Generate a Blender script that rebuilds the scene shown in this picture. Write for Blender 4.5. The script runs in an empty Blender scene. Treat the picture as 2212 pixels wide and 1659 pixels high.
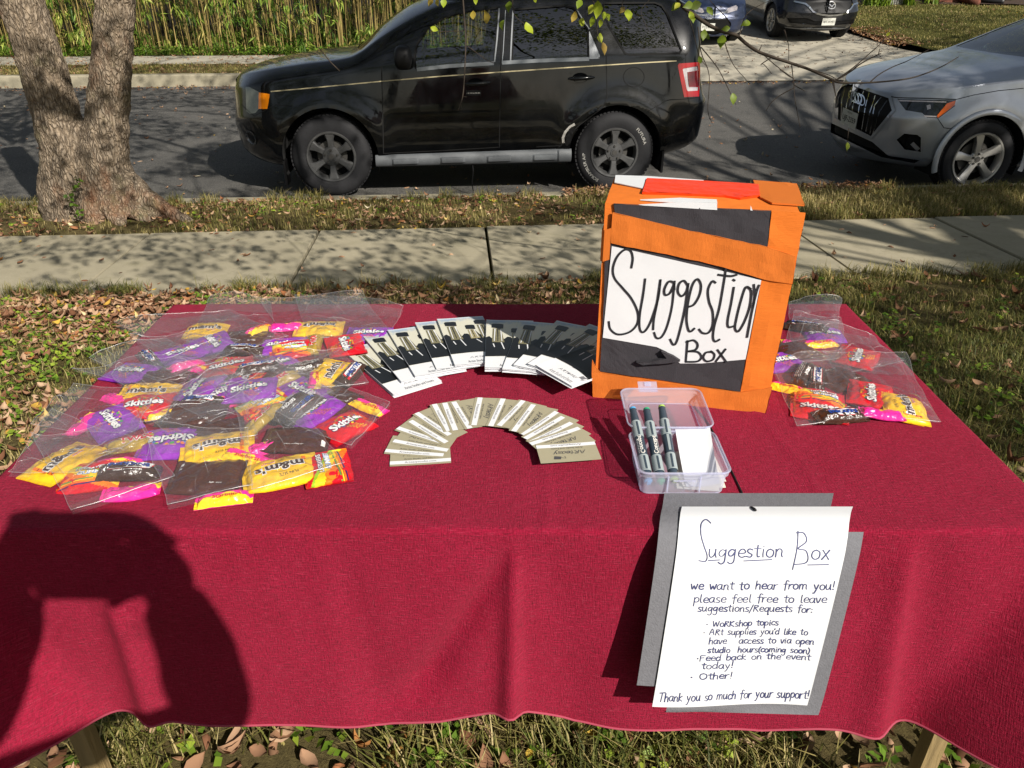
import bpy, bmesh, math, random
import numpy as np
from mathutils import Vector, Matrix, noise as mnoise
R = math.radians
rng = np.random.default_rng(11)
random.seed(11)
scene = bpy.context.scene
COL = scene.collection

# ---------------------------------------------------------------- camera
PITCH = R(28.3)
CAM_Z = 1.38
cd = bpy.data.cameras.new('camera')
cam = bpy.data.objects.new('camera', cd)
COL.objects.link(cam)
cam.location = (0, 0, CAM_Z)
cam.rotation_euler = (R(90) - PITCH, 0, 0)
cd.sensor_width = 36
cd.lens = 36 * 1662 / 2212
cd.clip_start = 0.02
cd.clip_end = 2000
scene.camera = cam
# ---------------------------------------------------------------- light
SUN_EL = R(34.5)
SUN_DIR = Vector((0.602 * math.cos(SUN_EL), -0.799 * math.cos(SUN_EL), math.sin(SUN_EL))).normalized()
w = bpy.data.worlds.new('World')
scene.world = w
w.use_nodes = True
nt = w.node_tree
sky = nt.nodes.new('ShaderNodeTexSky')
sky.sky_type = 'NISHITA'
sky.sun_disc = False
sky.sun_elevation = SUN_EL
sky.sun_rotation = math.atan2(SUN_DIR.x, SUN_DIR.y)
sky.dust_density = 1.0
hs = nt.nodes.new('ShaderNodeHueSaturation')      # the air is a little milky: less blue than a clean sky
hs.inputs['Saturation'].default_value = 0.62
nt.links.new(sky.outputs[0], hs.inputs['Color'])
nt.links.new(hs.outputs[0], nt.nodes['Background'].inputs[0])
nt.nodes['Background'].inputs[1].default_value = 0.058
sd = bpy.data.lights.new('sun', 'SUN')
sd.energy = 5.0
sd.angle = R(0.55)
sd.color = (1.0, 0.94, 0.85)
sun = bpy.data.objects.new('sun', sd)
COL.objects.link(sun)
sun.rotation_euler = SUN_DIR.to_track_quat('Z', 'Y').to_euler()
scene.view_settings.view_transform = 'Standard'
scene.view_settings.look = 'None'
scene.view_settings.exposure = 0.46
scene.view_settings.gamma = 1.0
scene.render.engine = 'CYCLES'
scene.cycles.transparent_max_bounces = 40
scene.cycles.max_bounces = 8
scene.cycles.transmission_bounces = 6
scene.cycles.caustics_reflective = False
scene.cycles.caustics_refractive = False
scene.cycles.use_denoising = True

# ---------------------------------------------------------------- helpers
FPX, CXP, CYP = 1662.0, 1106.0, 829.5
def ray(px, py):
    c, s = math.cos(PITCH), math.sin(PITCH)
    a, b = (px - CXP) / FPX, (CYP - py) / FPX
    return Vector((a, c + b * s, -s + b * c))
CAMP = Vector((0, 0, CAM_Z))
def at_z(px, py, z):
    """point of the horizontal plane z seen at photo position px,py"""
    d = ray(px, py)
    return CAMP + d * ((z - CAM_Z) / d.z)
def at_depth(px, py, depth):
    return CAMP + ray(px, py) * depth
def project(P):
    d = Vector(P) - CAMP
    c, s = math.cos(PITCH), math.sin(PITCH)
    f = d.y * c - d.z * s
    u = d.y * s + d.z * c
    if f < 1e-3: return (1e6, 1e6)
    return (CXP + FPX * d.x / f, CYP - FPX * u / f)
STREET = R(4)
ST_C, ST_S = math.cos(STREET), math.sin(STREET)
def sxy(s, t):
    return (s * ST_C - t * ST_S, s * ST_S + t * ST_C)
def S3(s, t, z):
    x, y = sxy(s, t)
    return Vector((x, y, z))

MATS = {}
def srgb(h):
    h = h.lstrip('#')
    v = [int(h[i:i + 2], 16) / 255 for i in (0, 2, 4)]
    return tuple(c / 12.92 if c <= 0.04045 else ((c + 0.055) / 1.055) ** 2.4 for c in v)
def newmat(name):
    m = bpy.data.materials.new(name)
    m.use_nodes = True
    return m, m.node_tree, m.node_tree.nodes['Principled BSDF']
def mat(name, color, rough=0.5, metal=0.0, spec=0.5, coat=0.0, bump=0.0, bscale=50.0, var=0.0, vscale=8.0, stretch=(1, 1, 1), coord='Object', trans=0.0, emit=None):
    """plain procedural material: colour with noise variation, noise bump"""
    if name in MATS: return MATS[name]
    m, t, b = newmat(name)
    if isinstance(color, str): color = srgb(color)
    b.inputs['Base Color'].default_value = (*color, 1)
    b.inputs['Roughness'].default_value = rough
    b.inputs['Metallic'].default_value = metal
    b.inputs['Specular IOR Level'].default_value = spec
    b.inputs['Coat Weight'].default_value = coat
    b.inputs['Coat Roughness'].default_value = 0.03
    b.inputs['Transmission Weight'].default_value = trans
    if bump or var:
        tc = t.nodes.new('ShaderNodeTexCoord')
        mp = t.nodes.new('ShaderNodeMapping')
        mp.inputs['Scale'].default_value = stretch
        t.links.new(tc.outputs[coord], mp.inputs[0])
    if var:
        n = t.nodes.new('ShaderNodeTexNoise')
        n.inputs['Scale'].default_value = vscale
        n.inputs['Detail'].default_value = 6
        n.inputs['Roughness'].default_value = 0.65
        t.links.new(mp.outputs[0], n.inputs[0])
        r = t.nodes.new('ShaderNodeMapRange')
        r.inputs[1].default_value = 0.25
        r.inputs[2].default_value = 0.75
        r.inputs[3].default_value = 1 - var
        r.inputs[4].default_value = 1 + var
        t.links.new(n.outputs[0], r.inputs[0])
        h = t.nodes.new('ShaderNodeMix')
        h.data_type = 'RGBA'
        h.blend_type = 'MULTIPLY'
        h.inputs[0].default_value = 1
        h.inputs[6].default_value = (*color, 1)
        t.links.new(r.outputs[0], h.inputs[7])
        t.links.new(h.outputs[2], b.inputs['Base Color'])
    if bump:
        n2 = t.nodes.new('ShaderNodeTexNoise')
        n2.inputs['Scale'].default_value = bscale
        n2.inputs['Detail'].default_value = 5
        t.links.new(mp.outputs[0], n2.inputs[0])
        bp = t.nodes.new('ShaderNodeBump')
        bp.inputs['Strength'].default_value = bump
        bp.inputs['Distance'].default_value = 0.01
        t.links.new(n2.outputs[0], bp.inputs['Height'])
        t.links.new(bp.outputs[0], b.inputs['Normal'])
    MATS[name] = m
    return m

def tag(o, label=None, cat=None, group=None, kind=None):
    if label: o['label'] = label
    if cat: o['category'] = cat
    if group: o['group'] = group
    if kind: o['kind'] = kind
    return o
def thing(name, label, cat, loc=(0, 0, 0), rz=0.0, group=None):
    o = bpy.data.objects.new(name, None)
    COL.objects.link(o)
    o.location = loc
    o.rotation_euler = (0, 0, rz)
    o.empty_display_size = 0.1
    return tag(o, label, cat, group)
def link_mesh(name, me, mats, parent=None, smooth=False, mw=None):
    o = bpy.data.objects.new(name, me)
    COL.objects.link(o)
    for m in (mats if isinstance(mats, (list, tuple)) else [mats]):
        me.materials.append(m)
    if smooth:
        me.polygons.foreach_set('use_smooth', [True] * len(me.polygons))
    if parent: o.parent = parent
    return o
def autosmooth(o, deg=35):
    me = o.data
    me.polygons.foreach_set('use_smooth', [True] * len(me.polygons))
    try:
        me.set_sharp_from_angle(angle=R(deg))
    except Exception:
        pass
    return o

class MB:
    """collects shapes and links them as one mesh object"""
    def __init__(self):
        self.v, self.f, self.m = [], [], []
    def add(self, verts, faces, mi=0):
        n = len(self.v)
        self.v += [tuple(p) for p in verts]
        self.f += [tuple(i + n for i in f) for f in faces]
        self.m += [mi] * len(faces)
    def box(self, c, s, rz=0, mi=0, rot=None):
        M = rot if rot is not None else Matrix.Rotation(rz, 3, 'Z')
        vs = [Vector(c) + M @ Vector((sx * s[0] / 2, sy * s[1] / 2, sz * s[2] / 2)) for sx in (-1, 1) for sy in (-1, 1) for sz in (-1, 1)]
        self.add(vs, [(0, 1, 3, 2), (4, 6, 7, 5), (0, 4, 5, 1), (2, 3, 7, 6), (0, 2, 6, 4), (1, 5, 7, 3)], mi)
    def tube(self, path, rad, n=6, mi=0, cap=True):
        path = [Vector(p) for p in path]
        k = len(path)
        rads = rad if isinstance(rad, (list, tuple, np.ndarray)) else [rad] * k
        ref = None
        vs, fs = [], []
        for i, p in enumerate(path):
            d = (path[min(i + 1, k - 1)] - path[max(i - 1, 0)])
            if d.length < 1e-9: d = Vector((0, 0, 1))
            d.normalize()
            if ref is None:
                ref = d.orthogonal().normalized()
            else:
                ref = (ref - d * ref.dot(d))
                ref = ref.normalized() if ref.length > 1e-6 else d.orthogonal().normalized()
            b = d.cross(ref)
            for j in range(n):
                a = 2 * math.pi * j / n
                vs.append(p + (ref * math.cos(a) + b * math.sin(a)) * rads[i])
        for i in range(k - 1):
            for j in range(n):
                fs.append((i * n + j, i * n + (j + 1) % n, (i + 1) * n + (j + 1) % n, (i + 1) * n + j))
        if cap:
            fs.append(tuple(range(n - 1, -1, -1)))
            fs.append(tuple((k - 1) * n + j for j in range(n)))
        self.add(vs, fs, mi)
    def prism(self, poly, fn, h, mi=0):
        """poly: 2D outline; fn(u,v,w) -> point; w from 0 to h"""
        n = len(poly)
        vs = [fn(u, v, 0) for u, v in poly] + [fn(u, v, h) for u, v in poly]
        fs = [tuple(range(n - 1, -1, -1)), tuple(range(n, 2 * n))]
        fs += [(i, (i + 1) % n, n + (i + 1) % n, n + i) for i in range(n)]
        self.add(vs, fs, mi)
    def lathe(self, prof, fn, n=48, mi=0, close=False):
        """prof: list of (r, w); fn(x, y, w) -> point"""
        vs, fs = [], []
        k = len(prof)
        for r, w_ in prof:
            for j in range(n):
                a = 2 * math.pi * j / n
                vs.append(fn(r * math.cos(a), r * math.sin(a), w_))
        for i in range(k - 1 + (1 if close else 0)):
            i2 = (i + 1) % k
            for j in range(n):
                fs.append((i * n + j, i * n + (j + 1) % n, i2 * n + (j + 1) % n, i2 * n + j))
        self.add(vs, fs, mi)
    def grid(self, nu, nv, fn, mi=0, mfn=None):
        n0 = len(self.v)
        vs = [fn(i / nu, j / nv) for j in range(nv + 1) for i in range(nu + 1)]
        fs, ms = [], []
        for j in range(nv):
            for i in range(nu):
                a = j * (nu + 1) + i
                fs.append((a, a + 1, a + nu + 2, a + nu + 1))
                ms.append(mfn((i + .5) / nu, (j + .5) / nv) if mfn else mi)
        self.add(vs, fs)
        self.m[-len(fs):] = ms
    def build(self, name, mats, parent=None, smooth=False, angle=None):
        me = bpy.data.meshes.new(name)
        me.from_pydata(self.v, [], self.f)
        me.update()
        o = link_mesh(name, me, mats, parent)
        me.polygons.foreach_set('material_index', self.m)
        if angle is not None: autosmooth(o, angle)
        elif smooth: me.polygons.foreach_set('use_smooth', [True] * len(me.polygons))
        return o

def mesh_np(name, V, F, mats, parent=None, smooth=False, attr=None):
    """numpy quads or tris to a mesh; attr: float per vertex stored as point attribute 'tone'"""
    me = bpy.data.meshes.new(name)
    V = np.ascontiguousarray(V, dtype=np.float32)
    F = np.ascontiguousarray(F, dtype=np.int32)
    k = F.shape[1]
    me.vertices.add(len(V))
    me.vertices.foreach_set('co', V.ravel())
    me.loops.add(F.size)
    me.loops.foreach_set('vertex_index', F.ravel())
    me.polygons.add(len(F))
    me.polygons.foreach_set('loop_start', np.arange(0, F.size, k, dtype=np.int32))
    me.polygons.foreach_set('loop_total', np.full(len(F), k, dtype=np.int32))
    if smooth: me.polygons.foreach_set('use_smooth', np.ones(len(F), dtype=bool))
    me.update(calc_edges=True)
    if attr is not None:
        a = me.attributes.new('tone', 'FLOAT', 'POINT')
        a.data.foreach_set('value', np.ascontiguousarray(attr, dtype=np.float32))
    o = bpy.data.objects.new(name, me)
    COL.objects.link(o)
    for m in (mats if isinstance(mats, (list, tuple)) else [mats]): me.materials.append(m)
    if parent: o.parent = parent
    return o

def ramp_mat(name, stops, rough=0.7, attr='tone', translucent=0.0, spec=0.3):
    """colour by a per-vertex random tone; for leaves, blades"""
    m, t, b = newmat(name)
    a = t.nodes.new('ShaderNodeAttribute')
    a.attribute_name = attr
    r = t.nodes.new('ShaderNodeValToRGB')
    e = r.color_ramp.elements
    while len(e) < len(stops): e.new(0.5)
    for k, (pos, c) in enumerate(stops):
        e[k].position = pos
        e[k].color = (*(srgb(c) if isinstance(c, str) else c), 1)
    t.links.new(a.outputs['Fac'], r.inputs[0])
    t.links.new(r.outputs[0], b.inputs['Base Color'])
    b.inputs['Roughness'].default_value = rough
    b.inputs['Specular IOR Level'].default_value = spec
    if translucent:
        tr = t.nodes.new('ShaderNodeBsdfTranslucent')
        t.links.new(r.outputs[0], tr.inputs[0])
        mx = t.nodes.new('ShaderNodeMixShader')
        mx.inputs[0].default_value = translucent
        t.links.new(b.outputs[0], mx.inputs[1])
        t.links.new(tr.outputs[0], mx.inputs[2])
        t.links.new(mx.outputs[0], t.nodes['Material Output'].inputs[0])
    return m

def interp(xs, ys, x):
    return float(np.interp(x, xs, ys))
def pchip(xs, ys, x):
    """monotone cubic through the stations, vectorised over x"""
    xs = np.asarray(xs, float); ys = np.asarray(ys, float)
    h = np.diff(xs); d = np.diff(ys) / h
    m = np.zeros_like(ys)
    for i in range(1, len(xs) - 1):
        if d[i - 1] * d[i] > 0:
            w1, w2 = 2 * h[i] + h[i - 1], h[i] + 2 * h[i - 1]
            m[i] = (w1 + w2) / (w1 / d[i - 1] + w2 / d[i])
    m[0], m[-1] = d[0], d[-1]
    x = np.clip(np.asarray(x, float), xs[0], xs[-1])
    i = np.clip(np.searchsorted(xs, x) - 1, 0, len(xs) - 2)
    u = (x - xs[i]) / h[i]
    return ((2 * u**3 - 3 * u**2 + 1) * ys[i] + (u**3 - 2 * u**2 + u) * h[i] * m[i]
            + (-2 * u**3 + 3 * u**2) * ys[i + 1] + (u**3 - u**2) * h[i] * m[i + 1])

# text as a flat triangulated mesh, from Blender's own built-in font
_TXT = {}
def text2d(s, bold=0.0):
    """(verts Nx2 with cap height about 0.7 and x from 0, faces); cached"""
    key = (s, bold)
    if key in _TXT: return _TXT[key]
    c = bpy.data.curves.new('text', 'FONT')
    c.body = s
    c.size = 1
    c.offset = bold
    c.resolution_u = 2
    o = bpy.data.objects.new('text', c)
    COL.objects.link(o)
    dg = bpy.context.evaluated_depsgraph_get()
    me = o.evaluated_get(dg).to_mesh()
    V = np.array([(v.co.x, v.co.y) for v in me.vertices])
    Fc = [tuple(p.vertices) for p in me.polygons]
    o.evaluated_get(dg).to_mesh_clear()
    bpy.data.objects.remove(o)
    bpy.data.curves.remove(c)
    _TXT[key] = (V, Fc)
    return _TXT[key]
def put_text(mb, s, fn, cx, cy, width=None, height=None, rot=0.0, mi=0, bold=0.0, mirror=False):
    """write s centred at (cx,cy) in the (u,v) plane of fn(u,v)->point, scaled to width or cap height"""
    V, Fc = text2d(s, bold)
    if len(V) == 0: return
    x0, x1, y0, y1 = V[:, 0].min(), V[:, 0].max(), V[:, 1].min(), V[:, 1].max()
    kx = width / (x1 - x0) if width else None
    ky = height / 0.72 if height else None
    if kx is None: kx = ky
    if ky is None: ky = kx
    X = (V[:, 0] - (x0 + x1) / 2) * kx
    Y = (V[:, 1] - 0.36) * ky
    if mirror: X = -X
    c, s_ = math.cos(rot), math.sin(rot)
    mb.add([fn(cx + x * c - y * s_, cy + x * s_ + y * c) for x, y in zip(X, Y)], Fc, mi)
def ribbon(mb, pts, width, fn, mi=0):
    """flat stroke of a given width along a 2D polyline, mapped by fn(u,v)->point"""
    pts = [Vector((p[0], p[1])) for p in pts]
    q = [pts[0]]
    for p in pts[1:]:
        if (p - q[-1]).length > 1e-6: q.append(p)
    if len(q) < 2: return
    L, Rr = [], []
    for i, p in enumerate(q):
        d = (q[min(i + 1, len(q) - 1)] - q[max(i - 1, 0)]).normalized()
        n = Vector((-d.y, d.x)) * width / 2
        e = d * (-width * .4 if i == 0 else width * .4 if i == len(q) - 1 else 0)
        L.append(p + n + e); Rr.append(p - n + e)
    k = len(q)
    mb.add([fn(p.x, p.y) for p in L] + [fn(p.x, p.y) for p in Rr], [(i, i + 1, k + i + 1, k + i) for i in range(k - 1)], mi)
def smooth_line(pts, n=6):
    """Catmull-Rom through points"""
    P = [np.array(p, float) for p in pts]
    if len(P) < 3: return [tuple(p) for p in P]
    out = []
    for i in range(len(P) - 1):
        p0, p1, p2, p3 = P[max(i - 1, 0)], P[i], P[i + 1], P[min(i + 2, len(P) - 1)]
        for k in range(n):
            u = k / n
            out.append(tuple(0.5 * ((2 * p1) + (-p0 + p2) * u + (2 * p0 - 5 * p1 + 4 * p2 - p3) * u * u + (-p0 + 3 * p1 - 3 * p2 + p3) * u**3)))
    out.append(tuple(P[-1]))
    return out
# ================================================================ SETTING
# ground profile across the street: t is the distance across, z the height
PT = [-200, -60, -20, 1.2, 2.2, 4.25, 5.5, 5.8, 6.2, 6.46, 6.62, 8.5, 10.9, 13.5, 15.25, 15.42, 15.9, 16.8, 18.1, 18.4, 20, 24, 60, 300]
PZ = [1.5, 0.8, 0.15, 0.0, -0.03, -0.26, -0.285, -0.275, -0.285, -0.31, -0.49, -0.475, -0.44, -0.46, -0.49, -0.30, -0.285, -0.26, -0.24, -0.22, -0.15, -0.05, 0.6, 3.0]
def ground_z(t): return interp(PT, PZ, t)
def mixnode(t, fac, c1, c2, blend='MIX'):
    m = t.nodes.new('ShaderNodeMix'); m.data_type = 'RGBA'; m.blend_type = blend
    for sock, v in ((0, fac), (6, c1), (7, c2)):
        if hasattr(v, 'type') and hasattr(v, 'links'): t.links.new(v, m.inputs[sock])
        elif sock == 0: m.inputs[0].default_value = v
        else: m.inputs[sock].default_value = (*v, 1)
    return m.outputs[2]
def noise_node(t, scale, detail=6, rough=0.6, vec=None, dist=0.0):
    n = t.nodes.new('ShaderNodeTexNoise')
    n.inputs['Scale'].default_value = scale
    n.inputs['Detail'].default_value = detail
    n.inputs['Roughness'].default_value = rough
    n.inputs['Distortion'].default_value = dist
    if vec is not None: t.links.new(vec, n.inputs[0])
    return n.outputs[0]
def remap(t, v, a, b, c=0.0, d=1.0):
    r = t.nodes.new('ShaderNodeMapRange')
    for i, q in enumerate((a, b, c, d)): r.inputs[i + 1].default_value = q
    t.links.new(v, r.inputs[0])
    return r.outputs[0]
def objcoord(t, scale=(1, 1, 1), kind='Object'):
    tc = t.nodes.new('ShaderNodeTexCoord'); mp = t.nodes.new('ShaderNodeMapping')
    mp.inputs['Scale'].default_value = scale
    t.links.new(tc.outputs[kind], mp.inputs[0])
    return mp.outputs[0]
def add_bump(t, b, h, strength=0.4, dist=0.01):
    n = t.nodes.new('ShaderNodeBump')
    n.inputs['Strength'].default_value = strength
    n.inputs['Distance'].default_value = dist
    t.links.new(h, n.inputs['Height'])
    t.links.new(n.outputs[0], b.inputs['Normal'])

# lawn soil with thatch
m_soil, t, b = newmat('lawn_soil')
v = objcoord(t)
c = mixnode(t, remap(t, noise_node(t, 3, 6, .7, v), .35, .65), srgb('#55462f'), srgb('#6b6240'))
c = mixnode(t, remap(t, noise_node(t, 60, 5, .7, v), .4, .7), c, srgb('#7d7048'))
t.links.new(c, b.inputs['Base Color']); b.inputs['Roughness'].default_value = .95; b.inputs['Specular IOR Level'].default_value = .1
add_bump(t, b, noise_node(t, 90, 6, .8, v), .9, .03)
# far lawn, mown
m_lawn, t, b = newmat('mown_lawn')
v = objcoord(t)
c = mixnode(t, remap(t, noise_node(t, 1.3, 5, .7, v), .35, .65), srgb('#555427'), srgb('#6f6a37'))
c = mixnode(t, remap(t, noise_node(t, 45, 6, .8, v), .35, .7), c, srgb('#3c4020'))
t.links.new(c, b.inputs['Base Color']); b.inputs['Roughness'].default_value = .95; b.inputs['Specular IOR Level'].default_value = .1
add_bump(t, b, noise_node(t, 120, 6, .8, v), 1.0, .04)
# asphalt with worn aggregate
m_road, t, b = newmat('asphalt')
v = objcoord(t)
vo = t.nodes.new('ShaderNodeTexVoronoi'); vo.inputs['Scale'].default_value = 95; t.links.new(v, vo.inputs[0])
c = mixnode(t, remap(t, noise_node(t, 0.7, 5, .65, v), .3, .7), srgb('#4b4a48'), srgb('#605e5a'))
c = mixnode(t, remap(t, noise_node(t, 75, 4, .85, v), .5, .72), c, srgb('#9a968e'))
c = mixnode(t, remap(t, vo.outputs['Distance'], .0, .55, .55, 0), c, srgb('#2c2c2e'))
c = mixnode(t, remap(t, noise_node(t, 6, 5, .8, v), .58, .72, 0, .6), c, srgb('#2c2b2b'))
t.links.new(c, b.inputs['Base Color']); b.inputs['Roughness'].default_value = .85; b.inputs['Specular IOR Level'].default_value = .3
add_bump(t, b, noise_node(t, 170, 4, .8, v), .8, .012)
# concrete
def concrete(name, c1, c2, c3):
    m, t, b = newmat(name)
    v = objcoord(t)
    c = mixnode(t, remap(t, noise_node(t, 1.6, 7, .7, v), .3, .7), srgb(c1), srgb(c2))
    c = mixnode(t, remap(t, noise_node(t, 7, 7, .75, v), .52, .75, 0, .6), c, srgb(c3))
    c = mixnode(t, remap(t, noise_node(t, 220, 3, .8, v), .55, .75, 0, .35), c, srgb('#6b6552'))
    c = mixnode(t, remap(t, noise_node(t, 2.6, 8, .8, v, .4), .55, .68, 0, .45), c, srgb('#5f5c47'))
    c = mixnode(t, remap(t, noise_node(t, 28, 6, .8, v), .56, .72, 0, .4), c, srgb('#c3bda4'))
    t.links.new(c, b.inputs['Base Color']); b.inputs['Roughness'].default_value = .9; b.inputs['Specular IOR Level'].default_value = .2
    add_bump(t, b, noise_node(t, 200, 5, .8, v), .35, .006)
    return m
m_walk = concrete('sidewalk_concrete', '#98907a', '#aaa18a', '#827c60')
m_kerb = concrete('kerb_concrete', '#8d8672', '#a39b86', '#6f6a58')
m_drive = concrete('driveway_concrete', '#a29c8d', '#b1aa99', '#8b8576')

def strip(name, t0, t1, s0, s1, mat_, dz, n_t=8, n_s=60, zf=None, bumpy=0.0):
    """a sheet along the street between t0 and t1 following the ground profile"""
    mb = MB()
    def fn(u, w_):
        s = s0 + (s1 - s0) * u; tt = t0 + (t1 - t0) * w_
        z = (zf(s, tt) if zf else ground_z(tt)) + dz
        if bumpy: z += bumpy * mnoise.noise((s * 1.1, tt * 1.1, 3))
        return S3(s, tt, z)
    mb.grid(n_s, n_t, fn)
    o = mb.build(name, mat_, None, smooth=True)
    return tag(o, kind='structure')
# one base sheet to the horizon
mb = MB()
ss = [-400, -60, -20, -8, 0, 3.4, 3.7, 11.2, 11.7, 20, 60, 400]
def gz(j, s): return PZ[j] - .03 - (.35 if 15.3 < PT[j] < 18.2 and 3.6 < s < 11.3 else 0)
for j in range(len(PT) - 1):
    for i in range(len(ss) - 1):
        mb.add([S3(ss[i], PT[j], gz(j, ss[i])), S3(ss[i + 1], PT[j], gz(j, ss[i + 1])), S3(ss[i + 1], PT[j + 1], gz(j + 1, ss[i + 1])), S3(ss[i], PT[j + 1], gz(j + 1, ss[i]))], [(0, 1, 2, 3)])
tag(mb.build('ground', m_lawn), kind='structure')
strip('lawn', -6, 4.25, -14, 14, m_soil, 0.0, 60, 120, bumpy=.02)
strip('verge', 5.5, 6.46, -24, 24, m_soil, 0.0, 10, 160, bumpy=.02)
strip('road', 6.62, 15.25, -70, 70, m_road, 0.0, 12, 10)
strip('far_verge', 15.42, 16.8, -60, 3.6, m_soil, 0.0, 6, 80, bumpy=.015)
# near pavement slabs with tooled joints
joints = [-2.20 - 1.19 * k for k in range(12, 0, -1)] + [-2.20, -1.01, 0.19, 1.30, 2.40, 3.59] + [3.59 + 1.19 * k for k in range(1, 10)]
mb = MB()
for k in range(len(joints) - 1):
    a, c_ = joints[k] + .009, joints[k + 1] - .009
    dz = .004 * math.sin(k * 2.3)
    def zt(t_): return ground_z(t_) + .012 + dz
    pts = []
    for (s, t_) in ((a, 4.25), (c_, 4.25), (c_, 5.5), (a, 5.5)):
        pts.append((s, t_))
    e = .003
    top = [S3(s + (e if s == a else -e), t_ + (e if t_ < 5 else -e), zt(t_)) for s, t_ in pts]
    mid = [S3(s, t_, zt(t_) - .008) for s, t_ in pts]
    low = [S3(s, t_, zt(t_) - .10) for s, t_ in pts]
    mb.add(top + mid + low, [(0, 1, 2, 3)] + [(i + 4, (i + 1) % 4 + 4, (i + 1) % 4, i) for i in range(4)] + [(i + 8, (i + 1) % 4 + 8, (i + 1) % 4 + 4, i + 4) for i in range(4)])
tag(mb.build('sidewalk', m_walk), kind='structure')
mb = MB()
mb.grid(1, 1, lambda u, w_: S3(-20 + 40 * u, 4.26 + 1.23 * w_, ground_z(4.26 + 1.23 * w_) - .035))
tag(mb.build('sidewalk_bed', mat('joint_dirt', '#2e2a20', .95, var=.3, vscale=30)), kind='structure')
# kerbs
def kerb(name, t0, t1, low_side, s0, s1, top_z, n=60):
    mb = MB()
    for k in range(n):
        a, c_ = s0 + (s1 - s0) * k / n, s0 + (s1 - s0) * (k + 1) / n
        prof = [(t0, top_z - .25), (t0, top_z - .012), (t0 + .012, top_z), (t1 - .02, top_z - .004), (t1, top_z - .025), (t1 + low_side * .02, top_z - .25)] if low_side > 0 else \
               [(t1, top_z - .25), (t1, top_z - .012), (t1 - .012, top_z), (t0 + .02, top_z - .004), (t0, top_z - .025), (t0 - .02, top_z - .25)]
        vs = [S3(a, q, z) for q, z in prof] + [S3(c_, q, z) for q, z in prof]
        m = len(prof)
        mb.add(vs, [(i, i + 1, m + i + 1, m + i) for i in range(m - 1)] + [tuple(range(m)), tuple(range(2 * m - 1, m - 1, -1))])
    return tag(mb.build(name, m_kerb), kind='structure')
kerb('kerb', 6.46, 6.62, 1, -40, 40, -.305)
kerb('far_kerb', 15.25, 15.42, -1, -60, 3.4, -.285)
kerb('far_kerb', 15.25, 15.42, -1, 11.6, 60, -.285, 30)
# far pavement and the driveway
def far_slabs(s0, s1, n):
    mb = MB()
    for k in range(n):
        a, c_ = s0 + (s1 - s0) * k / n + .006, s0 + (s1 - s0) * (k + 1) / n - .006
        vs = [S3(a, 16.8, ground_z(16.8) + .012), S3(c_, 16.8, ground_z(16.8) + .012), S3(c_, 18.1, ground_z(18.1) + .012), S3(a, 18.1, ground_z(18.1) + .012)]
        low = [p - Vector((0, 0, .1)) for p in vs]
        mb.add(vs + low, [(0, 1, 2, 3)] + [(i + 4, (i + 1) % 4 + 4, (i + 1) % 4, i) for i in range(4)])
    tag(mb.build('far_sidewalk', m_drive), kind='structure')
far_slabs(-48.6, 3.9, 40)
def drive_z(t_):
    return interp([15.2, 15.42, 16.8, 18.1, 19.4, 24, 34], [-.482, -.41, -.262, -.19, -.035, .33, 1.0], t_)
def drive_edges(t_):
    # left and right edge of the driveway: flared apron at the street
    l = interp([15.2, 16.6, 18.1, 40], [3.4, 3.8, 4.0, 4.0], t_)
    r = interp([15.2, 16.0, 17.2, 18.1, 19.5, 40], [11.6, 11.0, 10.3, 10.0, 9.65, 9.5], t_)
    return l, r
mb = MB()
tt = [15.2, 15.42, 15.8, 16.2, 16.62, 16.632, 17.3, 18.0, 18.012, 18.7, 19.4, 20.5, 22, 24, 28, 34]
for j in range(len(tt) - 1):
    if abs(tt[j + 1] - tt[j]) < .02: continue
    l0, r0 = drive_edges(tt[j]); l1, r1 = drive_edges(tt[j + 1])
    N = 8
    vs = [S3(l0 + (r0 - l0) * i / N, tt[j], drive_z(tt[j]) + .01) for i in range(N + 1)] + [S3(l1 + (r1 - l1) * i / N, tt[j + 1], drive_z(tt[j + 1]) + .01) for i in range(N + 1)]
    mb.add(vs, [(i, i + 1, N + 2 + i, N + 1 + i) for i in range(N)])
tag(mb.build('driveway', m_drive, None, smooth=True), kind='structure')
mb = MB()
for tj in (16.626, 18.006):
    l, r = drive_edges(tj)
    mb.add([S3(l, tj - .008, drive_z(tj) + .002), S3(r, tj - .008, drive_z(tj) + .002), S3(r, tj + .008, drive_z(tj) + .004), S3(l, tj + .008, drive_z(tj) + .004)], [(0, 1, 2, 3)])
mb.add([S3(6.8, 18.0, drive_z(18.0) + .016), S3(6.81, 18.0, drive_z(18.0) + .016), S3(7.5, 16.6, drive_z(16.6) + .016), S3(7.48, 16.6, drive_z(16.6) + .016)], [(0, 1, 2, 3)])
tag(mb.build('driveway_joint', mat('joint_dirt', '#2e2a20')), kind='structure')
# far lawn right of the driveway, rising away from the street
def lawn_z(s, t_):
    return interp([15.42, 16.8, 18.5, 21, 26, 40], [-.29, -.20, -.03, .22, .55, 1.4], t_)
mb = MB()
def fl(u, w_):
    t_ = 15.42 + 26 * w_ ** 1.5
    r = drive_edges(t_)[1]
    s = r + (45 - r) * u ** 1.6
    return S3(s, t_, lawn_z(s, t_) + .03 * mnoise.noise((s * .7, t_ * .7, 0)) + .02)
mb.grid(50, 40, fl)
tag(mb.build('far_lawn', m_lawn, None, smooth=True), kind='structure')
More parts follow.
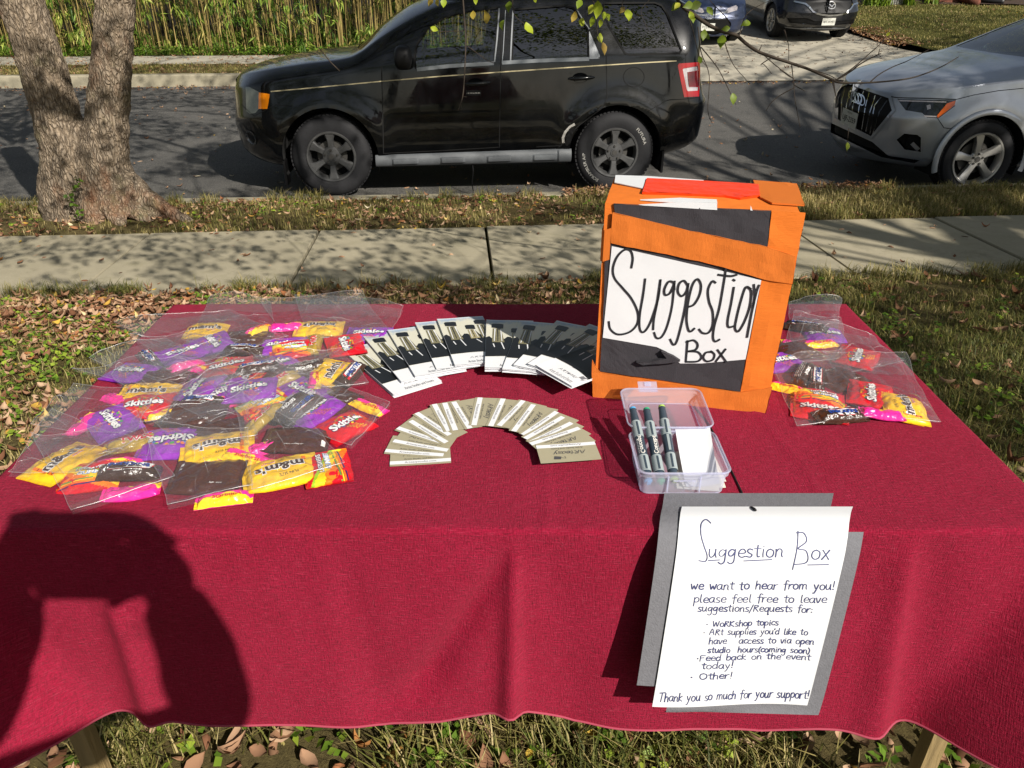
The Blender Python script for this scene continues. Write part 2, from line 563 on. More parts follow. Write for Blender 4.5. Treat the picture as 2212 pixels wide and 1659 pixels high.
# ================================================================ CARS
from mathutils.bvhtree import BVHTree
NEAR_Z = -.478          # road surface beside the near kerb
m_black_paint = None
def paint(name, col, metal=0.0, rough=.28, dust=.12, dustcol='#8d8a80', flake=0.0):
    m, t, b = newmat(name)
    v = objcoord(t)
    d = remap(t, noise_node(t, 2.2, 8, .75, v), .45, .8, 0, dust)
    vs = objcoord(t, (1.5, 1.5, 14))
    d2 = remap(t, noise_node(t, 3.0, 6, .7, vs), .55, .8, 0, dust * .8)
    c = mixnode(t, d, srgb(col), srgb(dustcol))
    c = mixnode(t, d2, c, srgb(dustcol))
    t.links.new(c, b.inputs['Base Color'])
    b.inputs['Metallic'].default_value = metal
    r = remap(t, noise_node(t, 5, 8, .75, v), .3, .8, rough - .08, rough + .18)
    t.links.new(r, b.inputs['Roughness'])
    b.inputs['Specular IOR Level'].default_value = .12 if metal == 0 else .5
    b.inputs['Coat Weight'].default_value = 1.0
    rc = remap(t, noise_node(t, 7, 8, .8, v), .4, .8, .02, .16)
    t.links.new(rc, b.inputs['Coat Roughness'])
    return m
def facing_fac(t, lo, amp, power):
    """Schlick-like reflectance, the same from both sides of a thin sheet"""
    lw = t.nodes.new('ShaderNodeLayerWeight'); lw.inputs['Blend'].default_value = .5
    pw = t.nodes.new('ShaderNodeMath'); pw.operation = 'POWER'; pw.inputs[1].default_value = power
    t.links.new(lw.outputs['Facing'], pw.inputs[0])
    return remap(t, pw.outputs[0], 0, 1, lo, lo + amp)
def glass(name, tint, refl=1.0):
    m, t, b = newmat(name)
    t.nodes.remove(b)
    tr = t.nodes.new('ShaderNodeBsdfTransparent'); tr.inputs[0].default_value = (*tint, 1)
    gl = t.nodes.new('ShaderNodeBsdfGlossy'); gl.inputs['Roughness'].default_value = .01
    mx = t.nodes.new('ShaderNodeMixShader')
    f = facing_fac(t, .14, .86, 3.6)
    t.links.new(f, mx.inputs[0]); t.links.new(tr.outputs[0], mx.inputs[1]); t.links.new(gl.outputs[0], mx.inputs[2])
    t.links.new(mx.outputs[0], t.nodes['Material Output'].inputs[0])
    return m
m_blackpaint = paint('black_car_paint', '#040507', 0, .3, .02)
m_silverpaint = paint('silver_car_paint', '#adb2ba', .65, .34, .08)
m_navypaint = paint('blue_car_paint', '#1d2a47', .3, .32, .08)
m_darkpaint = paint('dark_car_paint', '#0a0d14', .2, .3, .06)
m_glass_dark = glass('privacy_glass', (.045, .05, .05))
m_glass_clear = glass('tinted_glass', (.58, .63, .58))
m_wind = glass('windscreen_glass', (.30, .34, .32))
m_rubber = mat('tyre_rubber', '#17171a', .8, bump=.25, bscale=60, var=.35, vscale=10)
m_blackplastic = mat('black_plastic', '#0c0c0d', .5, spec=.25, bump=.1, bscale=300)
m_greyplastic = mat('grey_cladding', '#55585b', .55, bump=.15, bscale=250, var=.2, vscale=9)
m_dark = mat('dark_void', '#030303', .9)
m_rimdark = mat('bronze_grey_alloy', '#5a5a5a', .45, .6, var=.3, vscale=12, bump=.05, bscale=90)
m_rimsilver = mat('silver_alloy', '#b9b7b2', .35, .7, var=.12, vscale=12)
m_chrome = mat('chrome', '#c8cacc', .12, 1.0)
m_steel = mat('brake_steel', '#5b5956', .5, .8)
m_stripe = mat('pinstripe_gold', '#b9ad8a', .4, .2)
m_trim_glint = mat('trim_glint_silver', '#8d9093', .3, .6)  # real trim, and the reflections painted on the door pillars
m_amber = mat('amber_lens', '#f08a12', .12, coat=1)
m_redlens = mat('red_lens', '#94060f', .14, coat=1)
m_reddark = mat('dark_red_lens', '#64060e', .15, coat=1)
m_whitelens = mat('white_lens', '#b9b2b4', .12, .3, coat=1, var=.2, vscale=60)
m_headlens = mat('headlight_lens', '#6f7168', .12, .35, coat=1, var=.35, vscale=14)
m_headdark = mat('dark_headlight_lens', '#23262a', .08, .3, coat=1, var=.6, vscale=22)
m_seat = mat('seat_cloth', '#2b2b2c', .9)
m_letter = mat('tyre_letter', '#a9a7a1', .7)
m_white = mat('white_letter', '#d9d6cf', .6)
m_plate = mat('licence_plate', '#cfcfc6', .45, var=.15, vscale=40)
m_ink = mat('black_ink', '#0b0b0c', .6)

def lvl(xs, vals, x): return pchip(xs, vals, x)
def shell(sp):
    """closed car skin in local metres: x from the front axle backwards, y across, z up"""
    nose = min(k[0] for k in sp['nose'].values()); tail = max(k[0] for k in sp['tail'].values())
    xs = np.arange(nose + .05, tail - .05, .026)
    u = np.linspace(0, 1, 26)
    xs = np.unique(np.round(np.concatenate([nose + 1e-4 + (u**2) * .30, xs, tail - 1e-4 - (u**2) * .30]), 4))
    K = ['bot', 'sill', 'mid', 'belt', 'edge', 'top']
    counts = [5, 26, 18, 24, 18]
    prof = {}
    for k in K:
        X, W, Z = sp[k]
        wv = lvl(X, W, xs); zv = lvl(X, Z, xs)
        xn, xl, p = sp['nose'][k]
        q = np.clip((xn + xl - xs) / xl, 0, 1)
        f = (np.clip(1 - q**p, 0, 1))**(1 / p)
        xt, tl, p2 = sp['tail'][k]
        q = np.clip((xs - (xt - tl)) / tl, 0, 1)
        f = f * (np.clip(1 - q**p2, 0, 1))**(1 / p2)
        prof[k] = [wv * f, zv]
    # where a level has not begun yet, its centre line runs on from the level beside it
    for chain in (('mid', 'belt', 'edge', 'top'), ('mid', 'sill', 'bot')):
        for a, k in zip(chain[:-1], chain[1:]):
            xa, xk = sp['nose'][a][0], sp['nose'][k][0]
            if xk > xa:
                u_ = np.clip((xs - xa) / (xk - xa), 0, 1)
                prof[k][1] = np.where(xs < xk, prof[a][1] + (prof[k][1] - prof[a][1]) * u_, prof[k][1])
            xa, xk = sp['tail'][a][0], sp['tail'][k][0]
            if xk < xa:
                u_ = np.clip((xa - xs) / (xa - xk), 0, 1)
                prof[k][1] = np.where(xs > xk, prof[a][1] + (prof[k][1] - prof[a][1]) * u_, prof[k][1])
    rows = []
    for i, x in enumerate(xs):
        pts = [(0.0, prof['bot'][1][i])] + [(prof[k][0][i], prof[k][1][i]) for k in ('bot', 'sill', 'mid', 'belt', 'edge')] + [(0.0, prof['top'][1][i])]
        cs = [3] + counts
        line = []
        for j in range(len(pts) - 1):
            for c in range(cs[j]):
                f = c / cs[j]
                a, b_ = pts[j], pts[j + 1]
                if j == len(pts) - 2:      # crowned roof or bonnet
                    line.append((a[0] + (b_[0] - a[0]) * f, a[1] + (b_[1] - a[1]) * (1 - (1 - f)**2)))
                else:
                    bulge = (.014 if j == 2 else .02 if j == 4 else 0) * math.sin(math.pi * f)
                    line.append((a[0] + (b_[0] - a[0]) * f + bulge * min(1, a[0] * 3), a[1] + (b_[1] - a[1]) * f))
        line.append(pts[-1])
        L = np.array(line)
        for _ in range(sp.get('soft', 5)):
            M_ = L.copy()
            M_[1:-1] = .25 * L[:-2] + .5 * L[1:-1] + .25 * L[2:]
            L = M_
        rows.append(L)
    A = np.array(rows)                     # nx, ns, 2
    nx, ns = A.shape[:2]
    X = np.repeat(xs[:, None], ns, 1)
    Y, Z = A[:, :, 0].copy(), A[:, :, 1].copy()
    side = np.clip((Y - .5) / .2, 0, 1)
    for wx, wz, r, amt in sp['flares']:
        d = np.hypot(X - wx, Z - wz)
        g = np.where(d < r, 1, np.exp(-((d - r) / .10)**2)) * amt
        Y += g * side * (Z < wz + r + .25)
    for fx in sp.get('extra', []): Y, Z = fx(X, Y, Z)
    # snap the grid to the wheel arch circles
    for wx, wz, r in sp['arches']:
        d = np.hypot(X - wx, Z - wz)
        sel = (np.abs(d - r) < .017) & (Y > .5) & (Z > wz - .24)
        k = np.where(sel, r / np.maximum(d, 1e-6), 1)
        X = np.where(sel, wx + (X - wx) * k, X); Z = np.where(sel, wz + (Z - wz) * k, Z)
    bm = bmesh.new()
    V = {}
    for sgn in (-1, 1):
        for i in range(nx):
            for j in range(ns):
                V[sgn, i, j] = bm.verts.new((X[i, j], sgn * Y[i, j], Z[i, j]))
    cut = np.zeros((nx - 1, ns - 1), bool)
    xc = (X[:-1, :-1] + X[1:, 1:] + X[1:, :-1] + X[:-1, 1:]) / 4; zc = (Z[:-1, :-1] + Z[1:, 1:] + Z[1:, :-1] + Z[:-1, 1:]) / 4
    yc = (Y[:-1, :-1] + Y[1:, 1:]) / 2
    for wx, wz, r in sp['arches']:
        cut |= (np.hypot(xc - wx, zc - wz) < r - .002) & (yc > .45)
    for sgn in (-1, 1):
        for i in range(nx - 1):
            for j in range(ns - 1):
                if cut[i, j]: continue
                q = [V[sgn, i, j], V[sgn, i + 1, j], V[sgn, i + 1, j + 1], V[sgn, i, j + 1]]
                try: bm.faces.new(q if sgn < 0 else q[::-1])
                except ValueError: pass
    bmesh.ops.remove_doubles(bm, verts=bm.verts, dist=2e-4)
    bmesh.ops.dissolve_degenerate(bm, dist=1e-5, edges=bm.edges)
    bm.normal_update()
    if sum((1 if f.normal.y * f.calc_center_median().y > 0 else -1) for f in bm.faces if abs(f.normal.y) > .7) < 0:
        bmesh.ops.reverse_faces(bm, faces=bm.faces)
        bm.normal_update()
    loose = [v for v in bm.verts if not v.link_faces]
    bmesh.ops.delete(bm, geom=loose, context='VERTS')
    return bm

def inpoly(x, y, P):
    c = False
    n = len(P); j = n - 1
    for i in range(n):
        if (P[i][1] > y) != (P[j][1] > y) and x < (P[j][0] - P[i][0]) * (y - P[i][1]) / (P[j][1] - P[i][1]) + P[i][0]: c = not c
        j = i
    return c
def cut_out(bm, poly, proj, planes, facing, keep=None):
    """cut the outline into the skin and return the faces inside it"""
    x0, x1 = min(p[0] for p in poly), max(p[0] for p in poly); y0, y1 = min(p[1] for p in poly), max(p[1] for p in poly)
    mx, my = (x1 - x0) * .04 + 1e-3, (y1 - y0) * .04 + 1e-3
    sub = []
    for f in bm.faces:
        c = f.calc_center_median()
        if not facing(c, f.normal): continue
        hit = False
        qs = [proj(v.co) for v in f.verts]
        qx = [q[0] for q in qs]; qy = [q[1] for q in qs]
        if max(qx) > x0 - mx and min(qx) < x1 + mx and max(qy) > y0 - my and min(qy) < y1 + my: sub.append(f)
    if not sub: return []
    geom = set(sub)
    for f in sub: geom.update(f.edges); geom.update(f.verts)
    geom = list(geom)
    for co, no in planes:
        r = bmesh.ops.bisect_plane(bm, geom=geom, dist=1e-6, plane_co=co, plane_no=no)
        geom = [g for g in r['geom'] if g.is_valid]
    out = []
    for g in geom:
        if isinstance(g, bmesh.types.BMFace) and g.is_valid:
            c = g.calc_center_median()
            q = proj(c)
            if inpoly(q[0], q[1], poly): out.append(g)
    return out
def biggest(faces):
    left = set(faces); best = []
    while left:
        q = [left.pop()]; isl = [q[0]]
        while q:
            f = q.pop()
            for e in f.edges:
                for g in e.link_faces:
                    if g in left: left.discard(g); q.append(g); isl.append(g)
        if len(isl) > len(best): best = isl
    return best
def detach(bm, faces, name, mats, parent, push=0.0, smooth=True):
    nb = bmesh.new()
    vm = {}
    nl = {}
    for f in faces:
        for v in f.verts:
            if v not in vm:
                vm[v] = nb.verts.new(v.co - v.normal * push)
        try: nb.faces.new([vm[v] for v in f.verts])
        except ValueError: pass
    bmesh.ops.delete(bm, geom=[f for f in faces if f.is_valid], context='FACES')
    bmesh.ops.delete(bm, geom=[v for v in bm.verts if not v.link_faces], context='VERTS')
    me = bpy.data.meshes.new(name)
    nb.to_mesh(me); nb.free()
    return link_mesh(name, me, mats, parent, smooth)
class Car:
    def __init__(self, name, label, origin, rz, sp, paint_mat, pitch=0.0):
        self.root = thing(name, label, 'car', origin, rz)
        self.root.rotation_euler = (0, pitch, rz)
        self.M = Matrix.Translation(origin) @ Matrix.Rotation(rz, 4, 'Z') @ Matrix.Rotation(pitch, 4, 'Y')
        self.Mi = self.M.inverted()
        self.C = self.Mi @ CAMP
        self.bm = shell(sp)
        self.bvh = BVHTree.FromBMesh(self.bm)
        self.paint = paint_mat
    def pix(self, sgn, side=-1):
        flip = Vector((1, sgn, 1))
        def proj(P): return project(self.M @ Vector((P.x, P.y * sgn, P.z)))
        C = Vector((self.C.x, self.C.y * sgn, self.C.z))
        def facing(c, n): return n.dot(C - c) > 0 and (side is None or c.y * sgn * side > -.02)
        def planes(poly):
            ds = [(self.Mi.to_3x3() @ ray(*p)) for p in poly]
            ds = [Vector((d.x, d.y * sgn, d.z)) for d in ds]
            return [(C, ds[i].cross(ds[(i + 1) % len(ds)]).normalized()) for i in range(len(ds))]
        return proj, planes, facing
    def cut_px(self, poly, name, mats, push=0.0, both=True, parent=None, smooth=True, side=-1):
        out = []
        for sgn in ((1, -1) if both else (1,)):
            proj, planes, facing = self.pix(sgn, side)
            fs = biggest(cut_out(self.bm, poly, proj, planes(poly), facing))
            # only the side that carries the feature
            if fs: out.append(detach(self.bm, fs, name, mats, parent or self.root, push, smooth))
        return out
    def cut_ax(self, poly, axis, rng_, name, mats, push=0.0, parent=None):
        """outline given in (y,z) looking along x; axis -1 the front, +1 the rear; rng_ limits x"""
        proj = lambda P: (P.y, P.z)
        facing = lambda c, n: n.x * axis > .05 and rng_[0] < c.x < rng_[1]
        planes = []
        for i in range(len(poly)):
            a, b_ = poly[i], poly[(i + 1) % len(poly)]
            planes.append((Vector((0, a[0], a[1])), Vector((0, -(b_[1] - a[1]), b_[0] - a[0])).normalized()))
        fs = biggest(cut_out(self.bm, poly, proj, planes, facing))
        return detach(self.bm, fs, name, mats, parent or self.root, push) if fs else None
    def cut_side(self, poly, name, mats, push=0.0):
        for sgn in (-1, 1):
            proj = lambda P: (P.x, P.z)
            facing = lambda c, n: n.y * sgn > .2 and c.y * sgn > .3
            planes = []
            for i in range(len(poly)):
                a, b_ = poly[i], poly[(i + 1) % len(poly)]
                planes.append((Vector((a[0], 0, a[1])), Vector((-(b_[1] - a[1]), 0, b_[0] - a[0])).normalized()))
            fs = biggest(cut_out(self.bm, poly, proj, planes, facing))
            if fs: detach(self.bm, fs, name, mats, self.root, push)
    def hit(self, px, py, sgn=1, off=.002):
        d = self.Mi.to_3x3() @ ray(px, py)
        loc, n, i, dist = self.bvh.ray_cast(self.C, d.normalized())
        if loc is None: return None, None
        if n.dot(d) > 0: n = -n
        p = loc + n * off
        return Vector((p.x, p.y * sgn, p.z)), Vector((n.x, n.y * sgn, n.z))
    def line(self, mb, pts, width, sgn=1, mi=0, off=.0025, step=6, close=False):
        """a narrow band lying on the skin along photo positions"""
        if close: pts = list(pts) + [pts[0]]
        dense = []
        for a, b_ in zip(pts[:-1], pts[1:]):
            n = max(1, int(math.hypot(b_[0] - a[0], b_[1] - a[1]) / step))
            for k in range(n): dense.append((a[0] + (b_[0] - a[0]) * k / n, a[1] + (b_[1] - a[1]) * k / n))
        dense.append(pts[-1])
        P = []
        for q in dense:
            p, n = self.hit(*q, sgn=sgn, off=off)
            if p is not None: P.append((p, n))
        if len(P) < 2: return
        vs = []
        for i, (p, n) in enumerate(P):
            d = (P[min(i + 1, len(P) - 1)][0] - P[max(i - 1, 0)][0]).normalized()
            s_ = d.cross(n).normalized() * width / 2
            vs += [p + s_, p - s_]
        mb.add(vs, [(2 * i, 2 * i + 1, 2 * i + 3, 2 * i + 2) for i in range(len(P) - 1)], mi)
    def finish(self, name='body'):
        me = bpy.data.meshes.new(name)
        self.bm.to_mesh(me)
        o = link_mesh(name, me, self.paint, self.root, True)
        try: me.set_sharp_from_angle(angle=R(50))
        except Exception: pass
        self.bm.free()
        return o

def wheel(parent, x, side, yface, r, rr, width, style, rim_mat, letters=None, name='wheel'):
    """wheel with its outer face at y=side*yface"""
    def F(a, b_, w_): return Vector((x + a, side * (yface - w_), r + b_))   # w_ measured inwards
    mb = MB()
    sh = r - rr
    prof = [(rr - .004, .030), (rr + .006, .012), (rr + sh * .28, .000), (rr + sh * .60, -.002), (rr + sh * .82, .010), (r - .012, .028), (r - .001, .045), (r, .07),
            (r, width - .07), (r - .001, width - .045), (r - .02, width - .02), (rr + sh * .5, width), (rr, width - .02)]
    mb.lathe(prof, F, 72)
    for k in range(64):                    # tread blocks on the shoulder and crown
        a = 2 * math.pi * k / 64
        for (w0, ww, da) in ((.036, .035, 0), (.085, .04, .05), (.135, .04, 0), (.19, .035, .05)):
            ca, sa = math.cos(a + da), math.sin(a + da)
            cx, cz = ca * (r + .001), sa * (r + .001)
            rot = Matrix(((ca, 0, -sa), (0, 1, 0), (sa, 0, ca)))
            mb.box(F(cx, cz, w0 + ww / 2 - .018 + .015), (.012, ww, 2 * math.pi * r / 64 * .68), rot=rot)
    tyre = mb.build('tyre', m_rubber, None, angle=40)
    w_ = thing(name, None, None)
    del_keys = [k for k in ('label', 'category') if k in w_.keys()]
    for k in del_keys: del w_[k]
    w_.parent = parent
    tyre.parent = w_
    mb = MB()
    mb.lathe([(rr - .030, .075), (rr - .018, .012), (rr - .012, .004), (rr + .002, .002), (rr + .006, .012), (rr - .004, .03), (rr - .012, width - .03)], F, 72)
    def spoke(outline, zf, th=.03):
        n = len(outline)
        return outline, zf, th
    hubr = .075 if style == 'six' else .06
    ns = {'six': 6, 'five': 5, 'ten': 10}[style]
    for k in range(ns):
        a = 2 * math.pi * k / ns + (math.pi / 6 if style == 'six' else math.pi / 2 + .3)
        ca, sa = math.cos(a), math.sin(a)
        if style == 'six':
            ol = [(.05, .030), (.10, .026), (.15, .030), (rr - .02, .050), (rr - .02, -.050), (.15, -.030), (.10, -.026), (.05, -.030)]
        elif style == 'five':
            ol = [(.035, .032), (.09, .020), (.15, .006), (rr - .015, .012), (rr - .015, -.075), (.16, -.062), (.09, -.038), (.035, -.03)]
        else:
            ol = [(.03, .014), (rr - .015, .014), (rr - .015, -.014), (.03, -.014)]
        def fn(u, v, w2, ca=ca, sa=sa):
            dep = .030 - .018 * (u / rr)**2 if style == 'six' else .022 - .012 * (u / rr)
            return F(u * ca - v * sa, u * sa + v * ca, dep + w2)
        n = len(ol)
        # slightly crowned spoke: a raised middle line
        vs = [fn(u, v, 0.006) for u, v in ol] + [fn(u, v * .72, -.004) for u, v in ol] + [fn(u, v, .045) for u, v in ol]
        fs = [(i, (i + 1) % n, n + (i + 1) % n, n + i) for i in range(n)] + [tuple(range(n, 2 * n))] + [(i, (i + 1) % n, 2 * n + (i + 1) % n, 2 * n + i) for i in range(n)]
        mb.add(vs, fs)
    mb.lathe([(.001, .010), (hubr * .45, .010), (hubr * .5, .016), (hubr, .018), (hubr + .012, .034), (hubr, .07)], F, 32)
    rim = mb.build('rim', rim_mat, w_, angle=30)
    mb = MB()
    for k in range(5):
        a = 2 * math.pi * k / 5 + .3
        mb.lathe([(.001, .004), (.008, .004), (.011, .012), (.011, .03)], lambda a_, b_, c_, a=a: F(a_ + hubr * .78 * math.cos(a), b_ + hubr * .78 * math.sin(a), c_), 8)
    mb.lathe([(.001, .006), (.022, .006), (.026, .012)], F, 20)
    mb.build('hub_bolt', m_steel, w_, angle=40)
    mb = MB()
    mb.lathe([(.001, .085), (rr * .62, .085), (rr * .62, .10)], F, 32, 0)
    mb.lathe([(.001, .115), (rr + .02, .115)], F, 32, 1)
    mb.build('brake', [m_steel, m_dark], w_)
    if letters:
        for txt, a_mid, rad, hgt, flip in letters:
            mb = MB()
            V, Fc = text2d(txt, .0)
            x0, x1 = V[:, 0].min(), V[:, 0].max()
            kk = hgt / .72
            L = (x1 - x0) * kk * 1.12
            def place(px_, py_):
                a = a_mid + ((px_ - (x0 + x1) / 2) * kk * 1.12) / rad * (-1 if not flip else 1)
                rr_ = rad + (py_ - .36) * kk * (1 if not flip else -1)
                return F(rr_ * math.cos(a), rr_ * math.sin(a), -.0045)
            mb.add([place(q[0], q[1]) for q in V], Fc)
            mb.build('tyre_lettering', m_letter, w_)
    return w_
def wells(car, items, half):
    for x, z, r in items:
        for sgn in (-1, 1):
            mb = MB()
            prof = [(r + .012, half * sgn - .02 * sgn), (r + .012, sgn * (half - .34))]
            vs, fs = [], []
            n = 40
            for k in range(n + 1):
                a = math.pi * (-0.12 + 1.24 * k / n)
                for q, y in prof: vs.append((x + q * math.cos(a), y, z + q * math.sin(a)))
            fs = [(2 * k, 2 * k + 1, 2 * k + 3, 2 * k + 2) for k in range(n)]
            mb.add(vs, fs)
            n0 = [(x + (r + .012) * math.cos(math.pi * (-0.12 + 1.24 * k / n)), sgn * (half - .34), z + (r + .012) * math.sin(math.pi * (-0.12 + 1.24 * k / n))) for k in range(n + 1)]
            mb.add(n0, [tuple(range(n + 1))])
            mb.build('wheel_well', m_dark, car.root)
def zc(x, y, sc, ox, oy):     # zoomed crop -> photo position
    return ((x / sc + ox) * .8848, (y / sc + oy) * .8848)

# ---------------------------------------------------------------- black SUV
def Z2(*p): return [zc(x, y, 1.8433, 550, 0) for x, y in p]
def Z3(*p): return [zc(x, y, 3.16, 1000, 0) for x, y in p]
def Z8(*p): return [zc(x, y, 4.365, 1300, 100) for x, y in p]
SW = .905
suv_spec = dict(
    bot=([-1.04, -.3, 2.9, 3.55], [.70, .78, .78, .70], [.30, .24, .27, .40]),
    sill=([-1.04, -.3, .4, 2.2, 2.9, 3.55], [.80, .86, .875, .875, .87, .82], [.38, .33, .33, .36, .38, .46]),
    mid=([-1.04, -.4, .4, 2.2, 3.0, 3.55], [.86, .89, .905, .905, .90, .86], [.60, .72, .74, .76, .78, .80]),
    belt=([-1.04, -.8, -.5, 0, .4, 1.2, 2.6, 3.2, 3.55], [.80, .83, .845, .865, .872, .875, .87, .85, .80], [.80, .92, 1.0, 1.065, 1.11, 1.15, 1.20, 1.21, 1.14]),
    edge=([-1.04, -.92, -.79, -.56, -.2, .22, .30, .50, .80, 1.08, 1.35, 2.0, 2.7, 3.05, 3.25, 3.38, 3.55], [.6, .62, .64, .67, .70, .74, .75, .735, .70, .67, .66, .655, .645, .635, .62, .61, .58],
          [.82, .95, 1.02, 1.075, 1.13, 1.185, 1.215, 1.335, 1.49, 1.60, 1.65, 1.665, 1.655, 1.635, 1.58, 1.46, 1.2]),
    top=([-1.04, -.92, -.79, -.56, -.2, .22, .30, .50, .80, 1.08, 1.35, 2.0, 2.7, 3.05, 3.25, 3.38, 3.55], [0] * 17, [.84, .975, 1.05, 1.11, 1.165, 1.22, 1.265, 1.43, 1.60, 1.685, 1.71, 1.725, 1.71, 1.685, 1.61, 1.48, 1.22]),
    nose=dict(bot=(-.86, .50, 2.3), sill=(-.94, .55, 2.4), mid=(-.97, .55, 2.4), belt=(-.93, .50, 2.3), edge=(-.91, .5, 2.2), top=(-.91, .5, 2.2)),
    tail=dict(bot=(3.44, .35, 3), sill=(3.50, .30, 3), mid=(3.53, .30, 3), belt=(3.43, .28, 3), edge=(3.46, .22, 3), top=(3.48, .2, 3)),
    flares=[(0, .36, .46, .022), (2.60, .36, .46, .026)],
    arches=[(0, .36, .43), (2.60, .36, .43)], soft=4)
suv = Car('parked_suv', 'black boxy SUV with amber corner light parked at the kerb', S3(-1.14, 7.2 + SW, NEAR_Z), STREET, suv_spec, m_blackpaint)
fwin = Z3((46, 528), (38, 440), (60, 335), (150, 212), (270, 134), (430, 96), (640, 66), (690, 60), (652, 478))
rwin = Z3((800, 74), (1195, 44), (1262, 62), (1300, 108), (1376, 232), (1380, 452), (790, 478))
qtri = Z3((1386, 226), (1472, 425), (1470, 452), (1384, 455))
cwin = Z3((1498, 25), (1890, 22), (1945, 44), (1985, 105), (2096, 388), (2082, 410), (1700, 424), (1658, 408), (1535, 200), (1492, 60))
for nm, poly, m in (('front_side_window', fwin, m_glass_clear), ('rear_side_window', rwin, m_glass_dark), ('quarter_panel_trim', qtri, m_trim_glint), ('cargo_window', cwin, m_glass_dark)):
    suv.cut_px(poly, nm, m, push=.006)
suv.cut_ax([(-.735, 1.235), (.735, 1.235), (.655, 1.63), (-.655, 1.63)], -1, (.2, 1.3), 'windscreen', m_wind, .005)
suv.cut_ax([(-.60, 1.25), (.60, 1.25), (.54, 1.57), (-.54, 1.57)], 1, (2.9, 3.6), 'rear_window', m_glass_dark, .005)
tl_white = Z8((1600, 305), (1612, 292), (1757, 268), (1764, 312), (1650, 334), (1670, 490), (1766, 490), (1764, 528), (1658, 536), (1644, 524))
tl_dark = Z8((1652, 338), (1770, 316), (1772, 486), (1674, 488))
tl_red = Z8((1546, 262), (1560, 240), (1780, 226), (1782, 330), (1772, 592), (1614, 598))
suv_tl = suv.cut_px(tl_white, 'lamp_reflector', m_whitelens, .003)
suv_td = suv.cut_px(tl_dark, 'brake_lamp', m_reddark, .001)
suv_tr = suv.cut_px(tl_red, 'tail_lamp', m_redlens, -.004)
for i, o in enumerate(suv_tl + suv_td):
    o.parent = suv_tr[i % 2] if len(suv_tr) > 1 else suv_tr[0]
hl_amber = Z2((152, 416), (200, 423), (199, 440), (190, 490), (150, 490))
hl_clear = Z2((92, 392), (110, 392), (152, 414), (150, 492), (136, 508), (112, 512), (96, 500))
ha = suv.cut_px(hl_amber, 'indicator_lens', m_amber, -.004)
hc = suv.cut_px(hl_clear, 'headlight', m_headlens, -.002)
for i, o in enumerate(ha):
    if hc: o.parent = hc[min(i, len(hc) - 1)]
fdoor = Z2((703, 298), (708, 480), (712, 690), (1000, 676), (1233, 662), (1238, 400), (1243, 20), (1100, 34), (975, 66), (900, 112), (812, 200), (735, 262))
rdoor = Z2((1243, 18), (1238, 400), (1233, 662), (1400, 660), (1512, 655), (1530, 618), (1600, 558), (1696, 486), (1718, 440), (1714, 250), (1655, 70), (1590, 14), (1450, 8))
suv.cut_px(fdoor, 'front_door', m_blackpaint)
suv.cut_px(rdoor, 'rear_door', m_blackpaint)
suv.finish()
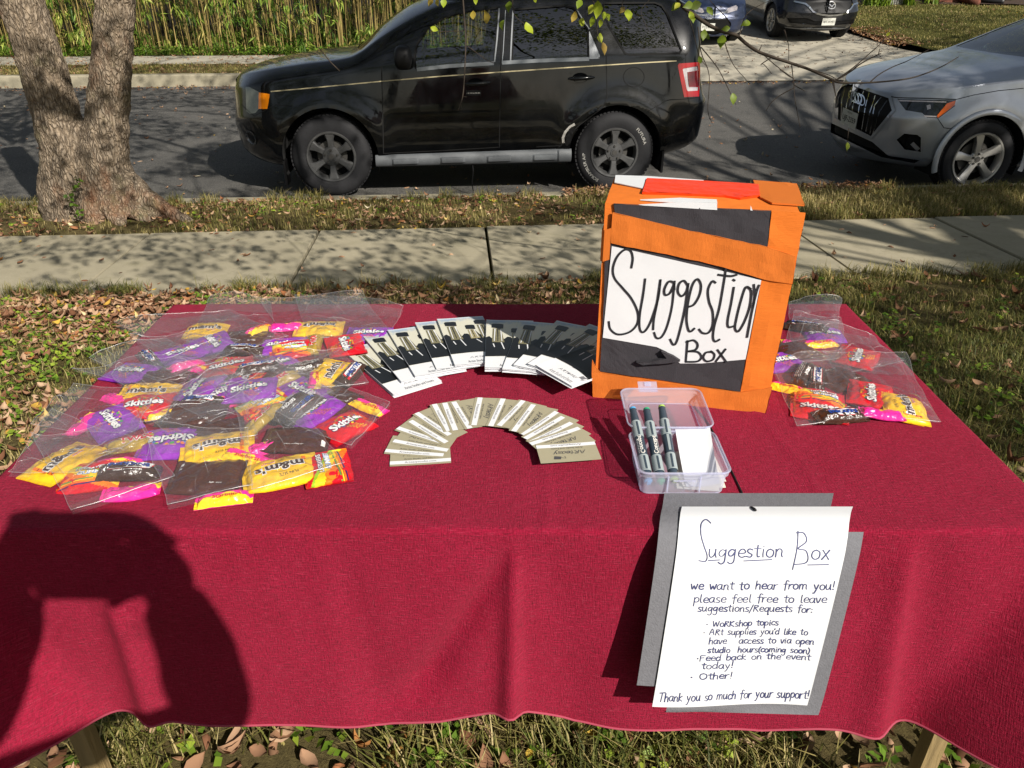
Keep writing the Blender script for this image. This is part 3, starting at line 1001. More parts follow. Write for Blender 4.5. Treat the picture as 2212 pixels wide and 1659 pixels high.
for sgn in (1, -1):
    mb = MB()
    suv.line(mb, fdoor[:5] + [fdoor[5], Z2((1242, 60))[0]], .008, sgn)
    suv.line(mb, rdoor[3:10], .008, sgn)
    suv.line(mb, Z2((1500, 662), (1510, 655)), .008, sgn)
    fc = Z8((1080, 385))[0]
    suv.line(mb, [(fc[0] + 22.5 * math.cos(a), fc[1] + 21 * math.sin(a)) for a in np.linspace(0, 2 * math.pi, 25)], .007, sgn, step=3)
    suv.line(mb, Z8((1240, 742), (1325, 697), (1425, 637), (1470, 626), (1560, 624), (1700, 612), (1765, 602)), .007, sgn)
    suv.line(mb, Z2((72, 470), (130, 522), (230, 470), (300, 480)), .005, sgn)
    for p in (fwin, rwin, cwin): suv.line(mb, p, .016, sgn, close=True, off=.003)
    mb.build('panel_seam', m_dark, suv.root)
    mb = MB()
    suv.line(mb, Z2((205, 412), (450, 390), (700, 366), (960, 344), (1240, 324), (1480, 308), (1712, 293), (1900, 281), (2030, 274)), .009, sgn, off=.004)
    mb.build('pinstripe', m_stripe, suv.root)
    mb = MB()
    suv.line(mb, Z3((56, 536), (300, 510), (650, 488)), .030, sgn, off=.006)
    suv.line(mb, Z3((712, 484), (1000, 468), (1384, 455)), .030, sgn, off=.006)
    suv.line(mb, Z3((692, 66), (675, 300), (655, 478)), .012, sgn, off=.006)  # from here the door pillar's reflections, painted as silver bands
    suv.line(mb, Z3((740, 80), (722, 400), (714, 480)), .006, sgn, off=.004)
    suv.line(mb, Z3((798, 84), (786, 300), (778, 478)), .012, sgn, off=.006)
    suv.line(mb, Z3((1290, 78), (1340, 160), (1386, 226)), .010, sgn, off=.006)
    mb.build('trim_and_glints', m_trim_glint, suv.root)
    # door handles
    for (hx, hy), kind in ((Z3((520, 642))[0], 0), (Z3((1325, 600))[0], 1)):
        p, n = suv.hit(hx, hy, sgn, 0)
        if p is None: continue
        mb = MB()
        bar = [(p.x + dx, p.y + n.y * (.012 + .030 * max(0, 1 - (dx / .115)**2)), p.z + dx * .05) for dx in np.linspace(-.115, .115, 11)]
        mb.tube(bar, [.008, .014, .016, .017, .017, .017, .017, .017, .016, .014, .008], 10)
        mb.lathe([(.001, .0), (.05, .0), (.056, -.003)], lambda a, b_, c_: (p.x + a * 1.25 - .01, p.y + n.y * (.001 - c_), p.z + b_ * .75), 24)
        mb.build('door_handle', m_blackpaint, suv.root, angle=40)
    # mirror
    p, n = suv.hit(*Z2((775, 285))[0], sgn, 0)
    mb = MB()
    c = Vector((p.x + .06, p.y + n.y * .16, p.z + .06))
    mb.grid(20, 12, lambda u, v: c + Vector((.075 * (abs(math.cos(2 * math.pi * u))**.6) * math.copysign(1, math.cos(2 * math.pi * u)) * math.sin(math.pi * v)**.5,
                                             .12 * (abs(math.sin(2 * math.pi * u))**.6) * math.copysign(1, math.sin(2 * math.pi * u)) * math.sin(math.pi * v)**.5, -.095 * math.cos(math.pi * v))))
    mb.tube([c - Vector((.02, n.y * .05, .07)), Vector((p.x + .02, p.y, p.z - .02))], .03, 8)
    mb.build('door_mirror', m_blackplastic, suv.root, smooth=True)
    # grey sill cladding with raised pads
    mb = MB()
    def sill(u, v):
        x = .40 + 1.79 * u
        z0, z1 = .27 + .02 * u, .375 + .035 * u
        if u < .04: z1 -= .0
        out = .018 + .030 * math.sin(math.pi * min(1, max(0, v)))**.6
        pad = 0
        for a in (.09, .33, .57, .80):
            if a < u < a + .12 and .2 < v < .68: pad = .012
        if u > .93: out += .012
        return Vector((x, -sgn * (.877 + out + pad), z0 + (z1 - z0) * v))
    mb.grid(110, 16, sill)
    mb.build('sill_cladding', m_greyplastic, suv.root, angle=30)
    # mud flap and inner guard
    mb = MB()
    mb.box((-.43, -sgn * .80, .22), (.02, .16, .22), 0)
    mb.build('mud_flap', m_blackplastic, suv.root)
    mb = MB()
    mb.box((3.06, -sgn * .79, .27), (.02, .18, .20), 0)
    mb.build('mud_flap', m_blackplastic, suv.root)
    # roof rail
    mb = MB()
    mb.tube([(1.35, -sgn * .60, 1.70), (1.42, -sgn * .60, 1.745), (2.1, -sgn * .59, 1.765), (2.8, -sgn * .58, 1.75), (2.9, -sgn * .58, 1.70)], .014, 8)
    mb.build('roof_rail', m_blackplastic, suv.root, smooth=True)
LET = [('SCRAMBLER A/P', math.pi * 1.165, .292, .040, True), ('FUTURA', math.pi * .175, .290, .029, False)]
LET[0] = ('SCRAMBLER A/P', math.pi * 1.165, .290, .028, False)
wheel(suv.root, 0, -1, .885, .36, .218, .235, 'six', m_rimdark)
wheel(suv.root, 2.60, -1, .885, .36, .218, .235, 'six', m_rimdark, LET)
wheel(suv.root, 0, 1, .885, .36, .218, .235, 'six', m_rimdark)
wheel(suv.root, 2.60, 1, .885, .36, .218, .235, 'six', m_rimdark, LET)
wells(suv, [(0, .36, .43), (2.60, .36, .43)], .89)
# interior
mb = MB()
mb.box((1.6, 0, .50), (3.2, 1.4, .08))
mb.build('cabin_floor', m_dark, suv.root)
mb = MB()
mb.box((.55, 0, .98), (.35, 1.35, .22))
mb.build('dashboard', m_dark, suv.root)
for x, y in ((1.22, -.38), (1.22, .38)):
    mb = MB()
    mb.box((x, y, .72), (.5, .48, .16)); mb.box((x + .27, y, 1.05), (.14, .46, .62), rot=Matrix.Rotation(R(14), 3, 'Y')); mb.box((x + .36, y, 1.46), (.09, .26, .17))
    o = mb.build('seat', m_seat, suv.root)
mb = MB(); mb.box((2.1, 0, .72), (.5, 1.25, .16)); mb.box((2.38, 0, 1.05), (.14, 1.25, .60), rot=Matrix.Rotation(R(14), 3, 'Y'))
for y in (-.4, .4): mb.box((2.46, y, 1.42), (.09, .26, .15))
mb.build('rear_bench', m_seat, suv.root)
mb = MB()
mb.tube([(.86 + .03 * math.sin(a), -.38 + .18 * math.cos(a), 1.12 + .17 * math.sin(a)) for a in np.linspace(0, 2 * math.pi, 25)], .014, 6, cap=False)
mb.build('steering_wheel', m_blackplastic, suv.root, smooth=True)
# front: bumper opening, fog lamp, keypad, scrape
p, n = suv.hit(*Z2((118, 620))[0], 1, .004)
if p is not None:
    for sgn in (1, -1):
        mb = MB()
        fr = Vector((n.x, n.y * sgn, n.z)).normalized()
        t1 = fr.cross(Vector((0, 0, 1))).normalized(); t2 = t1.cross(fr)
        pc = Vector((p.x, p.y * sgn, p.z))
        mb.lathe([(.001, -.01), (.045, -.01), (.055, .006), (.068, .004)], lambda a, b_, c_: pc + t1 * a + t2 * b_ + fr * c_, 24)
        mb.build('fog_lamp', m_headdark, suv.root, angle=40)
p, n = suv.hit(*Z3((493, 717))[0], 1, .004)
mb = MB(); mb.box(p, (.135, .006, .042))
kp = mb.build('door_keypad', m_blackplastic, suv.root)
mb = MB()
for i, s_ in enumerate(('1·2', '3·4', '5·6', '7·8', '9·0')):
    put_text(mb, s_, lambda u, v: p + Vector((u, -.004, v)), -.048 + .024 * i, 0, width=.017)
mb.build('keypad_digits', m_white, kp)
mb = MB()
pts = Z8((330, 1085), (325, 1030), (350, 970), (400, 915), (450, 885))
suv.line(mb, pts, .022, 1, off=.004); suv.line(mb, Z8((345, 1100), (380, 1070), (395, 1020), (410, 960), (440, 930)), .05, 1, off=.003, mi=1)
mb.build('scraped_edge', [mat('bare_scrape', '#9a9791', .6, var=.5, vscale=60), m_blackplastic], suv.root)
# tail pipe side: rear number plate and hanging wire
mb = MB(); mb.tube([(1.28, -.86, .30), (1.285, -.90, .22), (1.27, -.90, .10), (1.28, -.89, .03)], .005, 5)
mb.build('hanging_strap', m_blackplastic, suv.root)
# ---------------------------------------------------------------- silver SUV (right)
def ZA(*p): return [zc(x, y, 3.318, 2000, 0) for x, y in p]
aud_spec = dict(
    bot=([-.85, -.3, 2.9, 3.6], [.66, .76, .76, .70], [.22, .22, .24, .36]),
    sill=([-.85, -.3, .4, 2.3, 3.6], [.80, .86, .885, .885, .84], [.32, .32, .30, .32, .46]),
    mid=([-.85, -.4, .4, 2.4, 3.6], [.86, .90, .922, .922, .88], [.66, .70, .70, .73, .80]),
    belt=([-.85, -.5, 0, .45, 1.5, 3.0, 3.6], [.76, .85, .89, .895, .895, .88, .80], [.84, .93, 1.0, 1.03, 1.06, 1.10, 1.06]),
    edge=([-.85, -.5, 0, .26, .38, .62, .94, 1.33, 1.8, 2.6, 3.1, 3.4, 3.6], [.52, .62, .68, .71, .715, .70, .665, .61, .59, .58, .56, .54, .50],
          [.87, .98, 1.06, 1.105, 1.125, 1.215, 1.35, 1.485, 1.545, 1.54, 1.46, 1.29, 1.08]),
    top=([-.85, -.5, 0, .26, .38, .62, .94, 1.33, 1.8, 2.6, 3.1, 3.4, 3.6], [0] * 13, [.89, 1.01, 1.085, 1.13, 1.15, 1.25, 1.39, 1.53, 1.59, 1.585, 1.5, 1.32, 1.1]),
    nose=dict(bot=(-.78, .6, 2.3), sill=(-.85, .6, 2.3), mid=(-.86, .6, 2.3), belt=(-.80, .58, 2.3), edge=(-.78, .6, 2.2), top=(-.78, .6, 2.2)),
    tail=dict(bot=(3.5, .35, 3), sill=(3.58, .30, 3), mid=(3.62, .30, 3), belt=(3.56, .28, 3), edge=(3.55, .22, 3), top=(3.56, .2, 3)),
    flares=[(0, .35, .45, .022), (2.68, .35, .45, .022)], arches=[(0, .34, .395), (2.68, .34, .395)], soft=3)
aud = Car('parked_suv', 'silver SUV with tall slatted grille parked on the right of the street', S3(4.72, 6.78 + .925, NEAR_Z), STREET, aud_spec, m_silverpaint)
a_hl = ZA((632, 803), (1108, 812), (1098, 850), (958, 958), (872, 952), (835, 915), (700, 893))
a_am = ZA((1036, 838), (1106, 815), (1098, 850), (960, 957), (955, 935))
am = aud.cut_px(a_am, 'indicator_lens', mat('orange_lens', '#e2661a', .15, coat=1), -.001)
hl = aud.cut_px(a_hl, 'headlight', m_headdark, .002)
for i, o in enumerate(am):
    if i < len(hl): o.parent = hl[i]
a_gr = ZA((126, 965), (132, 800), (165, 705), (245, 672), (575, 785), (605, 895), (425, 1115))
aud.cut_px(a_gr, 'grille', m_blackplastic, .03, both=False, side=None)
a_fog = ZA((620, 1130), (690, 1075), (800, 1085), (832, 1110), (830, 1235), (690, 1215))
fogs = aud.cut_px(a_fog, 'air_intake', m_dark, .05)
a_low = ZA((84, 990), (430, 1150), (560, 1262), (815, 1298), (770, 1322), (500, 1272), (76, 1065))
aud.cut_px(a_low, 'lower_grille', m_dark, .04, both=False, side=None)
aud.cut_ax([(-.64, 1.16), (.64, 1.16), (.56, 1.49), (-.56, 1.49)], -1, (.3, 1.7), 'windscreen', m_wind, .004)
aud.cut_side([(.80, 1.08), (1.2, 1.34), (1.45, 1.46), (1.72, 1.48), (1.70, 1.08)], 'front_side_window', m_glass_clear, .005)
aud.cut_side([(1.78, 1.09), (1.80, 1.48), (2.5, 1.48), (2.75, 1.42), (2.85, 1.12)], 'rear_side_window', m_glass_dark, .005)
aud.finish()
mb = MB()
aud.line(mb, ZA((126, 965), (132, 800), (165, 705), (245, 672), (575, 785), (605, 895), (425, 1115)), .028, 1, off=.008, close=True)
mb.build('grille_frame', m_silverpaint, aud.root)
for k, (tx, ty, mx_, my_, bx, by) in enumerate([(205, 700, 175, 800, 165, 985), (255, 705, 215, 830, 195, 1000), (300, 720, 265, 850, 240, 1020), (350, 735, 315, 865, 290, 1050), (395, 750, 370, 840, 330, 1075),
                                               (445, 770, 395, 930, 365, 1085), (495, 785, 440, 850, 400, 1100), (540, 815, 480, 900, 420, 1105)]):
    mb = MB(); aud.line(mb, ZA((tx, ty), (mx_, my_), (bx, by)), .010, 1, off=-.012)
    mb.build('grille_slat', m_chrome, aud.root)
mb = MB()
for cx, cy in ((272, 780), (298, 790), (325, 801), (350, 813)):
    aud.line(mb, ZA(*[(cx + 26 * math.cos(a), cy + 10 * math.cos(a) + 42 * math.sin(a)) for a in np.linspace(0, 2 * math.pi, 22)]), .011, 1, off=.012, step=2)
mb.build('ring_badge', m_chrome, aud.root)
def plate(car, corners, text, parent=None, off=.012, mats=None):
    """number plate through four photo corners TL,TR,BR,BL on the car's skin"""
    P = [car.hit(*c, 1, off)[0] for c in corners]
    if any(p is None for p in P): return
    d = (P[1] - P[0] + P[2] - P[3]).normalized(); up = (P[0] - P[3] + P[1] - P[2]); up = (up - d * up.dot(d)).normalized(); nn = d.cross(up)
    if nn.dot(car.C - P[0]) < 0: nn = -nn
    c = sum(P, Vector()) / 4
    W, H = .305, .152
    base = thing('licence_plate', None, None); base.parent = car.root
    mb = MB(); mb.prism([(-W / 2, -H / 2), (W / 2, -H / 2), (W / 2, H / 2), (-W / 2, H / 2)], lambda u, v, w_: c + d * u + up * v + nn * (w_ - .003), .004)
    pl = mb.build('licence_plate', m_plate, car.root)
    bpy.data.objects.remove(base); pl.name = 'licence_plate'
    mb = MB(); put_text(mb, text, lambda u, v: c + d * u + up * v + nn * .003, 0, 0, width=.26, bold=.01)
    put_text(mb, 'VIRGINIA' if car is aud else 'MARYLAND', lambda u, v: c + d * u + up * v + nn * .003, 0, .058, width=.10)
    mb.build('plate_lettering', m_ink, pl)
plate(aud, ZA((205, 868), (328, 922), (295, 1055), (180, 1000)), 'UJF-2359')
for sgn in (1, -1):
    mb = MB()
    aud.line(mb, ZA((575, 782), (640, 792), (880, 796), (1108, 806)), .008, sgn)
    aud.line(mb, ZA((1108, 806), (1250, 770), (1450, 735), (1655, 715)), .006, sgn)
    aud.line(mb, ZA((1100, 855), (960, 960), (1010, 1035), (1090, 1045)), .006, sgn)
    mb.build('panel_seam', m_dark, aud.root)
    mb = MB()
    for r_, w_ in ((.415, .035),):
        vs = []
        for a in np.linspace(-.25, math.pi + .25, 50):
            for q, y in ((r_ - .022, .935), (r_ + .02, .944), (r_ + .03, .930)):
                vs.append((q * math.cos(a), -sgn * y, .34 + q * math.sin(a)))
        mb.add(vs, [(3 * i + j, 3 * i + j + 1, 3 * i + j + 4, 3 * i + j + 3) for i in range(49) for j in range(2)])
    mb.build('arch_moulding', m_silverpaint, aud.root, smooth=True)
    # intake frame and fin
    mb = MB(); aud.line(mb, a_fog, .014, sgn, off=.006, close=True)
    mb.build('intake_frame', m_silverpaint, aud.root)
    mb = MB(); aud.line(mb, ZA((745, 1165), (800, 1220)), .035, sgn, off=-.02)
    mb.build('intake_fin', m_silverpaint, aud.root)
    mb = MB(); aud.line(mb, ZA((640, 815), (1030, 826)), .010, sgn, off=.001); aud.line(mb, ZA((850, 940), (950, 945)), .012, sgn, off=.001)
    aud.line(mb, ZA((885, 850), (890, 885)), .03, sgn, off=.001)
    mb.build('light_strip', m_whitelens, aud.root)
    p = Vector((.95, -sgn * .93, 1.10))
    mb = MB(); mb.grid(16, 10, lambda u, v: p + Vector((.07 * math.cos(2 * math.pi * u) * math.sin(math.pi * v)**.5, -sgn * .06 + .12 * math.sin(2 * math.pi * u) * math.sin(math.pi * v)**.5, -.075 * math.cos(math.pi * v))))
    mb.tube([p + Vector((.02, sgn * .08, -.06)), p + Vector((0, -sgn * .02, -.03))], .025, 8)
    mb.build('door_mirror', m_silverpaint, aud.root, smooth=True)
for x in (0, 2.68):
    for sd_ in (-1, 1): wheel(aud.root, x, sd_, .905, .34, .232, .235, 'five', m_rimsilver)
wells(aud, [(0, .34, .395), (2.68, .34, .395)], .90)
mb = MB(); mb.box((1.6, 0, .50), (3.2, 1.4, .08)); mb.build('cabin_floor', m_dark, aud.root)
mb = MB(); mb.box((.90, 0, .98), (.70, 1.30, .22)); mb.build('dashboard', m_blackplastic, aud.root)
for x, y in ((1.6, -.38), (1.6, .38)):
    mb = MB(); mb.box((x, y, .68), (.5, .48, .16)); mb.box((x + .25, y, 1.0), (.14, .46, .60), rot=Matrix.Rotation(R(14), 3, 'Y')); mb.box((x + .34, y, 1.36), (.09, .26, .15))
    mb.build('seat', m_seat, aud.root)
for px, py, rz in ((2068, 103, .2), (2082, 109, .5)):
    q = at_depth(px, py, 8.25)
    mb = MB(); mb.grid(14, 8, lambda u, v: q + Vector(((u - .5) * .17, (v - .5) * .07 * math.sin(math.pi * u)**.5, .012 * math.sin(math.pi * u) * math.sin(math.pi * v) + .02 * u)))
    o = mb.build('face_mask', mat('mask_blue', '#8fc9d4', .8), None, True)
    tag(o, 'pale blue face mask lying on the silver car dashboard behind the windscreen', 'mask', 'face masks on the dashboard')

# ---------------------------------------------------------------- cars on the driveway across the street
def far_spec(L0, L1, W, wb, hood0, hood1, roof, cowl, ws_top, low):
    h = W / 2
    return dict(
        bot=([-L0, 0, wb, wb + L1], [h * .75, h * .84, h * .84, h * .78], [low, low - .02, low, low + .1]),
        sill=([-L0, 0, wb, wb + L1], [h * .90, h * .955, h * .955, h * .92], [low + .12, low + .10, low + .1, low + .2]),
        mid=([-L0, 0, wb, wb + L1], [h * .95, h * .99, h, h * .96], [hood0 * .72, hood0 * .78, hood0 * .8, hood0 * .86]),
        belt=([-L0, 0, wb, wb + L1], [h * .86, h * .955, h * .965, h * .90], [hood0 * .95, hood1 * .95, hood1 + .02, hood1]),
        edge=([-L0, -L0 * .5, cowl - .12, cowl, ws_top, ws_top + .5, wb + .2, wb + L1 - .35, wb + L1], [h * .6, h * .68, h * .76, h * .77, h * .66, h * .64, h * .62, h * .60, h * .56],
              [hood0, hood0 + (hood1 - hood0) * .6, hood1, hood1 + .03, roof - .06, roof - .03, roof - .06, roof - .28, hood1]),
        top=([-L0, -L0 * .5, cowl - .12, cowl, ws_top, ws_top + .5, wb + .2, wb + L1 - .35, wb + L1], [0] * 9, [hood0 + .02, hood0 + .03 + (hood1 - hood0) * .6, hood1 + .02, hood1 + .05, roof - .01, roof, roof - .02, roof - .25, hood1 + .02]),
        nose=dict(bot=(-L0 + .06, .5, 2.5), sill=(-L0, .5, 2.6), mid=(-L0 - .01, .45, 2.6), belt=(-L0 + .05, .45, 2.4), edge=(-L0 + .07, .5, 2.3), top=(-L0 + .07, .5, 2.3)),
        tail=dict(bot=(wb + L1 - .1, .3, 3), sill=(wb + L1 - .03, .3, 3), mid=(wb + L1, .3, 3), belt=(wb + L1 - .05, .25, 3), edge=(wb + L1 - .04, .2, 3), top=(wb + L1 - .04, .2, 3)),
        flares=[(0, .35, .44, .02), (wb, .35, .44, .02)], arches=[(0, .35, .40), (wb, .35, .40)], soft=3)
def ZF(*p): return [zc(x, y, 4.424, 1650, 0) for x, y in p]
SLOPE = -math.atan(.075)
maz = Car('parked_crossover', 'dark crossover with chrome wing grille facing out of the driveway', S3(8.34, 19.5, drive_z(19.5) + .012), STREET + R(90), far_spec(.92, .95, 1.84, 2.70, .86, 1.04, 1.68, .55, 1.45, .24), m_darkpaint, SLOPE)
maz.cut_px(ZF((1420, -60), (1400, 40), (1480, 130), (1650, 168), (1830, 146), (1915, 48), (1890, -60)), 'grille', m_blackplastic, .02, both=False, side=None)
maz.cut_px(ZF((1200, 195), (1420, 195), (1500, 230), (1800, 225), (1960, 205), (1950, 250), (1780, 265), (1500, 268), (1230, 245)), 'lower_grille', m_blackplastic, .02, both=False, side=None)
maz.cut_ax([(-.64, 1.12), (.64, 1.12), (.55, 1.58), (-.55, 1.58)], -1, (.5, 1.9), 'windscreen', m_wind, .004)
maz.cut_side([(.80, 1.08), (1.25, 1.42), (1.5, 1.53), (1.72, 1.54), (1.70, 1.08)], 'front_side_window', m_glass_clear, .005)
maz.cut_side([(1.78, 1.09), (1.80, 1.54), (2.5, 1.53), (2.8, 1.45), (2.95, 1.14)], 'rear_side_window', m_glass_dark, .005)
maz.finish()
mb = MB(); maz.line(mb, ZF((1275, 15), (1400, 42), (1440, 75), (1480, 130), (1560, 155), (1650, 168), (1740, 163), (1830, 146), (1885, 95), (1915, 48), (1990, 25)), .035, 1, off=.02, step=3)
mb.build('grille_wing', m_chrome, maz.root)
mb = MB(); maz.line(mb, ZF((1180, 290), (1300, 302), (1600, 306), (1850, 300), (1970, 275)), .03, 1, off=.012, step=3)
mb.build('bumper_lip', mat('grey_trim', '#6f7276', .4, .4), maz.root)
mb = MB()
maz.line(mb, ZF(*[(1680 + 40 * math.cos(a), 58 + 40 * math.sin(a)) for a in np.linspace(0, 2 * math.pi, 24)]), .014, 1, off=.02, step=1)
maz.line(mb, ZF((1645, 40), (1665, 55), (1680, 75), (1695, 55), (1715, 40)), .016, 1, off=.02, step=1)
mb.build('winged_badge', m_chrome, maz.root)
plate(maz, ZF((1574, 190), (1730, 186), (1724, 275), (1570, 276)), '1BT25W1')
for x in (0, 2.70):
    for sd_ in (-1, 1): wheel(maz.root, x, sd_, .90, .36, .245, .225, 'ten', m_rimsilver)
wells(maz, [(0, .35, .40), (2.70, .35, .40)], .90)
for sgn in (1, -1):
    mb = MB()
    mb.grid(30, 6, lambda u, v: Vector((.42 + 1.86 * u, -sgn * (.895 + .02 * math.sin(math.pi * v)), .26 + .16 * v)))
    mb.build('sill_cladding', m_greyplastic, maz.root)
toy = Car('parked_hatchback', 'blue compact car with oval badge facing out of the driveway', S3(5.72, 19.15, drive_z(19.15) + .012), STREET + R(90), far_spec(.86, .80, 1.72, 2.55, .76, .98, 1.49, .45, 1.35, .19), m_navypaint, SLOPE)
toy.cut_px(ZF((170, 205), (270, 200), (560, 195), (600, 270), (560, 330), (430, 375), (200, 372), (160, 300)), 'lower_grille', m_blackplastic, .02, both=False, side=None)
t_hl = ZF((535, 130), (560, 90), (650, 55), (668, 75), (660, 110), (560, 140))
toy.cut_px(t_hl, 'headlight', m_whitelens, -.002, both=True, side=None)
toy.cut_ax([(-.60, 1.06), (.60, 1.06), (.53, 1.40), (-.53, 1.40)], -1, (.4, 1.8), 'windscreen', m_wind, .004)
toy.cut_side([(.72, 1.02), (1.15, 1.28), (1.4, 1.36), (1.6, 1.37), (1.58, 1.02)], 'front_side_window', m_glass_clear, .005)
toy.cut_side([(1.66, 1.03), (1.68, 1.37), (2.3, 1.36), (2.6, 1.28), (2.7, 1.06)], 'rear_side_window', m_glass_dark, .005)
toy.finish()
mb = MB(); toy.line(mb, ZF((170, 150), (300, 165), (430, 158), (560, 125)), .03, 1, off=.006, step=3); toy.line(mb, ZF((200, 392), (430, 402), (590, 360)), .02, 1, off=.01, step=3)
mb.build('grille_bar', mat('grey_trim', '#6f7276'), toy.root)
mb = MB()
for rx, ry in ((42, 30), (14, 26), (32, 11)):
    toy.line(mb, ZF(*[(355 + rx * math.cos(a), 178 + ry * math.sin(a)) for a in np.linspace(0, 2 * math.pi, 24)]), .012, 1, off=.014, step=1)
mb.build('oval_badge', m_chrome, toy.root)
plate(toy, ZF((275, 248), (420, 252), (414, 330), (272, 330)), '7CL4925')
for x in (0, 2.55):
    for sd_ in (-1, 1): wheel(toy.root, x, sd_, .84, .32, .20, .20, 'ten', m_rimsilver)
wells(toy, [(0, .35, .40), (2.55, .35, .40)], .84)
for c, xw in ((maz, 1.0), (toy, .9)):
    mb = MB(); mb.box((1.5, 0, .5), (3.0, 1.3, .08)); mb.build('cabin_floor', m_dark, c.root)
    mb = MB(); mb.box((xw, 0, .92), (.6, 1.25, .2)); mb.build('dashboard', m_blackplastic, c.root)
    for sgn in (-1, 1):
        p = Vector((.75, -sgn * (.93 if c is maz else .87), 1.08 if c is maz else 1.02))
        mb = MB(); mb.grid(14, 8, lambda u, v: p + Vector((.07 * math.cos(2 * math.pi * u) * math.sin(math.pi * v)**.5, -sgn * .05 + .11 * math.sin(2 * math.pi * u) * math.sin(math.pi * v)**.5, -.07 * math.cos(math.pi * v))))
        mb.build('door_mirror', c.paint, c.root, smooth=True)
# ================================================================ TABLE
TZ = .742                                  # height of the cloth on the table
TX0, TX1, TY0, TY1 = -.73, .72, .79, 1.548
m_wood = mat('worn_table_wood', '#8a7650', .7, bump=.4, bscale=30, var=.35, vscale=6, stretch=(6, 6, .6))
table = thing('folding_table', 'folding table with square wooden legs under the burgundy cloth', 'table', (0, (TY0 + TY1) / 2, ground_z(1.1)))
def local(o, par):
    """keep world shape when parented to an unrotated empty"""
    o.parent = par
    o.location = -Vector(par.location)
    return o
mb = MB(); mb.box(((TX0 + TX1) / 2, (TY0 + TY1) / 2, TZ - .022), (TX1 - TX0 - .012, TY1 - TY0 - .012, .03))
local(mb.build('tabletop', m_wood), table)
for x, y in ((TX0 + .014, TY0 + .06), (TX1 - .012, TY0 + .06), (TX0 + .03, TY1 - .06), (TX1 - .03, TY1 - .06)):
    mb = MB()
    zz0 = ground_z(y) - .01
    a, b_ = Vector((x, y, TZ - .038)), Vector((x + (.006 if x < 0 else -.006), y, zz0))
    q = .014
    vs = [c + Vector((sx * q, sy * q, 0)) for c in (b_, a) for sx, sy in ((-1, -1), (1, -1), (1, 1), (-1, 1))]
    mb.add(vs, [(0, 3, 2, 1), (4, 5, 6, 7)] + [(i, (i + 1) % 4, 4 + (i + 1) % 4, 4 + i) for i in range(4)])
    local(mb.build('leg', m_wood), table)

# cloth: burgundy slub linen
m_cloth, t, b = newmat('burgundy_linen')
uvn = t.nodes.new('ShaderNodeTexCoord').outputs['UV']
def uvmap(sc):
    mp = t.nodes.new('ShaderNodeMapping'); mp.inputs['Scale'].default_value = sc
    t.links.new(uvn, mp.inputs[0]); return mp.outputs[0]
n1 = noise_node(t, 1, 4, .6, uvmap((55, 760, 1)))
n2 = noise_node(t, 1, 4, .6, uvmap((780, 60, 1)))
n3 = noise_node(t, 1, 5, .7, uvmap((300, 300, 1)))
s1 = remap(t, n1, .46, .72); s2 = remap(t, n2, .52, .76)
n4 = noise_node(t, 1, 3, .6, uvmap((9, 9, 1)))
base = mixnode(t, remap(t, n4, .3, .7), srgb('#a61338'), srgb('#b11a41'))
c = mixnode(t, remap(t, n3, .38, .66, 0, .75), base, srgb('#740c24'))
c = mixnode(t, remap(t, n1, .56, .70, 0, .75), c, srgb('#c23c58'))
c = mixnode(t, remap(t, n2, .60, .78, 0, .65), c, srgb('#b44258'))
c = mixnode(t, remap(t, n1, .46, .30, 0, .60), c, srgb('#560a1c'))
c = mixnode(t, remap(t, n2, .45, .29, 0, .50), c, srgb('#560a1c'))
sl1 = noise_node(t, 1, 2, .5, uvmap((45, 520, 1))); sl2 = noise_node(t, 1, 2, .5, uvmap((520, 40, 1)))
c = mixnode(t, remap(t, sl1, .68, .76, 0, .22), c, srgb('#cf7a88'))
c = mixnode(t, remap(t, sl2, .70, .78, 0, .2), c, srgb('#cf7a88'))
t.links.new(c, b.inputs['Base Color'])
b.inputs['Roughness'].default_value = .85
b.inputs['Specular IOR Level'].default_value = .15
b.inputs['Sheen Weight'].default_value = .05
b.inputs['Sheen Roughness'].default_value = .5
b.inputs['Sheen Tint'].default_value = (1, .55, .65, 1)
ad = t.nodes.new('ShaderNodeMath'); ad.operation = 'ADD'
t.links.new(n1, ad.inputs[0]); t.links.new(n2, ad.inputs[1])
ad2 = t.nodes.new('ShaderNodeMath'); ad2.operation = 'ADD'
t.links.new(ad.outputs[0], ad2.inputs[0]); t.links.new(n3, ad2.inputs[1])
add_bump(t, b, ad2.outputs[0], 1.0, .003)
def front_xb(px, py, y=TY0 - .006):
    d = ray(px, py); k = y / d.y
    P = CAMP + d * k
    return P.x, TZ - P.z
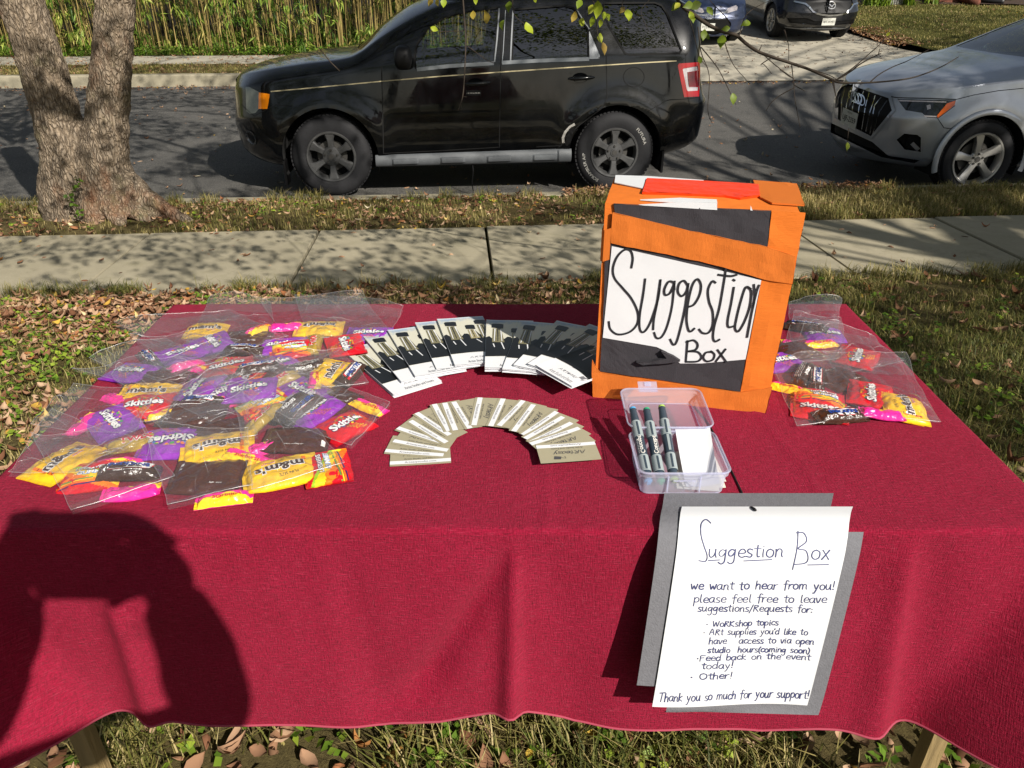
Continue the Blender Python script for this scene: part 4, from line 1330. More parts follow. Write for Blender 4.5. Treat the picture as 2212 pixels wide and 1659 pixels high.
# lower hem read along the front: photo positions to drop
HEM = [front_xb(px, py) for px, py in ((-60, 1556), (250, 1556), (430, 1560), (600, 1566), (830, 1572), (950, 1562), (1040, 1545), (1105, 1532), (1160, 1546), (1240, 1566), (1330, 1571), (1500, 1574), (1640, 1578), (1760, 1570), (1885, 1574), (1960, 1567), (2010, 1563), (2300, 1560))]
HX, HB = [h[0] for h in HEM], [h[1] for h in HEM]
DROP = .355
RIDGES = [  # photo line from-to, outward amount, width, asymmetry
    ((1112, 1158), (1104, 1532), .022, .016, .5), ((1100, 1200), (925, 1470), -.022, .026, 0), ((1165, 1170), (1250, 1560), -.006, .05, 0),
    ((690, 1150), (760, 1560), .006, .035, 0), ((735, 1175), (800, 1520), -.008, .04, 0), ((430, 1150), (320, 1330), .010, .04, 0),
    ((236, 1250), (335, 1575), .022, .026, .6), ((200, 1330), (290, 1570), -.016, .05, 0), ((540, 1160), (480, 1560), .006, .06, 0),
    ((1965, 1165), (1880, 1590), .020, .030, .5), ((2030, 1170), (1965, 1560), -.014, .04, 0), ((1800, 1150), (1750, 1560), .008, .06, 0), ((1320, 1150), (1340, 1560), .008, .07, 0)]
RL = []
for p0, p1, amp, wd, asym in RIDGES:
    a, c_ = front_xb(*p0), front_xb(*p1)
    RL.append((a, c_, amp, wd, asym))
def front_fold(x, bb):
    f = 0
    for (x0, b0), (x1, b1), amp, wd, asym in RL:
        q = (bb - b0) / (b1 - b0)
        xc = x0 + (x1 - x0) * q
        dx = x - xc
        w_ = wd * (.55 + .6 * max(0, min(1.2, q))) * (1 - asym * (.5 if dx > 0 else 0))
        g = math.exp(-(dx / w_)**2) * amp
        f += g * max(0, min(1, q + .12)) ** .7 * max(0, min(1, (1.3 - q) / .3))
    return f
CS, CK = .30, 1.15
def cloth_pt(cx, cy):
    """cx,cy in metres on the flat cloth, same axes as the table"""
    a = cx - TX1 if cx > TX1 else cx - TX0 if cx < TX0 else 0
    if cy < TY0: bq = TY0 - cy; back = False
    elif cy > TY1: bq = cy - TY1; back = True
    else: bq = 0; back = False
    sa = 1 if a > 0 else -1; a = abs(a)
    und = .0019 * mnoise.noise((cx * 5, cy * 5, 1)) + .0008 * mnoise.noise((cx * 14, cy * 14, 4)) + .0013
    # ironed crease lines on the top
    for x0 in (.03, .405):
        und += .0022 * math.exp(-((cx - x0 - .02 * math.sin(cy * 9)) / .006)**2)
    r0 = .006
    def wrap(d):
        # (outward, down) after rounding the table edge
        L = r0 * math.pi / 2
        if d < L: return r0 * math.sin(d / r0), r0 * (1 - math.cos(d / r0))
        return r0, r0 + d - L
    if a == 0 and bq == 0: return Vector((cx, cy, TZ + und))
    sb = 1 if back else -1
    yb = TY1 if back else TY0
    if a == 0:
        o, dn = wrap(bq)
        k = min(1, bq / .05)
        if not back:
            f = front_fold(cx, bq)
            ov = max(cx - (TX1 - CS * bq), (TX0 + CS * bq) - cx)      # past the line where the corner gathers
            ov = .5 * (ov + math.sqrt(ov * ov + .0004)) - .004
            f += CK * max(0, ov)
            f += (.005 * mnoise.noise((cx * 6, bq * 1.6, 9)) + .0022 * mnoise.noise((cx * 17, bq * 5, 3))) * min(1, bq / .1)
        else: f = .02 * math.sin(cx * 14) * bq / DROP
        return Vector((cx, yb + sb * (o + f * k), TZ - math.sqrt(max(dn * dn - min(f, .9 * dn)**2, dn * dn * .2)) + und * (1 - k)))
    xb = TX1 if sa > 0 else TX0
    if bq == 0:
        o, dn = wrap(a)
        f = (.03 * math.sin(cy * 17 + sa) + .014 * math.sin(cy * 41)) * a / DROP
        ce = max(0, 1 - min(cy - TY0, TY1 - cy) / .16)
        f += .05 * ce**2 * (a / DROP) + .012 * (a / DROP)
        return Vector((xb + sa * (o + f * min(1, a / .05)), cy, TZ - dn + und * max(0, 1 - a / .05)))
    r = math.hypot(a, bq); th = math.atan2(bq, a)
    o, dn = wrap(r)
    s2_ = math.sin(2 * th)
    fl = r * .50 * s2_**.9
    lat = r * .16 * math.sin(4 * th)
    # join the offsets of the two drops at the fold's feet
    fs = .062 * (r / DROP); ff = CK * (CS * r) if not back else .05 * (r / DROP)
    ca, sb_ = math.cos(th)**2, math.sin(th)**2
    kx, ky = (.40, .80) if not back else (.7, .7)
    hx_ = fl * kx + fs * ca - lat * .5; hy_ = fl * ky + ff * sb_ + lat * .5
    zz = math.sqrt(max(.05 * dn * dn, dn * dn - hx_ * hx_ - hy_ * hy_))
    return Vector((xb + sa * (hx_ + o * math.cos(th)), yb + sb * (hy_ + o * math.sin(th)), TZ - zz))
NX, NY = 300, 210
xs_ = np.linspace(TX0 - .33, TX1 + .33, NX + 1)
V, UV = [], []
ys_ = np.concatenate([np.linspace(0, 1, 82)[:-1] - 1, np.linspace(0, 1, NY + 1 - 81)])
for v_ in ys_:
    for x in xs_:
        xx = min(max(x, TX0), TX1)
        hem = np.interp(xx, HX, HB) + (0 if TX0 <= x <= TX1 else 0)
        if v_ < 0: cy = TY0 + v_ * hem
        else: cy = TY0 + v_ * (TY1 + .34 - TY0)
        V.append(tuple(cloth_pt(float(x), float(cy))))
        UV.append((x, cy))
n1_ = NX + 1
Fq = [(j * n1_ + i, j * n1_ + i + 1, (j + 1) * n1_ + i + 1, (j + 1) * n1_ + i) for j in range(len(ys_) - 1) for i in range(NX)]
me = bpy.data.meshes.new('tablecloth')
me.from_pydata(V, [], Fq)
uvl = me.uv_layers.new(name='UVMap')
li = np.zeros(len(me.loops), dtype=np.int32); me.loops.foreach_get('vertex_index', li)
uvl.data.foreach_set('uv', np.array(UV, dtype=np.float32)[li].ravel())
cloth = link_mesh('tablecloth', me, m_cloth, None, True)
tag(cloth, 'burgundy slub linen cloth draped over the whole folding table', 'tablecloth')
mb = MB()
edge = [V[i] for i in range(n1_)]
mb.tube(edge, .0022, 5, cap=False)
mb.tube([V[j * n1_] for j in range(len(ys_))], .0022, 5, cap=False)
mb.tube([V[j * n1_ + NX] for j in range(len(ys_))], .0022, 5, cap=False)
mb.tube([V[(len(ys_) - 1) * n1_ + i] for i in range(n1_)], .0022, 5, cap=False)
mb.build('hem', mat('hem_thread', '#9a3a4e', .85), cloth, smooth=True)
# ================================================================ PAPER GOODS
# one-line handwriting: glyph -> (advance, strokes); x-height 1
def _s(t_): return [[tuple(float(q) for q in p.split(',')) for p in st.split()] for st in t_.split('|')]
HAND = {k: (w_, _s(s_)) for k, w_, s_ in [
    ('a', 1.0, '.8,.9 .5,1 .15,.75 .1,.3 .35,0 .65,.2 .8,.8|.8,.95 .78,.3 .9,.02'), ('b', .95, '.15,1.9 .12,.9 .12,.05|.12,.6 .45,1 .78,.75 .75,.25 .45,0 .12,.15'),
    ('c', .85, '.75,.85 .45,1 .12,.65 .15,.2 .45,0 .75,.15'), ('d', 1.0, '.75,.8 .4,1 .1,.6 .15,.15 .45,0 .75,.3|.82,1.9 .78,.8 .82,.02'),
    ('e', .9, '.15,.5 .75,.55 .7,.9 .4,1 .12,.65 .15,.2 .45,0 .8,.12'), ('f', .75, '.75,1.75 .5,1.95 .35,1.6 .32,.6 .3,-.3|.05,.95 .65,1.0'),
    ('g', 1.0, '.75,.85 .4,1 .1,.65 .2,.25 .5,.25 .75,.7|.78,1 .75,.1 .7,-.6 .4,-.9 .1,-.65'), ('h', .95, '.15,1.9 .12,.9 .1,0|.12,.6 .4,1 .7,.85 .72,.4 .75,0'),
    ('i', .45, '.2,.95 .18,.4 .22,0|.2,1.4 .22,1.45'), ('k', .9, '.15,1.8 .12,.9 .1,0|.7,1.0 .15,.5 .75,0'), ('l', .5, '.2,1.85 .16,.9 .2,.1 .4,.05'),
    ('m', 1.35, '.1,.95 .12,.5 .1,0|.12,.6 .35,1 .58,.8 .58,0|.58,.6 .85,1 1.1,.8 1.12,.3 1.2,0'), ('n', .95, '.1,.95 .12,.5 .1,0|.12,.6 .4,1 .7,.8 .7,.3 .8,0'),
    ('o', .95, '.45,1 .15,.8 .1,.3 .4,0 .75,.2 .78,.75 .45,1'), ('p', .95, '.12,.95 .12,.1 .08,-.85|.12,.65 .45,1 .78,.7 .7,.2 .35,.05 .12,.25'),
    ('q', 1.0, '.75,.85 .4,1 .1,.6 .2,.15 .5,.1 .75,.5|.78,1 .75,0 .74,-.8 .9,-.6'), ('r', .75, '.1,.95 .12,.5 .1,0|.12,.55 .35,.9 .65,.95'),
    ('s', .8, '.65,.9 .35,1 .15,.75 .35,.5 .65,.3 .5,0 .1,.08'), ('t', .75, '.38,1.6 .34,.7 .4,.05 .6,.05|.05,1.05 .7,1.08'),
    ('u', 1.0, '.12,1 .12,.35 .3,0 .6,.2 .75,.7|.76,1 .75,.4 .85,0'), ('v', .85, '.08,1 .38,.02 .72,1'), ('w', 1.2, '.08,1 .3,.02 .55,.7 .8,.02 1.05,1'),
    ('y', .95, '.1,1 .35,.3|.75,1 .5,.1 .25,-.7 .05,-.75'), ('x', .85, '.1,1 .7,0|.7,1 .08,0'), ('z', .85, '.1,1 .7,1 .1,0 .75,0'), ("'", .3, '.15,1.7 .1,1.3'), ('!', .45, '.25,1.9 .2,.5|.18,.05 .2,.1'),
    ('/', .7, '.6,1.8 .05,-.4'), (':', .4, '.2,.75 .22,.8|.18,.1 .2,.15'), ('(', .5, '.4,1.7 .1,.9 .15,.1 .4,-.4'), (')', .5, '.1,1.7 .4,.9 .35,.1 .1,-.4'), ('.', .4, '.15,.0 .2,.06'),
    ('*', .55, '.15,.55 .25,.55 .22,.65 .15,.55'), (' ', .8, ''), ('W', 1.5, '.08,1.55 .35,0 .7,1.2 1.0,0 1.35,1.5'), ('A', 1.25, '.05,0 .55,1.75 1.0,0|.25,.6 .85,.65'), ('F', 1.05, '.95,1.6 .2,1.6 .15,.7 .12,0|.15,.85 .75,.9'),
    ('O', 1.4, '.65,1.6 .2,1.3 .15,.5 .55,0 1.1,.3 1.15,1.1 .65,1.6'), ('T', 1.1, '.05,1.95 1.1,2.1|.55,2.0 .5,1.0 .4,0'), ('R', 1.1, '.2,1.5 .15,.7 .1,0|.2,1.5 .7,1.55 .8,1.15 .2,.8|.35,.75 .9,0'),
    ('S', 1.3, '1.0,2.2 .75,2.5 .45,2.2 .5,1.5 .85,.8 .8,.0 .4,-.5 .0,-.35'), ('B', 1.35, '.35,2.1 .3,1.0 .15,-.4|.3,2.05 .85,2.1 .9,1.5 .35,1.05|.35,1.05 1.0,.9 .95,.1 .15,-.15'), ('K', 1.1, '.15,1.6 .1,0|.85,1.5 .15,.7 .9,0'), ('E', 1.0, '.8,1.5 .15,1.5 .12,0 .8,0|.15,.8 .65,.8'),
]}
HAND[' '] = (.8, [])
def hand_len(s): return sum(HAND[c][0] for c in s)
def handwrite(mb, s, fn, x0, y0, x1, y1, xh, width, slant=.12, mi=0, seed=0, asc=.72):
    """write s from (x0,y0) to (x1,y1) in the 2D frame of fn"""
    rr = random.Random(seed)
    L = math.hypot(x1 - x0, y1 - y0)
    ux, uy = (x1 - x0) / L, (y1 - y0) / L
    k = L / hand_len(s)
    pos = 0
    for ch in s:
        adv, strokes = HAND[ch]
        jx, jy = rr.uniform(-.04, .04), rr.uniform(-.08, .08)
        for st in strokes:
            pts = []
            for (x, y) in st:
                y = 1 + (y - 1) * asc if y > 1 else (y * .85 if y < 0 else y)
                X = (pos + x + jx) * k + slant * y * xh
                Y = (y + jy) * xh
                pts.append((x0 + ux * X - uy * Y, y0 + uy * X + ux * Y))
            ribbon(mb, smooth_line(pts, 5), width * rr.uniform(.8, 1.25), fn, mi)
        pos += adv

m_paper = mat('white_paper', '#d3d5d8', .75, var=.03, vscale=6)
m_greypaper = mat('grey_construction_paper', '#6b6b70', .9, var=.12, vscale=120, bump=.2, bscale=400)
m_bluepen = mat('blue_marker_ink', '#3a3f6b', .6, var=.3, vscale=90)
m_blackpen = mat('black_marker_ink', '#1d1f24', .6, var=.35, vscale=60)
# ------------------------------------------------ hanging notice
PROF = [(-.09, .860, .7440), (0.0, .820, .7455), (.06, .803, .747), (.12, .786, .744), (.22, .768, .722), (.38, .757, .680), (.6, .748, .618), (.8, .741, .560), (1.0, .735, .500), (1.12, .731, .468)]
PV = [p[0] for p in PROF]
def notice(u, v, off=0.0):
    y = float(pchip(PV, [p[1] for p in PROF], v)); z = float(pchip(PV, [p[2] for p in PROF], v))
    e = .01
    y2 = float(pchip(PV, [p[1] for p in PROF], v + e)); z2 = float(pchip(PV, [p[2] for p in PROF], v + e))
    t_ = Vector((0, y2 - y, z2 - z)).normalized()
    n = Vector((0, t_.z, -t_.y))               # outwards, to the viewer and up
    if n.z - n.y < 0: n = -n
    depth = y * math.cos(PITCH) - (z - CAM_Z) * math.sin(PITCH)
    xl = (1472 + (1408 - 1472) * v - CXP) / FPX * depth
    xr = (1840 + (1748 - 1840) * v - CXP) / FPX * depth
    curl = .004 * max(0, v - .2) * math.cos(u * 3.3) + .003 * math.sin(u * 5 + 1) * max(0, v - .1)
    tilt = -.008 * u * (v if v > .15 else max(0, v) * 1.0)
    return Vector((xl + (xr - xl) * u, y, z + tilt)) + n * (off + curl + .002)
notice_root = thing('hanging_notice', 'handwritten white suggestion notice on grey backing hanging over the cloth front', 'notice', (0, 0, 0))
mb = MB(); mb.grid(16, 40, lambda u, v: notice(u, v * 1.045, .0062)); mb.grid(16, 40, lambda u, v: notice(u, v * 1.045, .0058))
sheet = mb.build('white_sheet', m_paper, notice_root, smooth=True)
mb = MB(); mb.grid(16, 40, lambda u, v: notice(-.115 + .985 * u, -.080 + 1.01 * v, .0036))
mb.build('backing_sheet', m_greypaper, notice_root, smooth=True)
mb = MB(); mb.grid(16, 40, lambda u, v: notice(.10 + 1.0 * u, .135 + .985 * v, .0012))
mb.build('backing_sheet', m_greypaper, notice_root, smooth=True)
def nt_uv(px, py):
    v = (py - 1109) / (1519 - 1109)
    l, r = 1472 - 64 * v, 1840 - 92 * v
    v2 = v - .017 * (px - l) / (r - l)
    return (px - l) / (r - l), v2
# vertical positions: photo rows to sheet rows (perspective over the bend)
_vv = np.linspace(-.1, 1.12, 123)
_row = [project(notice(.5, q))[1] for q in _vv]
def nt_fn(px, py):
    l = np.interp(py, [1109, 1519], [1472, 1408]); r = np.interp(py, [1109, 1519], [1840, 1748])
    v = float(np.interp(py - 6 * ((px - l) / (r - l) - .5), _row, _vv))
    return notice((px - l) / (r - l), v, .0068)
def z5(x, y): return (x * .4587 + 1283, y * .4587 + 814)
mb = MB()
def rw_(k): return (.96, 1.0, 1.05)[k % 3]
def nline(s, x0, y0, x1, y1, xh, w_=1.9, seed=1):
    a, c_ = z5(x0, y0), z5(x1, y1)
    handwrite(mb, s, lambda x, y: nt_fn(x, -y), a[0], -a[1], c_[0], -c_[1], xh * .4587 * .88, w_ * rw_(seed), seed=seed)
def nstroke(pts, w_=2.0): ribbon(mb, smooth_line([z5(*p) for p in pts], 6), w_, lambda x, y: nt_fn(x, y))
nstroke([(552, 700), (530, 684), (508, 700), (503, 740), (515, 790), (528, 830), (520, 855), (490, 852)])
nline('uggestion', 532, 838, 885, 842, 40, 2.2, 3)
nstroke([(958, 735), (950, 800), (928, 898)]); nstroke([(950, 740), (985, 742), (995, 775), (955, 805), (990, 815), (1000, 850), (985, 870), (935, 875)])
nline('ox', 1012, 850, 1105, 852, 46, 2.2, 4)
for p in ([(535, 852), (585, 850)], [(700, 856), (830, 852)], [(1000, 878), (1095, 877)]): nstroke(p)
nline('we want to hear from you!', 448, 982, 1125, 994, 27, 1.9, 5)
nline('please feel free to leave', 462, 1042, 1092, 1055, 26, 1.8, 6)
nline('suggestions/Requests for:', 482, 1082, 1026, 1100, 23, 1.8, 7)
nline('* WoRKshop topics', 522, 1156, 868, 1158, 20, 1.7, 8)
nline("* ARt supplies you'd like to", 508, 1192, 1006, 1206, 20, 1.7, 9)
nline('have   access to via open', 535, 1236, 1036, 1249, 21, 1.8, 10)
nline('studio  hours(coming soon)', 530, 1276, 1016, 1292, 19, 1.8, 11)
nline('*Feed back on the event', 478, 1312, 1022, 1322, 20, 1.8, 12)
nline('today!', 503, 1350, 655, 1353, 21, 1.8, 13)
nline('* Other!', 450, 1398, 652, 1401, 21, 1.8, 14)
nline('Thank you so much for your support!', 303, 1496, 1020, 1504, 27, 1.9, 15)
mb.build('handwriting', m_bluepen, sheet)

# ------------------------------------------------ suggestion box
BL, BR = at_z(1283, 855, TZ), at_z(1652, 891, TZ)
bx = (BR - BL); BW = bx.length; bx.normalize(); by = Vector((-bx.y, bx.x, 0)); BH, BD = .330, .165
def boxp(u, v, d=0.0):          # u,v in metres on the front face, d outwards
    return BL + bx * u + Vector((0, 0, v)) - by * d
def box_uv(px, py):
    d = ray(px, py); k = (BL - CAMP).dot(by) / d.dot(by)
    P = CAMP + d * k - BL
    return P.dot(bx), P.z
def z4(x, y): return (x * .36 + 1238.7, y * .36 + 353.9)
def ztop(x, y, d=.0):
    P = at_z(*z4(x, y), TZ + BH) - BL
    return P.dot(bx), P.dot(by)
def crepe(name, col, ang):
    m, t, b = newmat(name)
    tc = t.nodes.new('ShaderNodeTexCoord'); mp = t.nodes.new('ShaderNodeMapping')
    mp.inputs['Rotation'].default_value = (0, 0, 0)
    mp.inputs['Scale'].default_value = (50, 50, 1500) if ang else (1400, 1400, 60)
    t.links.new(tc.outputs['Object'], mp.inputs[0])
    n = noise_node(t, 1, 3, .6, mp.outputs[0])
    n2 = noise_node(t, 14, 5, .6, tc.outputs['Object'])
    c = mixnode(t, remap(t, n, .3, .7), tuple(q * .93 for q in srgb(col)), tuple(min(1, q * 1.05) for q in srgb(col)))
    c = mixnode(t, remap(t, n2, .35, .7, 0, .14), c, tuple(q * .7 for q in srgb(col)))
    t.links.new(c, b.inputs['Base Color']); b.inputs['Roughness'].default_value = .85; b.inputs['Specular IOR Level'].default_value = .2
    ad = t.nodes.new('ShaderNodeMath'); ad.operation = 'ADD'
    t.links.new(n, ad.inputs[0]); t.links.new(n2, ad.inputs[1])
    add_bump(t, b, ad.outputs[0], .35, .0022)
    return m
m_orange = crepe('orange_crepe', '#da7429', True)
m_orange2 = crepe('orange_crepe_band', '#ca6d29', False)
m_blackcrepe = crepe('black_crepe', '#3a383c', False)
m_tape = mat('red_orange_tape', '#ee3d0e', .38, spec=.3, bump=.35, bscale=45)
sbox = thing('suggestion_box', 'orange and black crepe covered suggestion box with hand lettered paper front', 'box', BL, math.atan2(bx.y, bx.x))
def bput(mb, name, m, par=None, **k):
    o = mb.build(name, m, None, **k)
    o.parent = par or sbox
    return o
LM = Matrix.Rotation(-math.atan2(bx.y, bx.x), 4, 'Z') @ Matrix.Translation(-BL)
class LB(MB):
    def build(self, *a, **k):
        self.v = [tuple(LM @ Vector(p)) for p in self.v]
        return MB.build(self, *a, **k)
mb = LB()
def body_pt(a, c_, w_):         # rounded slightly bulging carton
    return BL + bx * (BW * a) + by * (BD * c_) + Vector((0, 0, BH * w_))
NB = 14
def side(fn): mb.grid(NB, NB, fn)
def bulge(p, n, a, c_): return p + n * (.0016 * math.sin(math.pi * a) * math.sin(math.pi * c_) + .0008 * mnoise.noise(p * 25))
side(lambda u, v: bulge(body_pt(u, 0, v), -by, u, v)); side(lambda u, v: bulge(body_pt(1 - u, 1, v), by, u, v))
side(lambda u, v: bulge(body_pt(0, 1 - u, v), -bx, u, v)); side(lambda u, v: bulge(body_pt(1, u, v), bx, u, v))
side(lambda u, v: bulge(body_pt(u, v, 1), Vector((0, 0, 1)), u, v)); side(lambda u, v: body_pt(u, 1 - v, 0))
o = bput(mb, 'box_body', m_orange, smooth=False)
def slab(name, pts, m, d0, d1, jag=0.0, n=10, par=None, crumple=.0019):
    """paper strip on the front face: photo outline, standing d0..d1 off the face"""
    P = [box_uv(*z4(*p)) for p in pts]
    out = []
    for i in range(len(P)):
        a, c_ = P[i], P[(i + 1) % len(P)]
        k = max(1, int(math.hypot(c_[0] - a[0], c_[1] - a[1]) / .012))
        for q in range(k):
            f = q / k
            j = jag * mnoise.noise(((a[0] + (c_[0] - a[0]) * f) * 90, (a[1] + (c_[1] - a[1]) * f) * 90, len(P)))
            out.append((a[0] + (c_[0] - a[0]) * f + j, a[1] + (c_[1] - a[1]) * f + j))
    # fill with a triangulated grid so that the sheet can crumple
    bm = bmesh.new()
    top = [bm.verts.new((p[0], p[1], 0)) for p in out]
    f = bm.faces.new(top)
    bmesh.ops.triangulate(bm, faces=[f])
    bmesh.ops.subdivide_edges(bm, edges=[e for e in bm.edges if e.calc_length() > .02], cuts=3, use_grid_fill=False)
    bmesh.ops.triangulate(bm, faces=bm.faces)
    vs = [boxp(v.co.x, v.co.y, d1 + crumple * mnoise.noise((v.co.x * 40, v.co.y * 40, d1 * 900))) for v in bm.verts]
    bm.verts.index_update()
    fs = [tuple(v.index for v in f.verts) for f in bm.faces]
    bm.free()
    m_ = LB(); m_.add(vs, fs)
    k = len(out)
    m_.add([boxp(p[0], p[1], d1) for p in out] + [boxp(p[0], p[1], d0) for p in out], [(i, (i + 1) % k, k + (i + 1) % k, k + i) for i in range(k)])
    return bput(m_, name, m, par)
slab('black_band', [(242, 236), (1186, 278), (1163, 494), (700, 400), (250, 292)], m_blackcrepe, .001, .0035)
slab('black_backing', [(190, 480), (232, 468), (900, 606), (1112, 682), (1122, 700), (1030, 1170), (1002, 1362), (160, 1240), (172, 1030), (185, 780)], m_blackcrepe, .001, .003)
paper_face = slab('label_paper', [(232, 490), (900, 640), (1126, 692), (1100, 820), (1032, 1166), (770, 1190), (640, 1190), (560, 1120), (500, 1092), (178, 1036)], m_paper, .003, .0046, crumple=.0004)
slab('orange_band', [(236, 286), (700, 396), (1165, 492), (1330, 545), (1316, 712), (1160, 690), (900, 612), (560, 535), (226, 470)], m_orange2, .0036, .0062, .001)
slab('orange_edge_strip', [(1188, 276), (1392, 290), (1312, 700), (1200, 1240), (1150, 1492), (1000, 1380), (1004, 1350), (1040, 1160), (1128, 690), (1164, 492)], m_orange, .0016, .0040, .0006)
slab('orange_foot_band', [(112, 1170), (160, 1242), (560, 1310), (1004, 1362), (1190, 1330), (1152, 1494), (560, 1425), (118, 1400)], m_orange2, .0036, .0060, .0015)
slab('torn_flap', [(530, 1108), (600, 1138), (640, 1166), (560, 1178), (420, 1190), (380, 1172), (470, 1168), (560, 1150)], m_blackcrepe, .004, .012, .001, crumple=.004)
mb = LB()
def bstroke(pts, w_=.0034): ribbon(mb, smooth_line([box_uv(*z4(*p)) for p in pts], 6), w_, lambda u, v: boxp(u, v, .0056))
for st in ('350,615 358,560 345,515 310,508 265,550 240,620 250,680 300,740 350,800 387,880 385,950 340,1000 270,1015 225,985 215,940',
           '432,685 420,780 400,900 400,980 420,1002 450,970 480,900 510,800 524,690', '524,690 505,820 485,920 480,985',
           '607,745 602,706 572,700 548,745 552,778 580,768 606,715', '608,698 592,850 562,970 530,1030 500,1036 486,1005',
           '688,725 665,694 636,712 628,760 650,786 678,760 690,715', '690,712 672,850 646,970 620,1060 600,1076 582,1045',
           '690,850 725,835 757,780 766,720 745,684 715,720 690,820 680,920 690,985 705,997 726,980',
           '852,705 832,698 808,750 815,820 836,880 836,960 810,1005 775,1006 755,985', '915,622 900,720 875,860 847,960 838,1030 850,1057 876,1046', '870,658 940,666 978,658',
           '962,735 946,830 926,930 930,970 960,966', '960,688 966,692', '1062,742 1032,735 1000,830 976,930 970,980 990,996 1025,940 1057,850 1066,760 1047,734',
           '1082,718 1086,800 1066,900 1042,1030', '1076,850 1098,760 1112,722', '686,1054 681,1110 675,1176', '680,1060 722,1050 746,1075 735,1105 690,1116', '690,1116 746,1120 768,1150 745,1176 676,1179',
           '832,1120 795,1124 780,1155 800,1176 836,1166 846,1135 825,1116', '865,1108 916,1178', '912,1104 855,1176'):
    bstroke([tuple(float(q) for q in p.split(',')) for p in st.split()])
bput(mb, 'lettering', m_blackpen, paper_face)
# lid: white strip, tape, orange wrap
def topslab(name, pts, m, h0, h1, crumple=.0008):
    P = [ztop(*p) for p in pts]
    bm = bmesh.new()
    f = bm.faces.new([bm.verts.new((p[0], p[1], 0)) for p in P])
    bmesh.ops.triangulate(bm, faces=[f])
    for _ in range(2): bmesh.ops.subdivide_edges(bm, edges=[e for e in bm.edges if e.calc_length() > .015], cuts=1)
    bmesh.ops.triangulate(bm, faces=bm.faces)
    bm.verts.index_update()
    g = lambda u, v, h: BL + bx * u + by * v + Vector((0, 0, BH + .0018 + h))
    m_ = LB(); m_.add([g(v.co.x, v.co.y, h1 + crumple * mnoise.noise((v.co.x * 60, v.co.y * 60, h1 * 700))) for v in bm.verts], [tuple(v.index for v in f.verts) for f in bm.faces])
    bm.free()
    k = len(P); m_.add([g(*p, h1) for p in P] + [g(*p, 0) for p in P], [(i, (i + 1) % k, k + (i + 1) % k, k + i) for i in range(k)])
    return bput(m_, name, m)
topslab('white_lid_strip', [(252, 78), (450, 84), (780, 108), (780, 118), (430, 104), (418, 158), (246, 122)], m_paper, 0, .0012, .0003)
topslab('red_tape', [(440, 102), (780, 118), (1108, 142), (1116, 205), (1000, 222), (905, 208), (620, 195), (412, 188)], m_tape, 0, .0030, .0022)
topslab('lid_slot_paper', [(400, 226), (640, 216), (858, 226), (862, 246), (620, 244)], m_paper, 0, .0014, .0004)
topslab('orange_corner_wrap', [(1076, 112), (1340, 134), (1384, 262), (1190, 250), (1118, 215)], m_orange2, 0, .0024, .0012)
slab('lid_front_paper', [(392, 240), (640, 226), (862, 228), (862, 272), (420, 245)], m_paper, .0034, .0046, crumple=.0004)
slab('lid_front_paper', [(1062, 246), (1074, 276), (1060, 274)], m_paper, .0034, .0046, crumple=0)
# left edge wraps
mb = LB()
def lw(u, v):  # band wrapping round the left edge
    z = .245 + .05 * v
    return BL + (bx * (.012 * (1 - min(1, u * 2))) if u < .5 else by * (.09 * (u - .5) * 2)) - bx * (.0025 if u >= .5 else 0) - by * (.0066 if u < .5 else 0) + Vector((0, 0, z - .01 * u))
mb.grid(12, 4, lw)
bput(mb, 'orange_band', m_orange2)

# ------------------------------------------------ cord from the box to the notice
cpts = [(1500, 878, .0), (1530, 915, 0), (1548, 950, 0), (1572, 1000, 0), (1596, 1050, 0), (1612, 1084, 0), (1616, 1098, 0)]
mb = MB()
path = [at_z(px, py, TZ + .004) for px, py, _ in cpts]
path = [Vector(p) for p in smooth_line([tuple(p) for p in path], 8)]
mb.tube(path, .0013, 6)
k = path[-1]; e = notice(.43, .035, .009)
mb.tube([k, k + (e - k) * .5 + Vector((0, 0, .002)), e, e + Vector((.001, -.003, -.0005))], .0017, 6)
tag(mb.build('string_cord', mat('black_cord', '#0b0b0c', .8), None, True), 'thin black cord tying the white notice to the table top', 'cord')

# ------------------------------------------------ brochures
def z7(x, y): return (x * .26 + 752, y * .26 + 690.1)
m_white_gloss = mat('brochure_paper', '#e6e7ea', .35, spec=.5)
m_black_print = mat('print_black', '#141416', .3)
m_tan_print = mat('print_tan', '#a59a72', .3, var=.35, vscale=150)
m_dark_print = mat('print_brown', '#7d775a', .3, var=.3, vscale=150)
m_skyp, t, b = newmat('print_sky')
uvv = t.nodes.new('ShaderNodeTexCoord').outputs['UV']
sep = t.nodes.new('ShaderNodeSeparateXYZ'); t.links.new(uvv, sep.inputs[0])
n = noise_node(t, 5, 4, .6, uvv)
mth = t.nodes.new('ShaderNodeMath'); mth.operation = 'MULTIPLY_ADD'; t.links.new(n, mth.inputs[0]); mth.inputs[1].default_value = -.35; t.links.new(sep.outputs[1], mth.inputs[2])
c = mixnode(t, remap(t, mth.outputs[0], .70, .86), srgb('#d5d2c0'), srgb('#6f96c4'))
c = mixnode(t, remap(t, sep.outputs[1], .96, 1.0), c, srgb('#d7e0ea'))
t.links.new(c, b.inputs['Base Color']); b.inputs['Roughness'].default_value = .3
BRO = [((-70, 250), (380, 646)), ((140, 186), (446, 556)), ((330, 132), (562, 527)), ((565, 95), (738, 476)), ((750, 88), (890, 460)), ((1150, 92), (1137, 497)), ((1424, 118), (1281, 517)),
       ((1700, 150), (1372, 500)), ((.150, 1.366), (1488, 508)), ((.212, 1.316), (1558, 530))]
